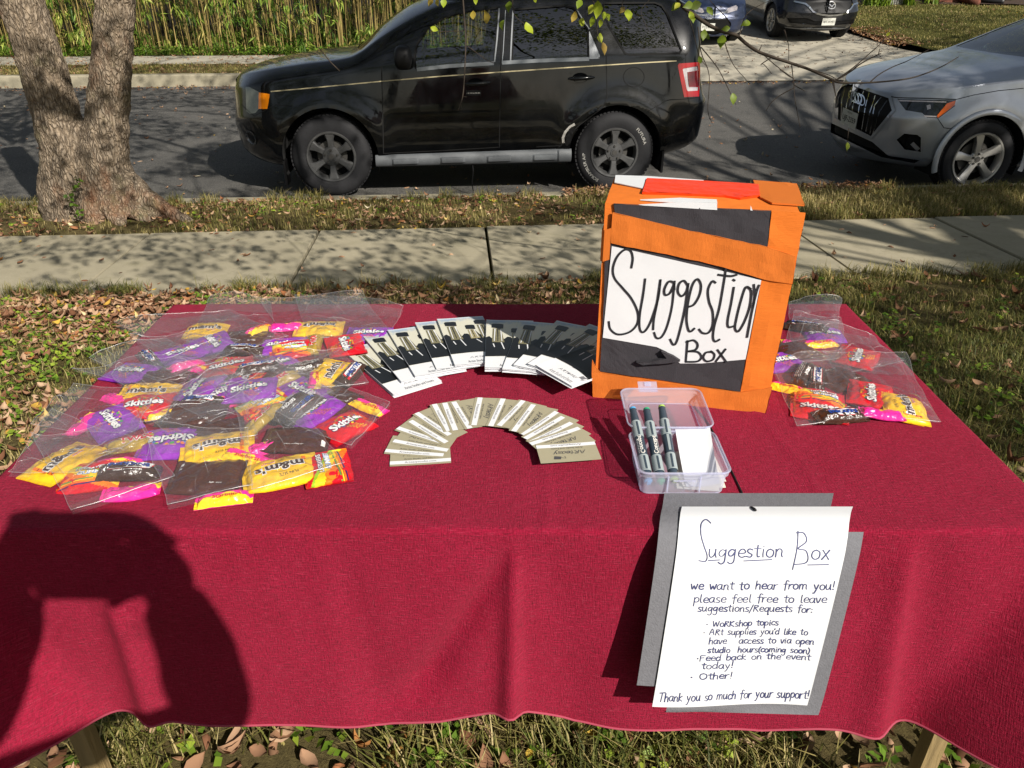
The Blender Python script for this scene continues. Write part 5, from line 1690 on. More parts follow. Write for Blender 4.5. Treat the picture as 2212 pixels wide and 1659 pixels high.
BLAB = ['half under the clear bag, left end of the fan', 'second from the left end', 'third from the left end', 'fourth from the left end', 'at the crown of the fan, most cover showing',
        'just right of the crown, top half sunlit', 'crossed by the box shadow edge', 'third from the right end, in shade', 'thin sliver under the last one', 'at the right end beside the box, fully open to view']
BWD, BLN = .0935, .2130
for i, (tl, bl) in enumerate(BRO):
    B_ = at_z(*z7(*bl), TZ + .003)
    A = Vector((tl[0], tl[1], TZ + .003)) if abs(tl[0]) < 2 else at_z(*z7(*tl), TZ + .003)
    dn = (B_ - A); dn.z = 0; dn.normalize(); rt = Vector((-dn.y, dn.x, 0))
    if i in (0,): A = B_ - dn * BLN
    mid = A + (B_ - A) * .5
    org = B_ - dn * BLN * .5 + rt * BWD * .5
    root = thing('brochure', 'brush photo brochure ' + BLAB[i], 'brochure', (org.x, org.y, TZ + .002), math.atan2(rt.y, rt.x), 'fan of brochures')
    z0 = .0034 * i
    lift = .0015 + .0015 * ((i * 7) % 3)
    # local: x right, y up the cover
    def cov(u, v, h=0.0, z0=z0, lift=lift): return Vector(((u - .5) * BWD, (v - .5) * BLN, z0 + .0022 + lift * (1 - v)**1.5 * (.35 + .65 * u) + .0015 * math.sin(u * 3) + .0035 * (1 - u)**4 + h))
    mb = MB()
    mb.grid(6, 10, lambda u, v: Vector(((u - .5) * BWD, (v - .5) * BLN - .002, z0 + .0003)))
    mb.grid(6, 10, lambda u, v: cov(u, v, -.0012 - lift * .45 * (1 - v)))
    mb.build('inner_leaf', m_white_gloss, root, smooth=True)
    mb = MB(); mb.grid(10, 16, lambda u, v: cov(u, v))
    cv = mb.build('cover', m_white_gloss, root, smooth=True)
    # printed picture above the white band with its arched edge
    mb = MB()
    def arch(u): return .185 + .035 * math.sin(math.pi * (.15 + u * .8)) - .02 * (u - .3)
    mb.grid(16, 16, lambda u, v: cov(.005 + .99 * u, arch(u) + (.992 - arch(u)) * v, .0003))
    pic = mb.build('cover_picture', m_skyp, cv, smooth=True)
    uvl = pic.data.uv_layers.new(name='UVMap')
    uv_of = [((p[0] / BWD + .5), (p[1] / BLN + .5)) for p in mb.v]
    for l in pic.data.loops: uvl.data[l.index].uv = uv_of[l.vertex_index]
    mb = MB()
    def poly(pts, mi, h): mb.add([cov(u, v, h) for u, v in pts], [tuple(range(len(pts)))], mi)
    # dark mass of handles at the bottom of the picture
    N = 16
    ed = [(.005 + .99 * k / N, arch(k / N) + .001) for k in range(N + 1)]
    top_ = [(.005 + .99 * k / N, .60 + .03 * math.sin(k * 1.9) + (.05 if k in (3, 4, 10, 11) else 0)) for k in range(N, -1, -1)]
    for k in range(N): mb.add([cov(*ed[k], .0006), cov(*ed[k + 1], .0006), cov(*top_[N - k - 1], .0006), cov(*top_[N - k], .0006)], [(0, 1, 2, 3)], 0)
    for (bu, wd, tp, mm) in ((.24, .125, .90, 0), (.62, .10, .80, 2), (.88, .13, .90, 0)):
        poly([(bu - wd * .9, .50), (bu + wd * 1.1, .50), (bu + wd * .55, tp - .10), (bu - wd * .8, tp - .10)], 2 if mm == 2 else 3, .0007)
        poly([(bu - wd, tp - .085), (bu + wd * .9, tp - .10), (bu + wd, tp - .01), (bu + wd * .6, tp + .004), (bu - wd * .75, tp + .006), (bu - wd * 1.02, tp - .01)], 0, .0009)
        for q in (-.45, .0, .5): poly([(bu + wd * (q - .08), tp - .11), (bu + wd * (q + .1), tp - .11), (bu + wd * (q * 1.3 + .1), .52), (bu + wd * (q * 1.3 - .02), .52)], 1 if q else 0, .0009)
    for (u0, v0, u1, v1) in ((.30, .50, .36, .36), (.14, .47, .17, .40), (.62, .48, .70, .40), (.88, .50, .80, .42)):
        poly([(u0, v0), (u0 + .025, v0), (u1 + .02, v1), (u1, v1)], 1, .0008)
    mb.build('cover_print', [m_black_print, m_white_gloss, m_tan_print, m_dark_print], cv)
    mb = MB()
    handwrite(mb, 'ARteasy', lambda u, v: cov(u, v, .0005), .34, .105, .84, .115, .018, .0045, .25, seed=2)
    put_text(mb, 'Artist Studio and Events', lambda u, v: cov(u, v, .0005), .58, .048, width=.60)
    V_ = [(.82, .140), (.93, .132), (.95, .172), (.84, .180)]
    mb.add([cov(u, v, .0005) for u, v in V_], [(0, 1, 2, 3)])
    ribbon(mb, [(.93, .18), (.985, .17), (.97, .135), (.92, .12)], .008, lambda u, v: cov(u, v, .0005))
    mb.build('cover_text', mat('print_pale_grey', '#77777c', .5), cv)

# ------------------------------------------------ business cards
m_card = mat('khaki_card', '#a39c83', .55, var=.03, vscale=30)
CARDS = [((350, 1190), (850, 1160)), ((300, 1088), (800, 1126)), ((365, 1008), (838, 1092)), ((418, 908), (790, 1030)), ((502, 842), (830, 1040)), ((566, 787), (842, 972)), ((716, 722), (832, 935)), ((800, 712), (888, 936)),
         ((872, 700), (1012, 930)), ((1092, 680), (1044, 892)), ((1282, 690), (1184, 905)), ((1442, 712), (1262, 900)), ((1530, 746), (1378, 952)), ((1722, 806), (1458, 988)), ((1772, 852), (1478, 1022)), ((1834, 908), (1522, 1058)), ((1904, 950), (1526, 1076)), ((2032, 1076), (1578, 1108))]
CW, CH = .089, .051
CLAB = ['at the lower left tip of the arc', 'second up from the lower left tip', 'third up from the lower left tip', 'fourth up from the lower left tip', 'fifth up from the lower left tip', 'sixth up from the lower left tip',
        'where the left side turns upright', 'half hidden, second left of the crown', 'left of the crown, strip leaning', 'at the crown, nearly upright', 'just right of the crown', 'second right of the crown, dark gap below',
        'third right of the crown', 'fifth above the lower right tip', 'fourth above the lower right tip', 'third above the lower right tip', 'just above the last one on the right', 'at the lower right tip, upside-down logo showing']
for i, (o_, in_) in enumerate(CARDS):
    O, I = at_z(*z7(*o_), TZ + .004), at_z(*z7(*in_), TZ + .004)
    a = I - O; a.z = 0; a.normalize(); up = Vector((-a.y, a.x, 0))
    cen = (O + I) / 2 + up * (CH / 2 - .0075)
    root = thing('business_card', 'khaki business card ' + CLAB[i], 'business card', (cen.x, cen.y, TZ + .002), math.atan2(a.y, a.x), 'arc of business cards')
    z0 = .0007 * i + .0004
    def cf(x, y, h=0.0, z0=z0): return Vector((x, y, z0 + .0016 * ((x / CW)**2) + .010 * max(0, -y + .0) * .03 + h))
    mb = MB()
    mb.grid(6, 4, lambda u, v: cf((u - .5) * CW, (v - .5) * CH)); mb.grid(6, 4, lambda u, v: cf((u - .5) * CW, (.5 - v) * CH, -.0004))
    fc = mb.build('card_face', m_card, root)
    mb = MB(); mb.grid(6, 1, lambda u, v: cf((u - .5) * CW, -CH / 2 + .004 + .0085 * v, .0002))
    mb.build('white_strip', m_white_gloss, root)
    mb = MB()
    put_text(mb, 'Arteasystudio.com', lambda x, y: cf(x, y, .0004), 0, -CH / 2 + .0082, width=.046)
    put_text(mb, 'Artist Studio and Events', lambda x, y: cf(x, y, .0004), 0, -CH / 2 + .0165, width=.048)
    handwrite(mb, 'ARteasy', lambda x, y: cf(x, y, .0004), -.026, -.002, .022, -.001, .0055, .0011, .25, seed=2)
    mb.add([cf(*q, .0004) for q in ((.012, .012), (.022, .010), (.024, .018), (.014, .019))], [(0, 1, 2, 3)])
    ribbon(mb, [(.012, .015), (.006, .017), (.007, .012)], .001, lambda x, y: cf(x, y, .0004))
    mb.build('card_print', mat('print_grey', '#4a4a4e'), fc)
# ================================================================ PENCIL BOX
m_poly, t, b = newmat('frosted_plastic')
b.inputs['Base Color'].default_value = (.80, .82, .95, 1); b.inputs['Roughness'].default_value = .25
tr = t.nodes.new('ShaderNodeBsdfTransparent'); tr.inputs[0].default_value = (.90, .90, .97, 1)
tl_ = t.nodes.new('ShaderNodeBsdfTranslucent'); tl_.inputs[0].default_value = (.80, .82, .96, 1)
m1 = t.nodes.new('ShaderNodeMixShader'); m1.inputs[0].default_value = .5
t.links.new(b.outputs[0], m1.inputs[1]); t.links.new(tl_.outputs[0], m1.inputs[2])
m2 = t.nodes.new('ShaderNodeMixShader'); m2.inputs[0].default_value = .44
t.links.new(tr.outputs[0], m2.inputs[1]); t.links.new(m1.outputs[0], m2.inputs[2]); t.links.new(m2.outputs[0], t.nodes['Material Output'].inputs[0])
PF, PB = .856, .962                     # front and hinge y
PX0, PX1 = .172, .296
PHt = .040
ctr = Vector(((PX0 + PX1) / 2, (PF + PB) / 2, TZ + .002))
pbox = thing('pencil_box', 'clear plastic pencil box open with its lid laid back', 'box', ctr)
def rrect(w_, d_, r, n=5):
    out = []
    for cx, cy, a0 in ((w_ / 2 - r, -d_ / 2 + r, -90), (w_ / 2 - r, d_ / 2 - r, 0), (-w_ / 2 + r, d_ / 2 - r, 90), (-w_ / 2 + r, -d_ / 2 + r, 180)):
        for k in range(n + 1):
            a = R(a0 + 90 * k / n); out.append((cx + r * math.cos(a), cy + r * math.sin(a)))
    return out
def tray(mb, prof, fn):
    """walls through rounded outlines: prof rows (inset, z), closed by a floor at the first row"""
    rows = [[fn(x, y, z) for x, y in rrect(PX1 - PX0 - 2 * s, PB - PF - 2 * s, max(.004, .013 - s))] for s, z in prof]
    k = len(rows[0]); vs = [p for r in rows for p in r]
    fs = [(i * k + j, i * k + (j + 1) % k, (i + 1) * k + (j + 1) % k, (i + 1) * k + j) for i in range(len(rows) - 1) for j in range(k)]
    fs.append(tuple(range(k - 1, -1, -1)))
    mb.add(vs, fs)
mb = MB(); tray(mb, [(.010, 0), (.0055, .003), (.003, .030), (.0, .031), (.0, .037), (.003, .038)], lambda x, y, z: Vector((x, y, z)))
rim_ = [Vector((x, y, .0385)) for x, y in rrect(PX1 - PX0 + .002, PB - PF + .002, .014)]
mb.tube(rim_ + rim_[:2], .0014, 6, cap=False)
low_ = [Vector((x, y, .0015)) for x, y in rrect(PX1 - PX0 - .012, PB - PF - .012, .010)]
mb.tube(low_ + low_[:2], .0010, 6, cap=False)
# front clasp frame and ribs
for x in (-.022, .022): mb.box((x, -(PB - PF) / 2 + .001, .02), (.0015, .003, .026))
mb.box((0, -(PB - PF) / 2 - .0005, .026), (.03, .002, .0015))
mb.build('tray', m_poly, pbox, angle=40)
mb = MB()
LA = R(3)
hy = (PB - PF) / 2
def lidf(x, y, z):
    yy = y + (PB - PF) / 2 + .001
    return Vector((x, hy + yy * math.cos(LA) - z * math.sin(LA), .026 + yy * math.sin(LA) + z * math.cos(LA)))
tray(mb, [(.012, 0), (.008, .002), (.004, .016), (.0, .017), (.0, .020)], lidf)
rl_ = [lidf(x, y, .0205) for x, y in rrect(PX1 - PX0 + .002, PB - PF + .002, .014)]
mb.tube(rl_ + rl_[:2], .0013, 6, cap=False)
rl_ = [lidf(x, y, .0012) for x, y in rrect(PX1 - PX0 - .026, PB - PF - .026, .008)]
mb.tube(rl_ + rl_[:2], .0008, 6, cap=False)
mb.build('lid', m_poly, pbox, angle=40)
mb = MB()
mb.box(lidf(-.018, (PB - PF) / 2 + .009, .019), (.030, .020, .002), rot=Matrix.Rotation(R(24), 3, 'X')); mb.box(lidf(-.018, (PB - PF) / 2 + .012, .0225), (.010, .008, .0015), rot=Matrix.Rotation(R(24), 3, 'X'))
mb.build('lid_clasp', m_poly, pbox)
# markers
m_slate = mat('slate_barrel', '#34414d', .4, bump=.05, bscale=300)
m_grip = mat('grey_grip', '#8d9799', .6)
def marker(x0, y0, x1, y1, capcol, lab, textside):
    a = Vector((x0, y0, TZ + .013)); z_ = Vector((x1, y1, TZ + .058))
    L = (z_ - a).length; d = (z_ - a).normalized()
    rt = d.cross(Vector((0, 0, 1))).normalized(); up = rt.cross(d)
    root = thing('art_marker', lab, 'marker', a, 0, 'markers in the pencil box')
    def mf(t_, x, y): return d * (t_ * L) + rt * x + up * y
    def lathe(mb, prof, n=20): mb.lathe(prof, lambda p, q, w_: mf(w_, p, q), n)
    mb = MB(); lathe(mb, [(.003, .03), (.0055, .035), (.0066, .2), (.0070, .25), (.0072, .5), (.0070, .75), (.0064, .82), (.0050, .975), (.0028, .98)])
    mb.build('barrel', m_slate, root, angle=40)
    for a0, a1 in ((.13, .34), (.58, .80)):
        mb = MB(); pr = []
        for k in range(10):
            q = a0 + (a1 - a0) * k / 10
            pr += [(.0072, q), (.0076, q + .006), (.0076, q + .012), (.0072, q + .017)]
        lathe(mb, pr); mb.build('grip', m_grip, root, angle=50)
        mb = MB(); mb.add([mf(a0 + .01, -.0013, .0079), mf(a0 + .01, .0013, .0079), mf(a1 - .03, .0013, .0079), mf(a1 - .03, -.0013, .0079)], [(0, 1, 2, 3)])
        mb.build('grip_slot', m_slate, root)
    mc = mat('cap_' + capcol, {'blue': '#4f9fd0', 'green': '#2f9f72', 'lime': '#a7c75a'}[capcol], .4)
    mb = MB(); lathe(mb, [(.0001, 1.0), (.0048, 1.0), (.0052, .985), (.0055, .972)]); mb.build('cap_tip', mc, root, angle=40)
    mb = MB(); lathe(mb, [(.006, .035), (.0060, .02), (.004, .012), (.0001, .012)]); lathe(mb, [(.003, .014), (.003, -.01), (.0001, -.01)]); mb.build('cap_tip', mc, root, angle=40)
    if textside:
        mb = MB()
        def tf(u, v):
            ang = v / .0074
            return mf(.46 + u / L, .0076 * math.sin(ang) * textside, .0076 * math.cos(ang))
        put_text(mb, 'Concept', tf, 0, 0, width=.032, bold=.015); put_text(mb, 'dual tip art marker', tf, -.002, -.0052, width=.026)
        mb.build('marker_lettering', m_white, root)
    else:
        mb = MB(); mb.add([mf(.36, -.0018, .0075), mf(.36, .0018, .0075), mf(.57, .0018, .0075), mf(.57, -.0018, .0075)], [(0, 1, 2, 3)]); mb.build('grip_bridge', m_grip, root)
marker(.189, .872, .181, 1.000, 'blue', 'slate marker with blue cap, leftmost of three in the pencil box', 1)
marker(.2065, .872, .2015, .998, 'green', 'slate marker with green cap, middle of three in the pencil box', -1)
marker(.2255, .876, .2255, 1.006, 'lime', 'slate marker with lime cap beside the white paper slips', 0)
# slips of paper
mb = MB()
def slip(u, v): return Vector((.2405 + .046 * u + .004 * v * u, .868 + .098 * v, TZ + .010 + .032 * v**1.3 + .006 * (u**3) - .010 * (1 - v) * 0))
mb.grid(10, 12, slip); mb.grid(10, 12, lambda u, v: slip(u, v) - Vector((0, 0, .0004)))
tag(mb.build('paper_slip', m_paper, None, True), 'white paper slip leaning up on top inside the pencil box', 'paper', 'paper slips in the pencil box')
for k in range(6):
    mb = MB(); rz = (-.12, .06, -.03, .10, -.07, .02)[k]
    mb.box((.262 + .003 * (k % 3), .905 + .002 * k, TZ + .0048 + .0014 * k), (.058, .076, .0005), rz)
    o = mb.build('paper_slip', mat('cream_slip', '#d9d6c8', .7))
    tag(o, 'cream paper slip in the flat stack at the bottom of the pencil box', 'paper', 'cream slips stacked in the pencil box')
# ================================================================ CANDY AND CLEAR BAGS
def foil(name, col, rough=.28, bump=.35):
    return mat(name, col, rough, 0.0, .5, coat=.35, bump=bump, bscale=55, var=.06, vscale=30)
KC = {'red': foil('red_wrapper', '#cf1424'), 'purple': foil('purple_wrapper', '#8f2fb0'), 'yellow': foil('yellow_wrapper', '#f3c01f'), 'brown': foil('brown_wrapper', '#4a2418', .3),
      'dark': foil('dark_bar_wrapper', '#3b281f', .22, .6), 'pink': foil('pink_wrapper', '#f02b93'), 'lemon': foil('lemon_wrapper', '#fbd02a'), 'gold': foil('gold_wrapper', '#a98d3c', .2, .6), 'silver': mat('silver_wrapper', '#8c8b8a', .22, .5, bump=.5, bscale=60),
      'orange': foil('orange_wrapper', '#ef7a1c'), 'lime': foil('lime_wrapper', '#9ac22d')}
INK = {'white': mat('ink_white', '#ecebe8', .4), 'blue': mat('ink_blue', '#1d3f8f', .4), 'brown': mat('ink_brown', '#3d2117', .4), 'red': mat('ink_red', '#c9182a', .4), 'yellow': mat('ink_yellow', '#f5c72c', .4),
       'green': mat('ink_green', '#3f9a4a', .4), 'navy': mat('ink_navy', '#232a5c', .4), 'sky': mat('ink_sky', '#3b7fc4', .4), 'orange': mat('ink_orange', '#ee7a22', .4), 'black': m_ink}
INKS = list(INK)
SIZES = {'skittles_red': (.102, .086, .009), 'skittles_purple': (.102, .086, .009), 'mm_yellow': (.110, .084, .010), 'mm_brown': (.104, .082, .009), 'snickers': (.102, .038, .016), 'snickers_back': (.102, .038, .016),
         'starburst': (.080, .030, .011), 'starburst_back': (.080, .031, .011), 'twix': (.102, .036, .014), 'gummies': (.092, .076, .009), 'mm_back': (.104, .082, .009)}
KNAME = {'skittles_red': 'candy_pouch', 'skittles_purple': 'candy_pouch', 'mm_yellow': 'candy_pouch', 'mm_brown': 'candy_pouch', 'mm_back': 'candy_pouch', 'snickers': 'candy_bar', 'snickers_back': 'candy_bar', 'starburst': 'fruit_chew', 'starburst_back': 'fruit_chew', 'twix': 'candy_bar', 'gummies': 'gummy_pouch'}
KLAB = {'skittles_red': 'red fruit candy pouch', 'skittles_purple': 'purple fruit candy pouch', 'mm_yellow': 'yellow peanut candy pouch', 'mm_brown': 'dark brown chocolate candy pouch', 'mm_back': 'dark brown candy pouch', 'snickers': 'brown nougat bar, blue and white name',
        'snickers_back': 'brown nougat bar, small print up', 'starburst': 'pink and yellow chew packet', 'starburst_back': 'pink fruit chew packet back up', 'twix': 'gold caramel bar', 'gummies': 'striped gummy pouch'}
HX0, HY0, HS, HNX, HNY = -1.0, .70, .005, 400, 200
HG = np.full((HNY, HNX), TZ + .001)
def hidx(x, y):
    return np.clip(((y - HY0) / HS).astype(int), 0, HNY - 1), np.clip(((x - HX0) / HS).astype(int), 0, HNX - 1)
def candy(kind, px, py, deg, lab, zbias=0.0, tilt=0.0, seed=0):
    sc_ = .94 if py > 930 else .86          # the heap at the back holds the smaller packs
    L, W, T = [q * sc_ for q in SIZES[kind]]
    rr = random.Random(seed * 7 + 5)
    P = at_z(px, py, TZ + .018)
    rz = R(deg)
    ca, sa = math.cos(rz), math.sin(rz)
    gu, gv = np.meshgrid(np.linspace(-.9, .9, 15), np.linspace(-.9, .9, 11))
    X = P.x + ca * gu * L / 2 - sa * gv * W / 2; Y = P.y + sa * gu * L / 2 + ca * gv * W / 2
    i, j = hidx(X, Y)
    H = HG[i, j]
    A = np.c_[np.ones(H.size), gu.ravel() * L / 2, gv.ravel() * W / 2]
    co = np.linalg.lstsq(A, H.ravel(), rcond=None)[0]
    sx, sy = np.clip(co[1], -.3, .3), np.clip(co[2] + tilt, -.3, .3)
    base = co[0] + .30 * max(0, (H.ravel() - A @ np.array([co[0], sx, sy])).max()) + zbias
    top = base + gu * L / 2 * sx + gv * W / 2 * sy + T * .85 * (1 - np.abs(gu)**2.5)**.6 * (1 - np.abs(gv)**3)**.6
    HG[i, j] = np.maximum(HG[i, j], top)
    i2, j2 = hidx(X + HS * .5, Y + HS * .5); HG[i2, j2] = np.maximum(HG[i2, j2], top)
    root = thing(KNAME[kind], KLAB[kind] + ' ' + lab, {'candy_pouch': 'candy', 'candy_bar': 'candy bar', 'fruit_chew': 'candy', 'gummy_pouch': 'candy'}[KNAME[kind]], (P.x, P.y, base + .0005), 0)
    M = Matrix.Rotation(rz, 4, 'Z') @ Matrix.Rotation(-math.atan(sx), 4, 'Y') @ Matrix.Rotation(math.atan(sy), 4, 'X')
    root.rotation_euler = M.to_euler()
    o1, o2 = rr.uniform(0, 50), rr.uniform(0, 50)
    bend = rr.uniform(-.004, .006)
    bar = W < .05
    def hgt(u, v):
        cu = min(1.0, abs(u) / .90); cv = min(1.0, abs(v) / (.97 if bar else .93))
        t_ = T * (1 - cu**(4 if bar else 2.6))**.55 * (1 - cv**(3 if bar else 2.8))**.55
        wr = .0022 * (1 - abs(mnoise.noise((u * 3.1 + o1, v * 2.6, o2))) * 2.4) + .0010 * mnoise.noise((u * 6 + o1, v * 6, o2 + 3))
        return t_ * (1 + .22 * mnoise.noise((u * 1.7 + o1, v * 1.9, o2))) + wr * (.35 + min(1, t_ / T)) * (.35 + .65 * max(abs(u), abs(v))**2)
    pin = rr.uniform(0, .10)
    def top_(u, v, h=0.0):
        # ends pinch a little; long edges wander
        x = u * L / 2 * (1 + .015 * mnoise.noise((v * 2 + o1, 1, o2)))
        y = v * W / 2 * (1 - pin * (abs(u)**3) + .05 * mnoise.noise((u * 2.2 + o1, v, o2)) - (.10 * (1 - abs(u)**4) if bar else .03))
        return Vector((x, y, .0012 + hgt(u, v) + bend * u * u + h))
    mb = MB()
    nu, nv = 60, (40 if not bar else 24)
    def zig(u, v, i, j):
        return .014 * (1 if j % 2 else -1) if i in (0, nu) else 0
    def zone(u, v):
        u, v = u * 2 - 1, v * 2 - 1
        if kind == 'starburst': return 1 if v < .12 + .34 * math.sin(u * 4.6 + 1.0) else 0
        if kind == 'starburst_back': return 1 if (v > .35 + .25 * math.sin(u * 5) and u > -.1) else 0
        if kind == 'gummies':
            q = v + .5 * u
            return 0 if q < -.55 else 2 if q < -.25 else 1 if q < .15 else 3 if q < .30 else 0
        if kind in ('skittles_red', 'skittles_purple') and False: return 1
        return 0
    n0 = len(mb.v)
    for j in range(nv + 1):
        for i_ in range(nu + 1):
            u, v = -1 + 2 * i_ / nu, -1 + 2 * j / nv
            mb.v.append(tuple(top_(u + math.copysign(zig(u, v, i_, j), u), v)))
    for j in range(nv):
        for i_ in range(nu):
            a = n0 + j * (nu + 1) + i_
            mb.f.append((a, a + 1, a + nu + 2, a + nu + 1)); mb.m.append(zone((i_ + .5) / nu, (j + .5) / nv))
    n1 = len(mb.v)
    for j in range(nv + 1):
        for i_ in range(nu + 1):
            u, v = -1 + 2 * i_ / nu, -1 + 2 * j / nv
            p = top_(u + math.copysign(zig(u, v, i_, j), u), v)
            mb.v.append((p.x, p.y, min(p.z - .0006, .0004 + bend * u * u)))
    for j in range(nv):
        for i_ in range(nu):
            a = n1 + j * (nu + 1) + i_
            mb.f.append((a + nu + 1, a + nu + 2, a + 1, a)); mb.m.append(0)
    mats = {'skittles_red': ['red'], 'skittles_purple': ['purple'], 'mm_yellow': ['yellow'], 'mm_brown': ['brown'], 'mm_back': ['brown'], 'snickers': ['dark'], 'snickers_back': ['dark'], 'twix': ['gold'],
            'starburst': ['pink', 'lemon'], 'starburst_back': ['pink', 'lemon'], 'gummies': ['red', 'lemon', 'orange', 'lime']}[kind]
    wr = mb.build('wrapper', [KC[k] for k in mats], root, smooth=True)
    mb = MB()
    def F(h): return lambda x, y: top_(max(-1, min(1, x * sc_ / (L / 2))), max(-1, min(1, y * sc_ / (W / 2))), h)
    K = INKS.index
    def txt(s, x, y, wd, col, out=None, rot=0.0, bold=.02, ob=.055):
        if out: put_text(mb, s, F(.0009), x, y, width=wd * 1.03, rot=rot, mi=K(out), bold=ob)
        put_text(mb, s, F(.0014), x, y, width=wd, rot=rot, mi=K(col), bold=bold)
    def blob(x, y, r, col, h=.0005): mb.add([F(h)(x + r * math.cos(a), y + r * math.sin(a)) for a in np.linspace(0, 2 * math.pi, 11)[:-1]], [tuple(range(10))], K(col))
    def quad(pts, col, h=.0004):
        (ax, ay), (bx_, by_), (cx, cy), (dx, dy) = pts
        n = 8; vs = []
        for k in range(n + 1):
            f = k / n
            vs += [F(h)(ax + (bx_ - ax) * f, ay + (by_ - ay) * f), F(h)(dx + (cx - dx) * f, dy + (cy - dy) * f)]
        mb.add(vs, [(2 * k, 2 * k + 2, 2 * k + 3, 2 * k + 1) for k in range(n)], K(col))
    if kind.startswith('skittles'):
        cols = ['green', 'yellow', 'orange', 'sky', 'green', 'yellow', 'navy', 'orange', 'green']
        for k in range(30):
            a = math.pi * 2 * k / 30
            blob(.031 * math.cos(a) + rr.uniform(-.003, .003), .012 * math.sin(a) + rr.uniform(-.003, .003) + .001, rr.uniform(.0016, .0034), cols[k % 9])
        txt('Skittles', 0, 0, .070, 'white', 'navy', .08, .035, .075)
        txt('ORIGINAL' if kind.endswith('red') else 'WILD BERRY', -.004, .0175, .020, 'yellow')
        for k in range(4): txt('fruit candy', .0 + .004 * k, -.020 - .004 * k, .022, 'yellow' if kind.endswith('red') else 'orange', None, .0, 0)
    elif kind == 'mm_yellow':
        txt("m&m's", 0, .0, .072, 'brown', 'white', .06, .03, .085)
        txt('PEANUT', .016, -.0165, .020, 'red', 'white', .06)
        txt('FUN SIZE', -.012, .0200, .028, 'brown', None, .06, .0)
        quad([(-.040, -.026), (-.034, -.026), (-.034, .02), (-.040, .02)], 'orange')
        for k in range(5): quad([(-.0395, -.024 + k * .008), (-.0345, -.024 + k * .008), (-.0345, -.0225 + k * .008), (-.0395, -.0225 + k * .008)], 'brown', .0007)
    elif kind == 'mm_brown':
        quad([(-.047, .012), (-.041, .012), (-.041, .028), (-.047, .028)], 'white')
        txt('fun size', .018, -.026, .018, 'white', None, 0, 0)
        txt('milk chocolate candies', .0, .028, .030, 'white', None, 0, 0)
    elif kind == 'mm_back':
        txt("m&m's", .0, .004, .040, 'white', None, 0, .02)
        for k in range(3): txt('ingredients milk chocolate', .0, -.012 - .005 * k, .05, 'white', None, 0, 0)
    elif kind == 'snickers':
        quad([(-.036, -.012), (.030, -.012), (.036, .007), (-.030, .007)], 'red', .0003)
        quad([(-.0345, -.0108), (.0295, -.0108), (.0345, .0058), (-.0295, .0058)], 'white', .0005)
        put_text(mb, 'SNICKERS', F(.0014), 0, -.0024, width=.058, mi=K('blue'), bold=.04)
        txt('nougat caramel peanuts', .0, .0115, .040, 'white', None, 0, 0)
    elif kind == 'snickers_back':
        for k in range(4): txt('milk chocolate peanuts corn syrup sugar palm oil', .0, .0085 - .0036 * k, .066, 'white', None, 0, 0)
        txt('SNICKERS', -.004, -.0125, .034, 'white', None, 0, .03)
    elif kind == 'starburst':
        txt('Starburst', .006, -.0030, .040, 'red', 'lemon' if False else 'yellow', .05, .03, .07)
        txt('FUN SIZE', .018, -.0105, .014, 'orange', None, 0, 0)
    elif kind == 'starburst_back':
        for k in range(3): txt('sugar corn syrup juice', -.014, .004 - .004 * k, .026, 'navy', None, 0, 0)
    elif kind == 'twix':
        txt('TWIX', 0, 0, .050, 'red', 'white', .10, .05, .09)
    elif kind == 'gummies':
        for k, cname in enumerate(('navy', 'orange', 'yellow', 'green')): quad([(-.043, -.0305 + .0032 * k), (.043, -.0215 + .0032 * k), (.043, -.0195 + .0032 * k), (-.043, -.0285 + .0032 * k)], cname)
        txt('LIFESAVERS', .006, .010, .048, 'white', 'navy', .05, .03, .08)
        txt('GUMMIES', .010, -.002, .046, 'white', 'sky', .05, .03, .08)
        blob(-.028, -.006, .011, 'orange', .0006); blob(-.028, -.006, .005, 'red', .0008)
    mb.build('printing', [INK[k] for k in INKS], wr)
    return root
def za(x, y): return (x * .4, y * .4 + 601.7)
def zr(x, y): return (x * .1707 + 1663.4, y * .1707 + 637)
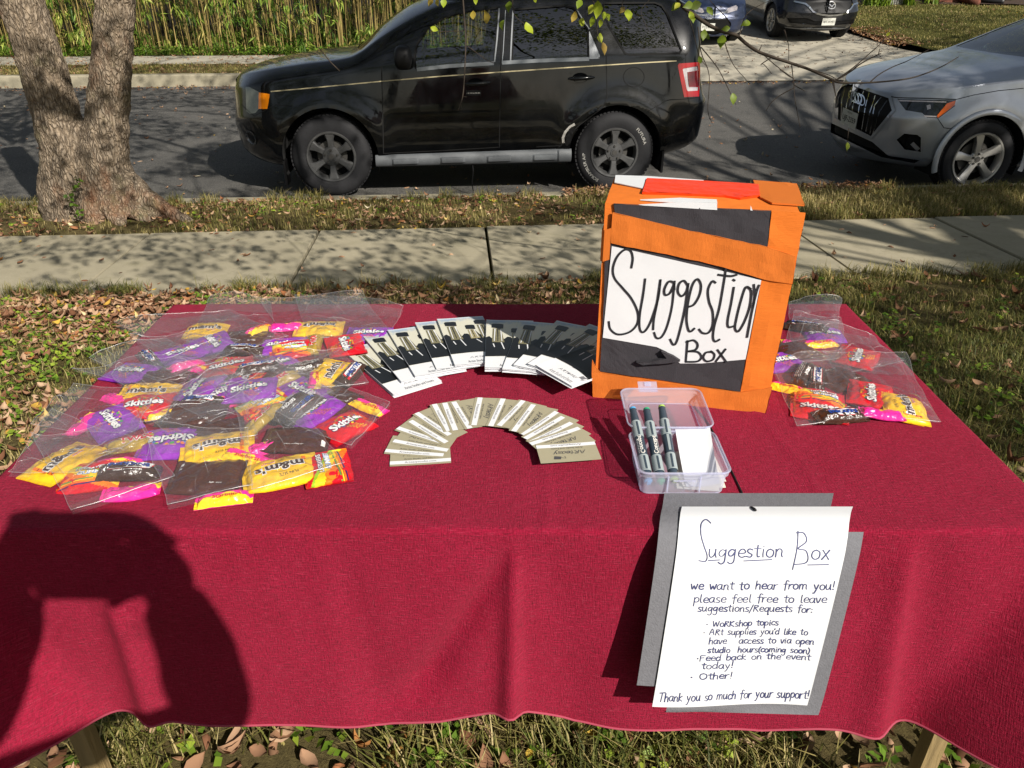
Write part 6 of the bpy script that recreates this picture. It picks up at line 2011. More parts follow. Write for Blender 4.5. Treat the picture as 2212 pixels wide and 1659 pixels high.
CANDY = [  # kind, x, y (enlarged crop of the left heap), degrees, where
    ('skittles_purple', 1520, 330, 10, 'at the back middle of the left heap'), ('mm_brown', 1330, 290, 0, 'beside the yellow pouch at the back of the left heap'),
    ('starburst', 1400, 255, 60, 'at the back of the left heap near its middle'), ('starburst_back', 1545, 240, 20, 'at the back of the heap, right of middle'),
    ('mm_yellow', 1105, 245, 5, 'at the back left corner of the left heap'), ('mm_yellow', 1720, 240, 185, 'at the back right of the left heap'),
    ('skittles_purple', 1150, 320, -55, 'below the yellow pouch at the back left'), ('twix', 1690, 330, 95, 'left of the red pouch near the brochures'),
    ('skittles_purple', 1990, 270, 0, 'at the back tip nearest the brochures'), ('snickers', 1310, 362, 178, 'turned upside down in the rear middle'),
    ('gummies', 1570, 360, 15, 'in the rear middle of the left heap'), ('skittles_red', 1865, 340, -72, 'touching the first brochure'),
    ('snickers', 800, 405, -52, 'at the far left under the clear tail'), ('skittles_purple', 985, 375, 38, 'crumpled at the rear left of the left heap'),
    ('mm_brown', 940, 480, 20, 'at the left middle deep under film'), ('mm_brown', 800, 520, 10, 'at the left edge deep under film'),
    ('twix', 1258, 425, -4, 'in the middle rear with its name upright'), ('skittles_purple', 1480, 440, 40, 'in the middle of the left heap'),
    ('snickers_back', 1640, 460, 30, 'left of the tall yellow pouch'), ('mm_brown', 1560, 520, -20, 'in the centre right, under film'),
    ('twix', 1500, 545, 40, 'in the centre of the left heap'), ('skittles_red', 1320, 520, 82, 'in the centre of the left heap, on its side'),
    ('mm_yellow', 1790, 480, 78, 'standing on its side near the brochures'), ('snickers', 1890, 492, 77, 'at the right edge beside the brochures'),
    ('skittles_purple', 1640, 590, -35, 'right of the centre above the gold bar'), ('mm_brown', 1790, 640, 60, 'behind the bright red pouch on the right'),
    ('snickers_back', 1140, 540, 18, 'above the pink tipped purple pouch'), ('skittles_purple', 1230, 585, 28, 'in the centre above the pink packet'),
    ('starburst_back', 1185, 640, 14, 'in the centre, pink wings folded'), ('snickers', 1080, 650, 175, 'behind the pink packet in the centre'),
    ('starburst_back', 1010, 450, 40, 'pink tip up at the rear left'), ('skittles_purple', 700, 480, -20, 'under film past the left table edge side'), ('starburst', 1120, 480, 160, 'in the rear centre beside the gold bar'), ('snickers', 1390, 480, 20, 'in the centre, slanting'),
    ('skittles_purple', 1060, 590, 80, 'left of the centre, standing on end'), ('starburst_back', 1440, 600, -20, 'pink one in the centre right'), ('gummies', 1420, 655, 40, 'in the centre below the pink packet'), ('skittles_red', 1230, 470, 20, 'behind the centre, partly covered'),
    ('starburst', 1700, 545, 100, 'between the tall yellow and purple packs'), ('skittles_purple', 1350, 600, 10, 'crumpled in the very centre'), ('starburst_back', 620, 620, -30, 'at the left edge above the purple one'), ('snickers_back', 960, 740, -10, 'left of the shiny blank pouch'),
    ('mm_yellow', 790, 590, 5, 'half hidden behind the red pouch on the left'), ('starburst', 900, 710, 30, 'right of the red pouch on the left'),
    ('skittles_red', 780, 665, 8, 'at the left middle, name upright'), ('mm_brown', 1060, 710, 5, 'at the centre front, shiny and blank'),
    ('skittles_purple', 1680, 690, 50, 'right of centre beside the silver bar'), ('snickers', 1640, 690, 58, 'leaning right of the gold bar'), ('snickers_back', 1560, 680, 60, 'lying along the gold bar'),
    ('twix', 1425, 735, 242, 'in the front right, name running down'), ('mm_brown', 1150, 800, 20, 'behind the upside down purple pouch'),
    ('starburst_back', 440, 755, 82, 'at the left edge of the left heap'), ('skittles_purple', 600, 745, -48, 'at the left with its name running down'),
    ('starburst_back', 1440, 872, 30, 'tip peeking out in the front right'), ('mm_brown', 1600, 835, 184, 'at the front right behind the yellow pouch'),
    ('starburst', 1990, 665, -34, 'behind the bright red pouch on the right'), ('skittles_red', 1865, 755, 47, 'bright and bare at the right front'),
    ('twix', 735, 855, 18, 'in the front left, partly buried'), ('starburst', 620, 965, 8, 'across the front left, wings twisted'), ('gummies', 470, 1030, 10, 'under the yellow pouch at the front left'),
    ('skittles_purple', 920, 860, 184, 'upside down at the front middle'), ('mm_yellow', 335, 955, 68, 'at the left front corner of the left heap'),
    ('mm_yellow', 1170, 890, 196, 'upside down behind the dark front pouch'), ('starburst', 1320, 945, -15, 'between the dark and yellow front pouches'), ('gummies', 1760, 985, 108, 'right of the large yellow front pouch'),
    ('snickers', 690, 1020, 192, 'upside down in the front left bag'), ('starburst_back', 700, 1120, 14, 'nearest the viewer at the front left'),
    ('starburst', 1200, 1150, 13, 'below the dark brown front pouch'), ('mm_brown', 1120, 1035, 4, 'at the very front middle'), ('mm_yellow', 1510, 1015, 200, 'large and upside down at the front right'),
]
for k, (kd, x, y, dg, lab) in enumerate(CANDY): candy(kd, *za(x, y), dg, lab, seed=k + 1)
CANDY_R = [
    ('skittles_purple', 700, 420, -6, 'at the back of the right hand heap'), ('snickers', 450, 360, -30, 'at the back beside the orange box'), ('starburst_back', 205, 600, 68, 'against the orange box, back of the right heap'),
    ('skittles_purple', 150, 770, 10, 'tucked beside the orange box'), ('starburst', 640, 560, 5, 'in the middle of the right hand heap'), ('skittles_red', 1110, 720, 57, 'in the middle of the right hand heap'),
    ('mm_brown', 350, 640, 20, 'behind the front bag beside the box'), ('mm_brown', 910, 960, 30, 'under film in the front right bag'), ('snickers', 600, 1010, 70, 'standing upright by the gummy pouch'), ('snickers_back', 430, 950, 60, 'left of the upright nougat bar'),
    ('starburst', 230, 1110, -28, 'at the left of the front right bag'), ('skittles_red', 640, 1360, -18, 'beneath the gummy pouch on the right'), ('snickers', 900, 1470, 10, 'lowest in the front right bag'), ('gummies', 640, 1240, -20, 'on top in the front right bag'),
    ('starburst_back', 1430, 1450, -12, 'under the red pouch on the right'), ('skittles_red', 1280, 1200, 66, 'beside the yellow pouch on the right'), ('mm_yellow', 1710, 1340, 76, 'at the right edge of the right heap')]
for k, (kd, x, y, dg, lab) in enumerate(CANDY_R): candy(kd, *zr(x, y), dg, lab, seed=k + 101)

# ------------------------------------------------ clear cellophane bags
m_film, t, b = newmat('clear_film')
t.nodes.remove(b)
tr = t.nodes.new('ShaderNodeBsdfTransparent'); tr.inputs[0].default_value = (.992, .992, .995, 1)
gl = t.nodes.new('ShaderNodeBsdfGlossy'); gl.inputs['Roughness'].default_value = .045
df = t.nodes.new('ShaderNodeBsdfDiffuse'); df.inputs[0].default_value = (.8, .8, .85, 1)
v = objcoord(t)
nz = noise_node(t, 38, 4, .6, v, .6)
rg = t.nodes.new('ShaderNodeMath'); rg.operation = 'ABSOLUTE'
sb = t.nodes.new('ShaderNodeMath'); sb.operation = 'SUBTRACT'; t.links.new(nz, sb.inputs[0]); sb.inputs[1].default_value = .5; t.links.new(sb.outputs[0], rg.inputs[0])
bp = t.nodes.new('ShaderNodeBump'); bp.inputs['Strength'].default_value = .9; bp.inputs['Distance'].default_value = .012; t.links.new(rg.outputs[0], bp.inputs['Height'])
t.links.new(bp.outputs[0], gl.inputs['Normal'])
ma = t.nodes.new('ShaderNodeMixShader'); t.links.new(facing_fac(t, .06, .60, 3.2), ma.inputs[0]); t.links.new(tr.outputs[0], ma.inputs[1]); t.links.new(gl.outputs[0], ma.inputs[2])
mb_ = t.nodes.new('ShaderNodeMixShader'); mb_.inputs[0].default_value = .03; t.links.new(ma.outputs[0], mb_.inputs[1]); t.links.new(df.outputs[0], mb_.inputs[2])
t.links.new(mb_.outputs[0], t.nodes['Material Output'].inputs[0])
m_edge_glint, t, b = newmat('film_edge_glint')  # whitish, paints bright edges and crease glints on the film
t.nodes.remove(b)
tr = t.nodes.new('ShaderNodeBsdfTransparent'); gl = t.nodes.new('ShaderNodeBsdfGlossy'); gl.inputs['Roughness'].default_value = .3
df = t.nodes.new('ShaderNodeBsdfDiffuse'); df.inputs[0].default_value = (.85, .85, .88, 1)
ma = t.nodes.new('ShaderNodeMixShader'); ma.inputs[0].default_value = .5; t.links.new(gl.outputs[0], ma.inputs[1]); t.links.new(df.outputs[0], ma.inputs[2])
mb_ = t.nodes.new('ShaderNodeMixShader'); mb_.inputs[0].default_value = .22; t.links.new(tr.outputs[0], mb_.inputs[1]); t.links.new(ma.outputs[0], mb_.inputs[2])
t.links.new(mb_.outputs[0], t.nodes['Material Output'].inputs[0])
HB_ = HG.copy()
for _ in range(7):
    pdd = np.pad(HB_, 1, mode='edge')
    HB_ = np.maximum(HB_ * .999, (pdd[:-2, 1:-1] + pdd[2:, 1:-1] + pdd[1:-1, :-2] + pdd[1:-1, 2:] + 2 * pdd[1:-1, 1:-1]) / 6 + .0002)
def hb(x, y):
    fx, fy = (x - HX0) / HS, (y - HY0) / HS
    i, j = int(max(0, min(HNY - 2, fy))), int(max(0, min(HNX - 2, fx)))
    return HB_[i, j]
BAGS = [  # corners: closed end left, closed end right, open end right, open end left; which crop; where
    (((1000, 330), (1480, 300), (1460, 120), (1140, 95)), za, 'at the back edge left of the heap'), (((1560, 330), (2110, 275), (1955, 88), (1400, 110)), za, 'at the back edge with its tail over the lawn side'),
    (((1180, 420), (1560, 300), (1240, 160), (622, 262)), za, 'with its tail reaching over the back left corner'), (((1700, 430), (2100, 280), (2180, 170), (1590, 80)), za, 'at the back right behind the brochures'),
    (((1050, 480), (1300, 330), (1000, 300), (700, 330)), za, 'over the crumpled purple pouch'), (((860, 560), (1150, 460), (900, 330), (482, 440)), za, 'with its open end past the left table edge'),
    (((1180, 600), (1480, 430), (1190, 370), (800, 470)), za, 'over the upright gold bar'), (((1640, 620), (1990, 560), (1860, 385), (1350, 440)), za, 'over the tall yellow pouch'),
    (((1040, 660), (1380, 560), (950, 470), (388, 490)), za, 'spreading far left past the table edge'), (((1330, 720), (1690, 560), (1440, 440), (1060, 560)), za, 'over the centre of the heap'),
    (((880, 790), (1040, 600), (690, 520), (610, 545)), za, 'over the upright red pouch'), (((1140, 800), (1420, 650), (1180, 560), (830, 660)), za, 'over the shiny blank pouch'),
    (((720, 850), (870, 640), (400, 585), (190, 840)), za, 'with a wide clear tail at the left edge'), (((1560, 830), (1800, 640), (1600, 520), (1240, 660)), za, 'over the silver and gold bars'),
    (((1900, 925), (2110, 690), (1760, 570), (1500, 800)), za, 'around the bright red pouch'), (((440, 1085), (740, 900), (300, 760), (50, 1080)), za, 'at the left front corner'),
    (((1050, 960), (1400, 880), (1320, 680), (770, 790)), za, 'over the upside down purple pouch'), (((1370, 1175), (1868, 1035), (1620, 740), (1290, 760)), za, 'at the front right of the heap'),
    (((400, 1288), (950, 1110), (760, 800), (180, 880)), za, 'at the front left, wide empty corner'), (((915, 1262), (1370, 1160), (1350, 860), (790, 880)), za, 'at the very front of the heap'),
    (((260, 560), (860, 420), (900, 70), (245, 60)), zr, 'farthest back beside the box'), (((100, 840), (1000, 760), (900, 300), (300, 250)), zr, 'behind the front pair beside the box'), (((950, 960), (1700, 800), (1310, 520), (500, 440)), zr, 'with its tail over the right table edge'),
    (((1330, 1515), (2170, 1572), (1700, 800), (650, 730)), zr, 'around the yellow pouch at the right edge'), (((350, 1625), (1340, 1520), (920, 670), (30, 960)), zr, 'front left one beside the orange box')]
for k, (q, cv_, lab) in enumerate(BAGS):
    right = cv_ is zr
    zc0 = TZ + .012
    W_ = [at_z(*cv_(*p), zc0) for p in q]
    o1 = k * 3.7
    def pos(s, t_, W_=W_):
        a = W_[0] + (W_[1] - W_[0]) * s; c_ = W_[3] + (W_[2] - W_[3]) * s
        return a + (c_ - a) * t_
    zo = .0012 * (k if not right else k - 20)
    def film(s, t_, top, W_=W_, o1=o1, zo=zo):
        P = pos(s, t_)
        e = max(0, (1 - abs(2 * s - 1)**5)) * (1 - max(0, 1 - t_ * 5)**3)
        h = max(hb(P.x, P.y), TZ + .002)
        cr = abs(mnoise.noise((P.x * 16 + o1, P.y * 13, o1))) * .014 + abs(mnoise.noise((P.x * 42 + o1, P.y * 34, o1 + 2))) * .009 + mnoise.noise((P.x * 7, P.y * 9, o1 + 5)) * .008
        tail = max(0, t_ - .6) / .4
        cr *= (.35 + .65 * min(1, e * 1.5)) * (1 - .6 * tail)
        lift = .010 * tail * (1 + .8 * math.sin(s * 4 + o1))
        base = TZ + .003 + (h - TZ) * (.55 if not right else .35) + zo * .6
        if not top: return Vector((P.x, P.y, base - .002 + lift * .5 + abs(cr) * .25))
        z = base + (h + .004 - base + max(0, cr)) * e + lift + zo * .3
        return Vector((P.x + .004 * mnoise.noise((s * 5, t_ * 5, o1)), P.y, max(z, base + .0006 + .3 * max(0, cr))))
    mb = MB()
    mb.grid(44, 44, lambda s, t_: film(s, t_, True)); mb.grid(14, 8, lambda s, t_: film(s, .72 + .28 * t_, False)); mb.grid(14, 2, lambda s, t_: film(s, .10 * t_, False))
    # highlights drawn as pale lines along the sealed edges and random creases
    for sN in (0, 1): mb.tube([film(sN, t_ / 16, True) for t_ in range(17)], .00045, 4, 1)
    mb.tube([film(s / 16, 0, True) for s in range(17)], .0007, 4, 1); mb.tube([film(s / 16, 1, True) for s in range(17)], .00045, 4, 1)
    cr_ = random.Random(900 + k)
    for _ in range(9):
        s0, t0 = cr_.uniform(.08, .92), cr_.uniform(.05, .95); a = cr_.choice((cr_.uniform(-.5, .5), cr_.uniform(1.0, 2.1))); L_ = cr_.uniform(.10, .38)
        ps = [(min(.97, max(.03, s0 + L_ * q * math.cos(a))), min(.97, max(.03, t0 + L_ * q * math.sin(a) + .02 * math.sin(q * 3)))) for q in np.linspace(0, 1, 9)]
        w_ = cr_.uniform(.00012, .0005)
        mb.tube([film(s, t_, True) + Vector((0, 0, .0012)) for s, t_ in ps], [w_ * (.25 + math.sin(math.pi * q)) for q in np.linspace(0, 1, 9)], 4, 1)
    o = mb.build('cellophane_bag', [m_film, m_edge_glint], None, smooth=True)
    tag(o, 'clear cellophane candy bag ' + lab, 'bag', 'candy bags on the right of the table' if right else 'candy bags on the left of the table')
# ================================================================ PLANTS, LITTER, TREES
def grain(s, t_): return .02 * mnoise.noise((s * 1.1, t_ * 1.1, 3))
def rot_np(yaw, pitch, roll):
    cy, sy, cp, sp, cr, sr = np.cos(yaw), np.sin(yaw), np.cos(pitch), np.sin(pitch), np.cos(roll), np.sin(roll)
    # columns: length axis, width axis, normal
    X = np.stack([cy * cp, sy * cp, sp], -1)
    Y = np.stack([-sy * cr + cy * sp * sr * -1, cy * cr - sy * sp * sr, cp * sr], -1)
    Y -= X * np.sum(X * Y, -1, keepdims=True); Y /= np.linalg.norm(Y, axis=-1, keepdims=True)
    Z = np.cross(X, Y)
    return X, Y, Z
def kites(P, L, W, yaw, pitch, roll, fold=.25):
    """n simple folded leaves: 4 points, 2 triangles"""
    X, Y, Z = rot_np(yaw, pitch, roll)
    n = len(P); L = np.asarray(L)[:, None]; W = np.asarray(W)[:, None]
    V = np.stack([P, P + X * L * .42 + Y * W * .5 + Z * W * fold, P + X * L, P + X * L * .42 - Y * W * .5 + Z * W * fold], 1).reshape(-1, 3)
    b_ = np.arange(n)[:, None] * 4
    F = np.concatenate([b_ + [0, 2, 1], b_ + [0, 3, 2]], 0)
    return V, F
ROWS = [(0, .06), (.16, .62), (.40, 1.0), (.68, .72), (.88, .26), (1, .02)]
def leaves(P, L, W, yaw, pitch, roll, curl):
    """n curled leaves of 10 quads"""
    X, Y, Z = rot_np(yaw, pitch, roll)
    n = len(P); L = np.asarray(L); W = np.asarray(W); curl = np.asarray(curl)
    vs = []
    for a, w_ in ROWS:
        for sd_ in (-1, 0, 1):
            z = curl * L * ((a - .5)**2 * 1.6) + (abs(sd_) * W * .20 * np.sign(curl + 1e-6) * (1 + np.abs(curl)))
            vs.append(P + X * (L * a)[:, None] + Y * (W * .5 * w_ * sd_)[:, None] + Z * z[:, None])
    V = np.stack(vs, 1).reshape(-1, 3); k = len(ROWS) * 3
    q = []
    for r in range(len(ROWS) - 1):
        for c_ in (0, 1): q.append([r * 3 + c_, r * 3 + c_ + 1, r * 3 + 4 + c_, r * 3 + 3 + c_])
    F = (np.arange(n)[:, None, None] * k + np.array(q)[None]).reshape(-1, 4)
    return V, F, k
def blades(P, H, W, yaw, lean, bend):
    n = len(P)
    d = np.stack([np.cos(yaw), np.sin(yaw), 0 * yaw], -1); sd_ = np.stack([-np.sin(yaw), np.cos(yaw), 0 * yaw], -1)
    up = np.array([0, 0, 1.0])
    H = H[:, None]; W = W[:, None]; lean = lean[:, None]; bend = bend[:, None]
    p1 = P + up * H * .55 + d * H * lean * .5; p2 = P + up * H * (1 - .35 * bend) + d * H * (lean + bend)
    V = np.stack([P - sd_ * W, P + sd_ * W, p1 - sd_ * W * .8, p1 + sd_ * W * .8, p2 - sd_ * W * .12, p2 + sd_ * W * .12], 1).reshape(-1, 3)
    F = (np.arange(n)[:, None, None] * 6 + np.array([[0, 1, 3, 2], [2, 3, 5, 4]])[None]).reshape(-1, 4)
    return V, F
m_grass = ramp_mat('grass_blades', [(0, '#434a20'), (.3, '#66692f'), (.5, '#878044'), (.75, '#a69660'), (1, '#bfae7c')], .6, translucent=.25)
m_litter = ramp_mat('fallen_leaf', [(0, '#4b3424'), (.25, '#75503a'), (.5, '#99775d'), (.74, '#b79a7e'), (.87, '#95603d'), (.94, '#c4a445'), (1, '#d2c4a8')], .9, translucent=.10, spec=.12)
m_weed = ramp_mat('weed_leaf', [(0, '#41591d'), (.5, '#6b8a2b'), (1, '#a3b440')], .5, translucent=.3)
def scatter(s0, s1, t0, t1, n, keep=None):
    s = rng.uniform(s0, s1, n); t_ = rng.uniform(t0, t1, n)
    if keep is not None:
        k = np.array([keep(a, c_) for a, c_ in zip(s, t_)]); s, t_ = s[k], t_[k]
    return s, t_
def ground_pts(s, t_, zf=None, dz=0.0):
    z = np.array([(zf(a, c_) if zf else np.interp(c_, PT, PZ)) for a, c_ in zip(s, t_)]) + dz
    return np.stack([s * ST_C - t_ * ST_S, s * ST_S + t_ * ST_C, z], -1)
def lawn_gz(s, t_): return float(np.interp(t_, PT, PZ)) + grain(s, t_)
def patch(f, thr): return lambda a, c_: mnoise.noise((a * f, c_ * f, 7.3)) > thr - .5 * rng.random()
GV, GF, GT, goff = [], [], [], 0
def grass(s, t_, hmin, hmax, wd, tone_mu, zf=lawn_gz, tone_sd=.22):
    global goff
    P = ground_pts(s, t_, zf, -.004)
    n = len(P)
    V, F = blades(P, rng.uniform(hmin, hmax, n), rng.uniform(.6, 1.3, n) * wd, rng.uniform(0, 6.283, n), rng.uniform(-.2, .6, n), rng.uniform(0, .8, n))
    big = np.array([mnoise.noise((a * .9, c_ * .9, 2)) for a, c_ in zip(s, t_)]) * .35
    tn = np.clip(rng.normal(tone_mu, tone_sd, n) + big, 0, 1)
    GV.append(V); GF.append(F + goff); GT.append(np.repeat(tn, 6)); goff += len(V)
grass(*scatter(-1.5, 1.6, .62, 1.6, 30000, patch(3.5, .05)), .03, .085, .0016, .60, tone_sd=.28)
grass(*scatter(-5.2, -.5, 1.3, 4.25, 62000, patch(2.0, .12)), .02, .055, .0018, .58)
grass(*scatter(.5, 5.6, 1.3, 4.26, 110000, patch(2.0, -.2)), .02, .052, .0018, .30)
grass(*scatter(-1.2, 1.4, 2.4, 4.26, 26000, patch(2.0, .0)), .02, .055, .0018, .5)
grass(*scatter(-8, 1.8, 5.5, 6.44, 26000, patch(2.2, .12)), .02, .06, .0022, .62)
grass(*scatter(1.2, 9, 5.5, 6.46, 42000, patch(1.6, -.3)), .03, .085, .0024, .58)
grass(*scatter(-18, 3.5, 15.43, 16.78, 22000, patch(1.5, -.05)), .03, .07, .0045, .5)
grass(*scatter(9.7, 22, 15.6, 25, 60000, lambda a, c_: a > drive_edges(c_)[1] + .05), .025, .06, .006, .42, zf=lambda a, c_: lawn_z(a, c_) + .02)
grass(*scatter(1.5, 5, .0, 1.4, 26000, patch(3, .0)), .03, .07, .0018, .5); grass(*scatter(-5, -1.4, .0, 1.4, 26000, patch(3, .0)), .03, .07, .0018, .55)
def tufts(pts, n, hmin, hmax, tone):
    for (s, t_) in pts:
        r_ = rng.normal(0, .035, (n, 2)); grass(s + r_[:, 0], t_ + r_[:, 1], hmin, hmax, .0022, tone)
tufts([(rng.uniform(-3, 4.8), 4.26 + rng.uniform(-.02, .04)) for _ in range(70)], 60, .04, .10, .45)
tufts([(rng.uniform(-5, 6), 6.42 + rng.uniform(-.03, .03)) for _ in range(55)], 50, .04, .12, .5)
tufts([(rng.uniform(1.2, 4.6), rng.uniform(1.8, 4.2)) for _ in range(40)], 90, .05, .11, .38)
tufts([(rng.uniform(-.9, 1.0), rng.uniform(.85, 1.25)) for _ in range(20)], 80, .05, .11, .4)
o = mesh_np('grass', np.concatenate(GV), np.concatenate(GF), m_grass, attr=np.concatenate(GT)); tag(o, kind='stuff')
LV, LF, LT, loff = [], [], [], 0
def litter(s, t_, lmin, lmax, zf=lawn_gz, dz=.008, up=.35, tone=None):
    global loff
    n = len(s)
    if n == 0: return
    lmin, lmax = lmin * .78, lmax * .82
    P = ground_pts(s, t_, zf, dz) + np.stack([0 * s, 0 * s, rng.uniform(0, .018, n)], -1) * (1 if dz > .004 else .2)
    L = rng.uniform(lmin, lmax, n)
    V, F, k = leaves(P, L, L * rng.uniform(.35, .62, n), rng.uniform(0, 6.283, n), rng.normal(0, up * .6, n), rng.normal(0, up, n), rng.normal(0, .7, n))
    tn = np.clip(rng.beta(1.6, 1.5, n) if tone is None else rng.normal(tone, .2, n), 0, 1)
    LV.append(V); LF.append(F + loff); LT.append(np.repeat(tn, k)); loff += len(V)
litter(*scatter(-5.0, -.4, 1.5, 4.26, 12500, patch(1.6, .02)), .03, .075)
litter(*scatter(-3.6, 1.2, 3.4, 4.31, 3400), .03, .075)
litter(*scatter(-5, -1.2, .1, 1.5, 900), .035, .085); litter(*scatter(1.4, 5, .1, 1.4, 600), .035, .085)
litter(*scatter(.6, 5.4, 1.4, 4.26, 1300), .035, .085)
litter(*scatter(-1.3, 1.4, .75, 1.6, 800), .035, .080, up=.5)
litter(*scatter(-8, 1.6, 5.48, 6.5, 3000, patch(1.5, -.1)), .03, .07)
litter(*scatter(1.4, 8, 5.5, 6.46, 500), .03, .07)
litter(*scatter(.9, 3.8, 6.36, 6.6, 1500), .03, .07, zf=lambda a, c_: -.30)
litter(*scatter(-6, 3.4, 6.62, 7.15, 900), .03, .065, dz=.004)
litter(*scatter(-6, 6, 4.26, 5.5, 170), .03, .07, zf=lambda a, c_: float(np.interp(c_, PT, PZ)) + .014, dz=.003, up=.12)
litter(*scatter(-12, 4.5, 6.8, 15.0, 900), .03, .08, dz=.004, up=.15, tone=.72)
litter(*scatter(-18, 12, 14.7, 15.26, 2200), .03, .08, dz=.004)
litter(*scatter(-18, 3.4, 15.4, 18.3, 2600), .035, .09)
litter(*scatter(4.2, 10, 15.4, 20, 420), .03, .08, zf=lambda a, c_: drive_z(c_) + .012, dz=.003, up=.15, tone=.2)
litter(*scatter(9.5, 10.4, 17.8, 20, 700), .04, .09, zf=lambda a, c_: lawn_z(a, c_) + .02)
litter(*scatter(10, 20, 15.8, 25, 500), .04, .09, zf=lambda a, c_: lawn_z(a, c_) + .03)
o = mesh_np('fallen_leaves', np.concatenate(LV), np.concatenate(LF), m_litter, smooth=True, attr=np.concatenate(LT)); tag(o, kind='stuff')
# low weeds among the litter
cs, ct = scatter(-5.0, -.5, 1.4, 4.22, 2600, patch(1.8, .18))
c2 = scatter(.8, 5.2, 1.4, 4.2, 900, patch(1.8, .25)); c3 = scatter(-1.2, 1.3, .8, 1.5, 260); c4 = scatter(-5, 1.5, 5.6, 6.4, 260, patch(1.8, .2))
cs = np.concatenate([cs, c2[0], c3[0], c4[0]]); ct = np.concatenate([ct, c2[1], c3[1], c4[1]])
k = 6
P = np.repeat(ground_pts(cs, ct, lawn_gz, .012), k, 0); n = len(P)
P[:, :2] += rng.normal(0, .016, (n, 2)); P[:, 2] += rng.uniform(0, .02, n)
V, F = kites(P, rng.uniform(.014, .034, n), rng.uniform(.012, .026, n), rng.uniform(0, 6.28, n), rng.normal(.25, .25, n), rng.normal(0, .3, n), .1)
o = mesh_np('weeds', V, F, m_weed, attr=np.repeat(np.clip(np.repeat(rng.normal(.5, .2, len(cs)), k) + rng.normal(0, .15, n), 0, 1), 4)); tag(o, kind='stuff')

# ------------------------------------------------ forked street tree
m_bark, t, b = newmat('flaking_bark')
v = objcoord(t, (7, 7, 2.3))
vo = t.nodes.new('ShaderNodeTexVoronoi'); vo.feature = 'DISTANCE_TO_EDGE'; vo.inputs['Scale'].default_value = 7.0
nd = t.nodes.new('ShaderNodeTexNoise'); nd.inputs['Scale'].default_value = 2.2; nd.inputs['Detail'].default_value = 6; t.links.new(v, nd.inputs[0])
vm = t.nodes.new('ShaderNodeVectorMath'); vm.operation = 'MULTIPLY_ADD'; vm.inputs[1].default_value = (.55, .55, .55)
t.links.new(nd.outputs[1], vm.inputs[0]); t.links.new(v, vm.inputs[2]); t.links.new(vm.outputs[0], vo.inputs[0])
vf = objcoord(t, (26, 26, 6)); fine = noise_node(t, 1.5, 8, .75, vf)
c = mixnode(t, remap(t, vo.outputs['Distance'], .0, .22), srgb('#584c40'), srgb('#8f8272'))
c = mixnode(t, remap(t, fine, .42, .66, 0, .7), c, srgb('#a8957d'))
c = mixnode(t, remap(t, noise_node(t, 2.2, 5, .7, objcoord(t, (1, 1, .5))), .54, .70, 0, .75), c, srgb('#8a5a3c'))
c = mixnode(t, remap(t, noise_node(t, 3.1, 6, .7, objcoord(t)), .56, .72, 0, .55), c, srgb('#6d6f45'))
c = mixnode(t, remap(t, fine, .40, .28, 0, .7), c, srgb('#3a2e25'))
t.links.new(c, b.inputs['Base Color']); b.inputs['Roughness'].default_value = .95; b.inputs['Specular IOR Level'].default_value = .1
ad = t.nodes.new('ShaderNodeMath'); ad.operation = 'MULTIPLY_ADD'; ad.inputs[1].default_value = .5
t.links.new(fine, ad.inputs[0]); t.links.new(remap(t, vo.outputs['Distance'], 0, .25, 0, .6), ad.inputs[2])
add_bump(t, b, ad.outputs[0], .8, .028)
TREE_G = ground_z(5.9)
tb = at_z(215, 462, TREE_G)
street_tree = thing('street_tree', 'forked tree with flaking grey brown bark on the verge', 'tree', (tb.x, tb.y, TREE_G))
def tp(px, py, dd=0.0):        # photo position at the trunk's distance
    d = ray(px, py); k = (tb.y + dd) / d.y
    return CAMP + d * k
mb = MB()
def limb(pts, rads, n=18):
    P = smooth_line([tuple(p) for p in pts], 8); rr_ = [r for r in np.interp(np.linspace(0, len(rads) - 1, len(P)), range(len(rads)), rads)]
    mb.tube(P, rr_, n)
lt = [tp(168, 480), tp(150, 420), tp(150, 340), tp(122, 250), tp(85, 120), tp(45, 0), tp(-10, -200, .1), tp(-70, -420, .2)]
limb(lt, [.24, .215, .19, .165, .152, .145, .138, .125])
rt = [tp(232, 480), tp(222, 420), tp(222, 340), tp(232, 250, .02), tp(242, 120, .05), tp(250, 0, .08), tp(262, -200, .1), tp(290, -420, .15)]
limb(rt, [.25, .22, .18, .145, .132, .125, .118, .11])
for (px, py), r0, dz in (((385, 478), .10, -.10), ((330, 486), .10, -.25), ((122, 482), .08, -.02), ((205, 494), .11, -.30), ((265, 496), .09, -.28), ((140, 470), .10, .15), ((420, 486), .06, -.06)):
    e = at_z(px, py, TREE_G - .03); c0 = Vector((tb.x + (e.x - tb.x) * .25, tb.y + .02, TREE_G + .38)); m0 = Vector((tb.x + (e.x - tb.x) * .62, tb.y + (e.y - tb.y) * .5, TREE_G + .12))
    limb([c0, m0, e], [r0 * 1.1, r0, .03], 12)
me = bpy.data.meshes.new('trunk'); me.from_pydata([tuple(Vector(p) - street_tree.location) for p in mb.v], [], mb.f)
trunk = link_mesh('trunk', me, m_bark, street_tree, True)
md = trunk.modifiers.new('merge', 'REMESH'); md.mode = 'VOXEL'; md.voxel_size = .016
ms = trunk.modifiers.new('soften', 'SMOOTH'); ms.iterations = 6; ms.factor = .5
for nm, sz, st, tt_ in (('bark_ridges', .10, .034, 'CLOUDS'), ('bark_flakes', .03, .013, 'CLOUDS')):
    tx = bpy.data.textures.new(nm, tt_); tx.noise_scale = sz; tx.noise_depth = 4
    dm = trunk.modifiers.new(nm, 'DISPLACE'); dm.texture = tx; dm.strength = st; dm.texture_coords = 'LOCAL'
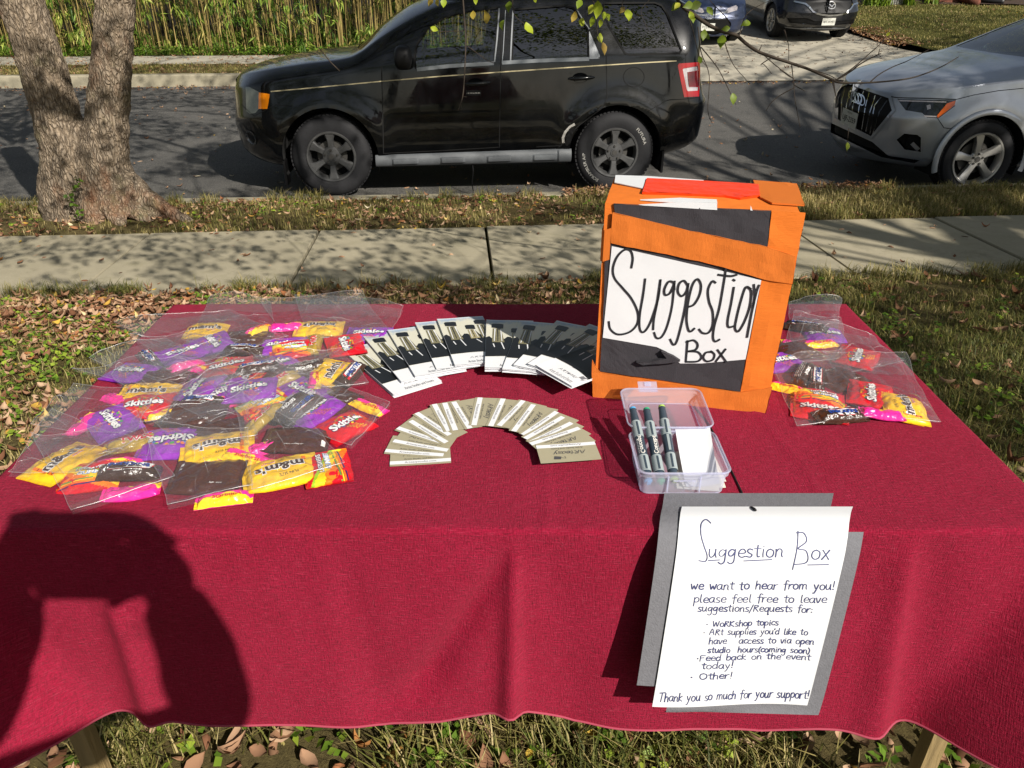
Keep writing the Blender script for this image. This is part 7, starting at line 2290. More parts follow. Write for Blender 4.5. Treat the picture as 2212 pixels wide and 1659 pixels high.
# ivy shoots on the trunk foot
n = 45; yy = rng.uniform(380, 470, n)
P = np.array([tuple(tp(158 + 10 * math.sin(y_ * .1) + rng.normal(0, 4), y_, -.33 + .02 * rng.random())) for y_ in yy])
V, F = kites(P - np.array(street_tree.location), rng.uniform(.025, .045, n), rng.uniform(.02, .04, n), rng.uniform(0, 6.28, n), rng.normal(-.3, .4, n), rng.normal(0, .5, n), .1)
mesh_np('ivy', V, F, m_weed, parent=street_tree, attr=np.repeat(rng.uniform(0, .35, n), 4))

# ------------------------------------------------ crowns that throw the dappled shade
m_crown = ramp_mat('crown_leaf', [(0, '#3f5420'), (.4, '#66792f'), (.75, '#8f9a3a'), (1, '#b8a83c')], .5, translucent=.4)
SD = np.array(SUN_DIR)
def shade(x0, x1, y0, y1, z, n, k0, k1, f=1.5, thr=0.0, size=.06):
    x = rng.uniform(x0, x1, n * 3); y = rng.uniform(y0, y1, n * 3)
    m = np.array([mnoise.noise((a * f, c_ * f, 11.0)) + .35 * mnoise.noise((a * f * 3, c_ * f * 3, 5.0)) > thr + rng.normal(0, .12) for a, c_ in zip(x, y)])
    x, y = x[m][:n], y[m][:n]
    q = len(x)
    h = rng.uniform(k0, k1, q)
    P = np.stack([x, y, np.full(q, z)], -1) + SD * (h / SD[2])[:, None]
    return P, np.full(q, size)
REG = [(-4.2, 1.2, 4.1, 5.7, -.27, 3000, 2.0, 3.8, 1.7, -.08, .055), (-1.25, 1.35, 3.45, 4.5, -.2, 1900, 2.6, 4.5, 1.2, -.25, .06), (-6.5, 1.2, 5.5, 6.8, -.3, 1700, 2.5, 5, 1.4, .0, .06),
       (-10, -1.3, 6.8, 14.5, -.45, 9000, 3.5, 7, .8, -.05, .085), (-3.0, .2, 6.9, 8.6, .4, 3200, 3.0, 6, 1.0, -.22, .07), (.2, 2.2, 6.9, 8.6, .9, 700, 3.5, 6, 1.2, .10, .07),
       (1.0, 5.2, 6.6, 8.6, -.47, 2200, 3.5, 6.5, 1.1, .02, .07), (1.25, 5.5, 2.2, 4.5, -.1, 3600, 3.0, 5.5, 1.1, -.02, .065), (1.9, 6.0, 4.4, 5.6, -.27, 250, 3.5, 6, 1.1, .2, .065),
       (3.7, 6.6, 6.9, 8.4, .9, 450, 3.5, 6.0, 1.0, -.05, .07), (2.5, 12, 15, 20, -.2, 3800, 5, 9, .7, .05, .10), (-16, 3, 14.2, 18.2, -.3, 4500, 5, 9, .7, .0, .10), (-3.9, -2.6, 5.6, 6.1, .6, 1300, 2.0, 4, 2.6, .02, .055),
       (9.5, 18, 16, 24, .1, 4200, 6, 10, .6, .0, .11), (-18, 4, 18.5, 19.5, .6, 2500, 6, 10, .7, .1, .11)]
PP, SS = [], []
for r_ in REG:
    P, sz = shade(*r_); PP.append(P); SS.append(sz)
P = np.concatenate(PP); S_ = np.concatenate(SS)
k = (P[:, 2] - TZ) / SD[2]
hx, hy = P[:, 0] - SD[0] * k, P[:, 1] - SD[1] * k       # where the leaf's shadow meets the table plane
bad = (hx > -.95) & (hx < 1.0) & (hy > .35) & (hy < 1.72)
kg = (P[:, 2] - .35) / SD[2]; gx, gy = P[:, 0] - SD[0] * kg, P[:, 1] - SD[1] * kg
bad |= (gx > -1.1) & (gx < 1.1) & (gy > .4) & (gy < 1.1)
P, S_ = P[~bad & (P[:, 2] > 1.75)], S_[~bad & (P[:, 2] > 1.75)]
shade_tree = thing('shade_tree', 'spreading tree beside the photographer throwing dappled shade, seen by its shadow', 'tree', (7.4, -1.2, ground_z(-1)))
roots = [(street_tree, np.array([tb.x, tb.y])), (shade_tree, np.array([7.4, -1.2]))]
D = np.stack([np.hypot(P[:, 0] - c_[0], P[:, 1] - c_[1]) for _, c_ in roots], 1)
D[:, 0] += np.where(P[:, 1] < 2, 4, 0)
own = D.argmin(1)
m_twig = mat('twig_bark', '#33281f', .9, var=.3, vscale=30)
for i, (rt_, c_) in enumerate(roots):
    Q, s_ = P[own == i], S_[own == i]; n = len(Q)
    if n == 0: continue
    V, F = kites(Q - np.array(rt_.location), s_ * rng.uniform(.8, 1.3, n), s_ * rng.uniform(.6, .95, n), rng.uniform(0, 6.28, n), rng.normal(-.5, .5, n), rng.normal(0, .6, n), .15)
    mesh_np('crown', V, F, m_crown, parent=rt_, attr=np.repeat(np.clip(rng.normal(.45, .25, n), 0, 1), 4))
    mb = MB(); loc = Vector(rt_.location)
    top = Vector((c_[0], c_[1], 3.2))
    if i:
        mb.tube(smooth_line([(0, 0, -.1), (.05, .03, 1.2), (-.05, .1, 2.6), (-.2, .3, 4.2), (-.3, .5, 6.0)], 5), list(np.interp(np.linspace(0, 1, 21), [0, .15, 1], [.30, .19, .07])), 14)
    mb2 = MB()
    idx = rng.choice(n, min(n, 46 if i else 40), replace=False)
    for j in idx:
        e = Vector(Q[j]); st = top + Vector((rng.normal(0, .1), rng.normal(0, .1), rng.uniform(-.6, 1.6)))
        md_ = st.lerp(e, .5) + Vector((rng.normal(0, .3), rng.normal(0, .3), .5 + .12 * (e - st).length))
        pts = smooth_line([tuple(st), tuple(md_), tuple(e)], 7)
        ok = True
        for q in pts:
            kk = (q[2] - TZ) / SD[2]; ax, ay = q[0] - SD[0] * kk, q[1] - SD[1] * kk
            if (-.95 < ax < 1.0 and .3 < ay < 1.75) or q[2] < 1.6: ok = False
        if not ok: continue
        L = (e - st).length
        mb2.tube([tuple(Vector(q) - loc) for q in pts], list(np.linspace(.010 + .004 * L, .004, len(pts))), 5)
        for q in pts[5::2]:
            for _ in range(2):
                e2 = Vector(q) + Vector((rng.normal(0, .45), rng.normal(0, .45), rng.normal(0, .25)))
                kk = (e2.z - TZ) / SD[2]; ax, ay = e2.x - SD[0] * kk, e2.y - SD[1] * kk
                if e2.z < 1.7 or (-.95 < ax < 1.0 and .3 < ay < 1.75): continue
                mb2.tube([tuple(Vector(q) - loc), tuple((Vector(q) + e2) / 2 - loc + Vector((0, 0, .03))), tuple(e2 - loc)], [.006, .004, .002], 4)
    if i: mb.build('trunk', m_bark, rt_, smooth=True)
    if mb2.v: mb2.build('branches', m_twig, rt_, smooth=True)

# ------------------------------------------------ low hanging twigs in view, part of the street tree
m_hang = ramp_mat('hanging_leaf', [(0, '#4d5a20'), (.45, '#8aa02e'), (.7, '#b5c23c'), (.86, '#b09a44'), (1, '#8a6a3a')], .45, translucent=.45)
TL_ = np.array(street_tree.location)
mb = MB()
def zq(x, y): return (x * .34 + 1460, y * .34)
def zw(x, y): return (x * .2 + 1459.9, y * .2)
def z3(x, y): return zc(x, y, 3.16, 1000, 0)
def za2(x, y): return zc(x, y, 3.318, 2000, 0)
def twig(pts, r0, r1, d0=3.3, d1=None):
    d1 = d0 if d1 is None else d1
    dd = np.linspace(d0, d1, len(pts))
    Q = [at_depth(*p, d) for p, d in zip(pts, dd)]
    Q = smooth_line([tuple(q) for q in Q], 5)
    mb.tube([tuple(np.array(q) - TL_) for q in Q], list(np.linspace(r0 * 1.45, r1 * 1.5, len(Q))), 5)
main = [zw(20, 10), zw(100, 90), zw(200, 160), zw(350, 265), zw(500, 335), zw(650, 380), zw(760, 470), zw(880, 550), zw(1000, 600), zw(1240, 680), zw(1420, 740), zw(1560, 800), zw(1700, 865)]
start = at_depth(*main[0], 3.3)
feed = [Vector((tb.x + .1, tb.y, 3.1)), Vector((-1.8, 5.2, 4.4)), Vector((.0, 4.2, 3.9)), Vector((.75, 3.6, 2.4)), start]
mb.tube([tuple(np.array(q) - TL_) for q in smooth_line([tuple(q) for q in feed], 7)], list(np.linspace(.05, .0075, 29)), 7)
twig(main, .0068, .0036)
twig([zw(1700, 865), za2(180, 670), za2(420, 668), za2(700, 640), za2(870, 592), za2(1010, 530), za2(1130, 460)], .0034, .0012)
twig([zw(1700, 865), za2(150, 640), za2(260, 575), za2(330, 520), za2(430, 465), za2(500, 432)], .0030, .0014); twig([za2(480, 440), za2(490, 395)], .0018, .001)
twig([za2(150, 640), za2(280, 545), za2(400, 440), za2(500, 350), za2(560, 262)], .0022, .0008)
twig([za2(410, 668), za2(490, 600), za2(600, 540), za2(700, 500), za2(800, 450), za2(890, 400)], .0020, .0008)
twig([za2(100, 640), za2(130, 760), za2(150, 840)], .0014, .0008); twig([za2(240, 1040), za2(225, 1180), za2(222, 1235)], .0012, .0008)
for pts in ([(735, 400), (742, 470), (750, 540), (758, 640), (790, 812)], [(748, 560), (690, 590), (640, 622), (600, 660), (572, 705)], [(690, 190), (716, 290), (716, 400)], [(140, 170), (160, 330), (212, 480), (203, 700), (232, 782)],
            [(300, 230), (330, 330), (372, 420), (470, 532)], [(160, 300), (250, 410), (292, 480), (350, 600), (382, 665)], [(60, 40), (110, 200), (150, 360), (205, 430)], [(750, 540), (822, 580)], [(560, 350), (640, 420), (750, 500)],
            [(350, 150), (300, 90), (250, 40), (215, 0)], [(400, 240), (450, 90), (600, 0)], [(1000, 500), (1010, 570), (1020, 620)], [(600, 370), (540, 410), (560, 410), (610, 470)], [(660, 440), (730, 490), (745, 495)], [(860, 440), (980, 480), (1040, 520)], [(530, 320), (548, 282)]):
    twig([zq(*p) for p in pts], .0018, .0008)
twig([z3(405, -80), z3(412, 0), z3(425, 180), z3(432, 350), z3(424, 560), z3(410, 740), z3(374, 850)], .0024, .0014, 3.0); twig([z3(432, 345), z3(520, 410), z3(600, 465), z3(650, 486)], .0014, .0009, 3.0); twig([z3(415, 240), z3(320, 242), z3(225, 247)], .0012, .0008, 3.0)
twig([z3(408, 742), z3(440, 748)], .0012, .0008, 3.0); twig([z3(395, 800), z3(398, 832)], .001, .0007, 3.0)
twig([z3(795, -40), z3(800, 90), z3(840, 150), z3(885, 185)], .0014, .0008, 3.1); twig([z3(1480, -40), z3(1440, 20), z3(1490, 90), z3(1530, 150)], .0018, .0009, 3.2); twig([z3(1330, -30), z3(1310, 40), z3(1290, 90)], .0014, .0008, 3.2); twig([z3(1380, -40), z3(1440, 60), z3(1440, 190), z3(1460, 290), z3(1480, 340)], .0014, .0008, 3.2)
twig([z3(1850, 0), z3(1785, 90), z3(1850, 250)], .0008, .0005, 3.2); twig([z3(1660, -30), z3(1640, 40), z3(1660, 70)], .0012, .0008, 3.2)
top1 = at_depth(*z3(405, -80), 3.0); mb.tube([tuple(np.array(q) - TL_) for q in smooth_line([tuple(q) for q in (feed[2], Vector((-.2, 3.6, 2.6)), top1)], 5)], list(np.linspace(.012, .0024, 11)), 5)
for px, py, dd in ((795, -40, 3.1), (1480, -40, 3.2), (1330, -30, 3.2), (1380, -40, 3.2), (1660, -30, 3.2), (1850, 0, 3.2)):
    q = at_depth(*z3(px, py), dd); mb.tube([tuple(np.array(x) - TL_) for x in (feed[3], (feed[3] + q) / 2 + Vector((0, 0, .1)), q)], [.004, .003, .0015], 5)
# a loose twig lying out over the bonnet with a yellow bud
twig([Z2((430, 225))[0], Z2((470, 275))[0], Z2((515, 320))[0]], .0012, .0018, 3.0)
twig([Z2((430, 225))[0], (640, 60), (560, -40)], .0008, .0012, 3.0)
mb.build('hanging_branch', mat('hanging_twig', '#33291f', .85, var=.35, vscale=60), street_tree, smooth=True)
HL = [(z3, 195, 225, 62, -20, .6), (z3, 490, 112, 75, 95, .9), (z3, 600, 135, 100, 100, .95), (z3, 710, 185, 85, 265, .4), (z3, 765, 50, 90, 265, .3), (z3, 920, 228, 100, -55, .62), (z3, 1268, 135, 80, 250, .9), (z3, 1325, 182, 80, 260, .75), (z3, 1395, 75, 75, 250, .8),
      (z3, 1410, 170, 75, 250, .55), (z3, 1455, 75, 120, 275, .6), (z3, 1475, 180, 60, 260, .65), (z3, 1468, 300, 80, 285, .6), (z3, 1500, 375, 90, 280, .85), (z3, 1640, 78, 65, 220, .85), (z3, 1688, 118, 105, 285, .65), (z3, 1308, 32, 80, 240, .3), (z3, 2050, 52, 90, 230, .3),
      (z3, 2150, 40, 90, 200, .2), (z3, 2185, 138, 80, 265, .35), (z3, 510, 8, 50, 270, .6), (z3, 215, 22, 60, 285, .8), (z3, 160, 18, 70, 250, .85), (z3, 262, 25, 70, 270, .6), (z3, 1530, 130, 60, 280, .6), (z3, 1500, 120, 60, 270, .55), (z3, 970, 5, 40, 300, .7),
      (zw, 205, 60, 150, 200, .15), (zw, 370, 118, 110, 300, .25), (zw, 172, 180, 100, 290, .6), (zw, 300, 380, 110, 265, .2), (zw, 340, 395, 80, 300, .25), (zw, 495, 450, 150, 262, .3), (zw, 760, 250, 110, 200, .2), (zw, 540, 310, 90, 190, .2), (zw, 15, 60, 90, 230, .75), (zq, 365, 628, 70, 290, .2), (zw, 265, 655, 80, 280, .2),
      (zq, 1090, 930, 50, 265, .6), (zq, 1350, 215, 30, 60, .7)]
P, L_, yw, tn = [], [], [], []
cp_, sp_ = math.cos(PITCH), math.sin(PITCH)
VV, FF, TT, off_ = [], [], [], 0
for fz, x, y, ln, ang, tone in HL:
    sc = {z3: .28, zw: .2, zq: .34}[fz]
    c_ = at_depth(*fz(x, y), 3.12 + rng.uniform(-.15, .25))
    L = ln * sc / FPX * 3.2 * 1.05
    a = R(ang + rng.normal(0, 6))
    # lengthwise direction in the view plane, leaning a little towards or away
    d = Vector((math.cos(a), sp_ * math.sin(a) + .25 * rng.normal(), cp_ * math.sin(a))).normalized()
    nrm = Vector((rng.normal(0, .35), -1, rng.uniform(-.1, .6))); wd = d.cross(nrm).normalized(); nz_ = wd.cross(d)
    base = c_ - d * L * .5
    vs = []
    cu = rng.normal(0, .5)
    for a_, w_ in ROWS:
        for sd_ in (-1, 0, 1): vs.append(base + d * L * a_ + wd * (L * .32 * w_ * sd_) + nz_ * (cu * L * (a_ - .5)**2 + abs(sd_) * L * .05))
    q = []
    for r_ in range(len(ROWS) - 1):
        for c2_ in (0, 1): q.append([r_ * 3 + c2_, r_ * 3 + c2_ + 1, r_ * 3 + 4 + c2_, r_ * 3 + 3 + c2_])
    VV.append(np.array([tuple(p) for p in vs]) - TL_); FF.append(np.array(q) + off_); TT.append(np.full(len(vs), min(1, max(0, tone + rng.normal(0, .05))))); off_ += len(vs)
mesh_np('hanging_leaves', np.concatenate(VV), np.concatenate(FF), m_hang, parent=street_tree, smooth=True, attr=np.concatenate(TT))

# ------------------------------------------------ bamboo across the street
m_culm = ramp_mat('bamboo_cane', [(0, '#4f4826'), (.5, '#857444'), (1, '#b09a62')], .5)
m_bam = ramp_mat('bamboo_leaf', [(0, '#2f4718'), (.45, '#5f7f2a'), (.75, '#9aab48'), (1, '#cdbd74')], .45, translucent=.3)
n = 1500
s = rng.uniform(-24, 4.4, n); t_ = 18.45 + 3.0 * rng.random(n)**1.6
base = ground_pts(s, t_); H = rng.uniform(2.6, 4.6, n); lx = rng.normal(0, .10, n); ly = rng.normal(-.05, .07, n)
segs = 5; V, F, T = [], [], []
fr_ = np.linspace(0, 1, segs + 1)
rad = rng.uniform(.006, .013, n)
cv_ = np.stack([base + np.stack([lx * H * f**1.5, ly * H * f**1.5, H * f], -1) for f in fr_], 1)      # n,segs+1,3
ring = np.array([[math.cos(a), math.sin(a), 0] for a in (0, 2.09, 4.19)])
VC = (cv_[:, :, None, :] + ring[None, None] * (rad[:, None, None, None] * (1 - .6 * fr_)[None, :, None, None])).reshape(-1, 3)
q = []
for g in range(segs):
    for j in range(3): q.append([g * 3 + j, g * 3 + (j + 1) % 3, (g + 1) * 3 + (j + 1) % 3, (g + 1) * 3 + j])
FC = (np.arange(n)[:, None, None] * (segs + 1) * 3 + np.array(q)[None]).reshape(-1, 4)
bamboo = thing('bamboo_thicket', 'dense yellow green bamboo thicket behind the far pavement', 'bamboo', (0, 18.5, -.2))
BL_ = np.array(bamboo.location)
o = mesh_np('canes', VC - BL_, FC, m_culm, parent=bamboo, attr=np.repeat(rng.uniform(0, 1, n), (segs + 1) * 3)); o['kind'] = 'stuff'
nc = 6200; kk_ = 12                       # sprays of drooping leaves along the canes
ci = rng.integers(0, n, nc); f = rng.random(nc)**1.7
node = base[ci] + np.stack([lx[ci] * H[ci] * f**1.5, ly[ci] * H[ci] * f**1.5, H[ci] * f], -1) + np.stack([rng.normal(0, .10, nc), rng.normal(-.16, .16, nc), rng.normal(0, .06, nc)], -1)
gap = np.array([mnoise.noise((p[0] * .9, p[1], p[2] * 1.5)) for p in node])
keep = gap > -.28 + .25 * (rng.random(nc) - .5); node = node[keep]; nc = len(node)
ctone = np.clip(rng.normal(.48, .24, nc), 0, 1)
pos = np.repeat(node, kk_, 0) + rng.normal(0, .045, (nc * kk_, 3)); nl = len(pos)
pos[:, 2] = np.maximum(pos[:, 2], -.14)
yaw_ = np.repeat(rng.uniform(0, 6.28, nc), kk_) + rng.normal(0, .9, nl)
V, F = kites(pos - BL_, rng.uniform(.09, .25, nl), rng.uniform(.018, .036, nl), yaw_, rng.normal(-.85, .40, nl), rng.normal(0, .5, nl), .2)
o = mesh_np('foliage', V, F, m_bam, parent=bamboo, attr=np.repeat(np.clip(np.repeat(ctone, kk_) + rng.normal(0, .10, nl), 0, 1), 4)); o['kind'] = 'stuff'
# ivy along its foot
n = 9000; s = rng.uniform(-24, 4.2, n); t_ = 18.12 + rng.exponential(.16, n)
P = ground_pts(s, t_, None, 0) + np.stack([0 * s, 0 * s, rng.uniform(0, .16, n)], -1)
V, F = kites(P, rng.uniform(.03, .07, n), rng.uniform(.03, .06, n), rng.uniform(0, 6.28, n), rng.normal(.2, .4, n), rng.normal(0, .4, n), .1)
o = mesh_np('ground_ivy', V, F, m_weed, attr=np.repeat(np.clip(rng.normal(.28, .22, n), 0, 1), 4)); tag(o, kind='stuff')
mb = MB(); mb.box(S3(-10, 22.3, 1.2), (30, .1, 3.2), STREET)
tag(mb.build('garden_fence', mat('dark_fence', '#1d1a14', .95, var=.3, vscale=3)), 'dark board fence hidden behind the bamboo thicket', 'fence')

# ------------------------------------------------ bed beyond the far lawn, right
def far_pt(px, py, t_):
    d = ray(px, py); nrm = Vector((-ST_S, ST_C, 0)); k = t_ / d.dot(nrm)
    return CAMP + d * k
mb = MB(); mb.grid(30, 6, lambda u, v: S3(10.3 + 14 * u, 24.3 + 2.6 * v + .35 * math.sin(u * 9), lawn_z(0, 24.3 + 2.6 * v) + .05 + .05 * mnoise.noise((u * 20, v * 5, 1))))
tag(mb.build('mulch_bed', mat('mulch', '#3a2a1e', .95, bump=1, bscale=60, var=.4, vscale=25)), kind='structure')
def far_tree(px, py, t_, r_, h, lab, col):
    p = far_pt(px, py, t_); p.z = lawn_z(0, t_) + .02
    root = thing('garden_tree', lab, 'tree', p)
    mb = MB()
    mb.tube(smooth_line([(0, 0, -.1), (.02, 0, .25), (0, 0, 1.5), (.1, 0, 4)], 6), list(np.interp(np.linspace(0, 1, 19), [0, .12, .4, 1], [r_ * 1.7, r_ * 1.15, r_, r_ * .6])), 14)
    for a in range(5):
        e = (r_ * 2.6 * math.cos(a * 1.26), r_ * 2.6 * math.sin(a * 1.26), 0); mb.tube([(0, 0, .5), (e[0] * .5, e[1] * .5, .18), e], [r_ * .6, r_ * .5, r_ * .2], 8)
    mb.build('trunk', mat('reddish_bark', col, .95, bump=1, bscale=14, var=.4, vscale=7, stretch=(2, 2, .5)), root, smooth=True)
    n = 2600; q = np.stack([rng.normal(0, 1.3, n), rng.normal(0, 1.3, n), rng.uniform(3, 7, n)], -1)
    V, F = kites(q, rng.uniform(.08, .14, n), rng.uniform(.06, .1, n), rng.uniform(0, 6.28, n), rng.normal(-.4, .5, n), rng.normal(0, .5, n))
    mesh_np('crown', V, F, m_crown, parent=root, attr=np.repeat(rng.uniform(0, 1, n), 4))
far_tree(2046, 18, 25.2, .42, 5, 'thick reddish tree trunk standing in the mulch bed across the street', '#6b4030')
far_tree(2216, 6, 26.0, .3, 5, 'trunk at the far right edge behind the lawn', '#4f3a2c')
p = far_pt(2096, 20, 24.6); p.z = lawn_z(0, 24.6)
mb = MB(); mb.tube(smooth_line([tuple(p + Vector((-.35, .9, .42))), tuple(p + Vector((-.1, .5, .34))), tuple(p + Vector((.2, 0, .16))), tuple(p + Vector((.75, -.35, .09)))], 6), .085, 12)
tag(mb.build('drain_pipe', mat('black_pipe', '#141416', .5), None, True), 'black corrugated drain pipe lying at the edge of the mulch bed', 'pipe')
p = far_pt(1926, 22, 24.4); p.z = lawn_z(0, 24.4)
root = thing('utility_cabinet', 'grey slatted utility cabinet among strap leaved plants', 'cabinet', p, STREET - .2)
mb = MB(); mb.box((0, .25, .38), (.62, .45, .80)); mb.build('cabinet_case', mat('grey_cabinet', '#8b8a80', .6, var=.1, vscale=8), root)
mb = MB()
for k_ in range(9): mb.box((-.26 + .065 * k_, .018, .38), (.03, .02, .7))
mb.build('front_slat', mat('grey_cabinet', '#8b8a80'), root)
def strap_plant(px, py, t_, lab, n=80, h=.6):
    p = far_pt(px, py, t_); p.z = lawn_z(0, t_)
    a = rng.uniform(0, 6.28, n); V, F = blades(rng.normal(0, .10, (n, 3)) * [1, 1, 0], rng.uniform(.5, 1.0, n) * h, rng.uniform(.012, .022, n), a, rng.uniform(.1, .5, n), rng.uniform(.2, .9, n))
    root = mesh_np('strap_leaf_plant', V, F, m_weed, attr=np.repeat(np.clip(rng.normal(.6, .2, n), 0, 1), 6)); root.location = p
    tag(root, lab, 'plant', 'strap leaved plants by the cabinet')
strap_plant(1880, 20, 24.3, 'strap leaved plant left of the grey cabinet'); strap_plant(1905, 22, 24.2, 'small strap leaved plant touching the left of the cabinet', 60, .45); strap_plant(1962, 20, 24.3, 'strap leaved plant right of the grey cabinet'); strap_plant(2010, 22, 24.6, 'short strap plant before the reddish trunk', 50, .4)
def shrub(px, py, t_, r_, lab):
    p = far_pt(px, py, t_); p.z = lawn_z(0, t_); n = 1500
    d = rng.normal(0, 1, (n, 3)); d /= np.linalg.norm(d, axis=1, keepdims=True); q = d * (rng.random(n)**.4 * r_)[:, None]; q[:, 2] = np.abs(q[:, 2]) * 1.1 + .08
    V, F = kites(q, rng.uniform(.05, .10, n), rng.uniform(.03, .06, n), rng.uniform(0, 6.28, n), rng.normal(0, .6, n), rng.normal(0, .6, n))
    o = mesh_np('garden_shrub', V, F, m_weed, attr=np.repeat(np.clip(rng.normal(.25, .2, n), 0, 1), 4)); o.location = p
    tag(o, lab, 'shrub', 'shrubs in the mulch bed')
shrub(2100, 4, 26.2, .5, 'dark leafy shrub behind the drain pipe'); shrub(2160, 14, 25.4, .35, 'low shrub right of the drain pipe'); shrub(1985, 2, 26.4, .5, 'leafy shrub left of the reddish trunk')

# ------------------------------------------------ trees behind the photographer (they show in the car windows)
def backdrop_tree(x, y, h, r_, seed, lab):
    g = np.random.default_rng(seed); root = thing('garden_tree', lab, 'tree', (x, y, ground_z(y)))
    mb = MB(); mb.tube([(0, 0, -.1), (.05, 0, 1), (0, .1, h * .6)], [.3, .22, .1], 12); mb.build('trunk', m_bark, root, smooth=True)
    n = 5200; k = 26
    cl = np.stack([g.normal(0, r_ * .5, k), g.normal(0, r_ * .5, k), g.uniform(h * .28, h, k)], -1)
    q = cl[g.integers(0, k, n)] + g.normal(0, .55, (n, 3))
    V, F = kites(q, g.uniform(.14, .26, n), g.uniform(.10, .18, n), g.uniform(0, 6.28, n), g.normal(-.3, .5, n), g.normal(0, .6, n))
    mesh_np('crown', V, F, m_crown, parent=root, attr=np.repeat(g.uniform(0, .8, n), 4))
for i, (x, y, h, r_) in enumerate(((-7, -16, 9, 3.4), (-1.5, -19, 10, 3.6), (-13, -15, 9, 3.4), (13, -20, 11, 3.6))):
    backdrop_tree(x, y, h, r_, 50 + i, 'garden tree behind the photographer reflected in car windows, ' + ['left of the middle', 'in the middle', 'farthest left', 'farthest right'][i])
# ================================================================ THE PHOTOGRAPHER (stands behind the camera; only the shadow shows)
def back(px, py, yp):
    """point of the plane y=yp whose shadow falls at a photo position on the cloth"""
    P = at_z(px, py, TZ)
    if P.y < TY0:
        d = ray(px, py); P = CAMP + d * ((TY0 - .014) / d.y)
    k = (yp - P.y) / SUN_DIR.y
    return P + SUN_DIR * k
def zs(x, y): return (x * .3866, y * .3866 + 1017.5)
def body(chains, name, m, parent):
    """one continuous skin over connected chains; chains: list of [(point, radius)...] sharing end points"""
    verts, edges, rad = [], [], []
    idx = {}
    def vid(p, r):
        k = tuple(round(q, 4) for q in p)
        if k not in idx: idx[k] = len(verts); verts.append(tuple(p)); rad.append(r)
        return idx[k]
    for ch in chains:
        last = None
        for p, r in ch:
            i = vid(p, r)
            if last is not None and last != i: edges.append((last, i))
            last = i
    me = bpy.data.meshes.new(name); me.from_pydata(verts, edges, [])
    o = link_mesh(name, me, m, parent)
    sk = o.modifiers.new('skin', 'SKIN')
    for i, r in enumerate(rad):
        r = r if isinstance(r, tuple) else (r, r)
        me.skin_vertices[0].data[i].radius = r
    me.skin_vertices[0].data[0].use_root = True
    sk.use_smooth_shade = True
    su = o.modifiers.new('sub', 'SUBSURF'); su.levels = 2; su.render_levels = 2
    return o
m_coat = mat('navy_jacket', '#20242e', .9, bump=.2, bscale=120); m_skin = mat('skin', '#b98566', .55); m_jeans = mat('jeans', '#2c3a52', .9); m_hair = mat('dark_hair', '#1c1410', .6)
YP = -.05
px_c = -.12                                   # the body's middle line
GZ = ground_z(-.5)
person = thing('person', 'person standing behind the camera in a dark jacket holding up a phone', 'person', (px_c, -.62, GZ))
def pl(p): return tuple(Vector(p) - Vector(person.location))
hip, chest, neck = Vector((px_c, -.62, GZ + .93)), Vector((px_c, -.60, GZ + 1.28)), Vector((px_c, -.57, GZ + 1.46))
rsh, lsh = Vector((px_c + .19, -.58, GZ + 1.38)), Vector((px_c - .19, -.58, GZ + 1.38))
B = lambda x, y, yp=YP: back(*zs(x, y), yp)
r_w, l_w = B(1000, 840), B(60, 880)
r_e = B(1240, 1420, -.26); l_e = B(-150, 1420, -.28)
chains = [[(pl(hip), (.17, .12)), (pl(hip.lerp(chest, .5)), (.155, .115)), (pl(chest), (.18, .12)), (pl(neck), (.065, .065)), (pl(neck + Vector((0, .02, .06))), (.058, .058)), (pl(neck + Vector((0, .05, .16))), (.085, .10)), (pl(neck + Vector((0, .05, .24))), (.075, .09))],
          [(pl(chest), (.18, .12)), (pl(rsh), .075), (pl(rsh.lerp(r_e, .5)), .058), (pl(r_e), .055), (pl(r_e.lerp(r_w, .5)), .056), (pl(B(1105, 1020)), .052), (pl(B(1040, 890)), .047), (pl(B(985, 780)), .043), (pl(B(940, 690)), .036)],
          [(pl(chest), (.18, .12)), (pl(lsh), .075), (pl(lsh.lerp(l_e, .5)), .058), (pl(l_e), .055), (pl(l_e.lerp(l_w, .5)), .056), (pl(B(-40, 1060)), .054), (pl(B(30, 940)), .052), (pl(B(60, 830)), .045), (pl(B(60, 720)), .036)],
          [(pl(hip), (.17, .12)), (pl(hip + Vector((.10, 0, -.08))), .09), (pl(hip + Vector((.11, .02, -.48))), .062), (pl(hip + Vector((.11, -.01, -.86))), .045), (pl(hip + Vector((.12, .10, -.90))), .040)],
          [(pl(hip), (.17, .12)), (pl(hip + Vector((-.10, 0, -.08))), .09), (pl(hip + Vector((-.11, .02, -.48))), .062), (pl(hip + Vector((-.11, -.01, -.86))), .045), (pl(hip + Vector((-.12, .10, -.90))), .040)]]
bd = body(chains, 'body', m_coat, person)
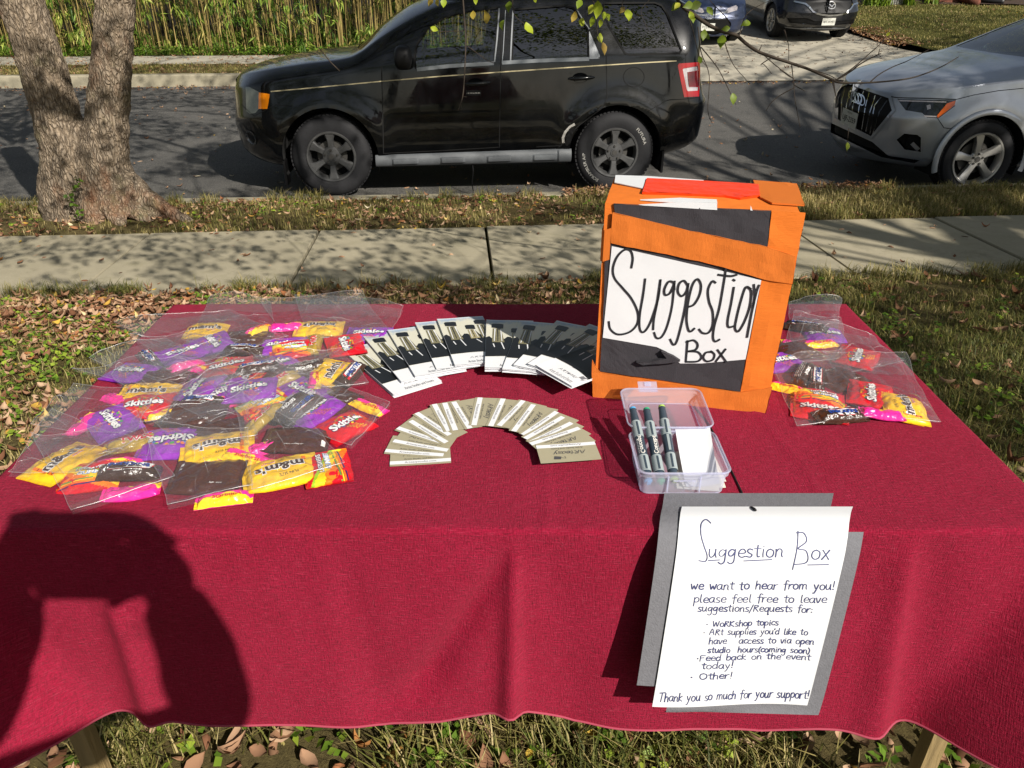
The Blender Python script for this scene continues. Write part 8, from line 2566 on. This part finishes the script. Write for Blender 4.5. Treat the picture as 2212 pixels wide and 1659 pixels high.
# hands: palm and five fingers each, closing round the ends of the phone
def hand(wr, knuck, tips, thumb, name='hand'):
    ch = [[(pl(wr), .036), (pl(wr.lerp(knuck[1], .5)), (.050, .034)), (pl(knuck[1]), .020)] + [(pl(p), r) for p, r in zip(tips[1], (.011, .0095))]]
    mid = wr.lerp(knuck[1], .5)
    for j in (0, 2, 3): ch.append([(pl(mid), (.050, .034)), (pl(knuck[j]), .017)] + [(pl(p), r) for p, r in zip(tips[j], (.0105, .009))])
    ch.append([(pl(mid), (.040, .030)), (pl(thumb[0]), .015), (pl(thumb[1]), .0115), (pl(thumb[2]), .009)])
    return body(ch, name, m_skin, person)
hand(B(985, 800), [B(770, 300, -.035), B(830, 375, -.04), B(880, 455, -.045), B(920, 535, -.05)],
     [(B(660, 262, -.012), B(520, 250, .004)), (B(730, 345, -.012), B(560, 345, .004)), (B(790, 440, -.012), B(620, 440, .004)), (B(820, 560, -.012), B(650, 545, .004))],
     (B(810, 640, -.06), B(720, 680, -.05), B(615, 745, -.045)))
hand(B(20, 900), [B(60, 380, -.04), B(30, 470, -.045), B(20, 660, -.05), B(40, 760, -.05)],
     [(B(130, 260, -.012), B(240, 235, .004)), (B(110, 420, -.012), B(220, 380, .004)), (B(120, 640, -.012), B(220, 600, .004)), (B(110, 740, -.012), B(190, 690, .004))],
     (B(120, 800, -.06), B(200, 760, -.05), B(240, 720, -.045)))
mb = MB()
hp = neck + Vector((0, .045, .21))
mb.grid(24, 14, lambda u, v: pl(hp + Vector((.095 * math.cos(6.283 * u) * math.sin(math.pi * v * .62), -.02 + .115 * math.sin(6.283 * u) * math.sin(math.pi * v * .62), .115 * math.cos(math.pi * v * .62)))))
mb.build('hair', m_hair, person, smooth=True)
c0, c1 = B(240, 205, 0), B(690, 690, 0)
q00, q11 = back(*zs(60, 215), -.012), back(*zs(790, 690), -.012)
mb = MB()
x0, x1 = q00.x, q11.x; z0, z1 = min(q00.z, q11.z), max(q00.z, q11.z)
N = rrect(x1 - x0, z1 - z0, .012)
cx_, cz_ = (x0 + x1) / 2, (z0 + z1) / 2
mb.prism(N, lambda u, v, w_: Vector((cx_ + u, -.016 - w_, cz_ + v)), .008)
tag(mb.build('phone', mat('phone_black', '#0d0d0f', .2)), 'dark phone held level in both hands behind the camera', 'phone')
print('PHONE', x0, x1, z0, z1)
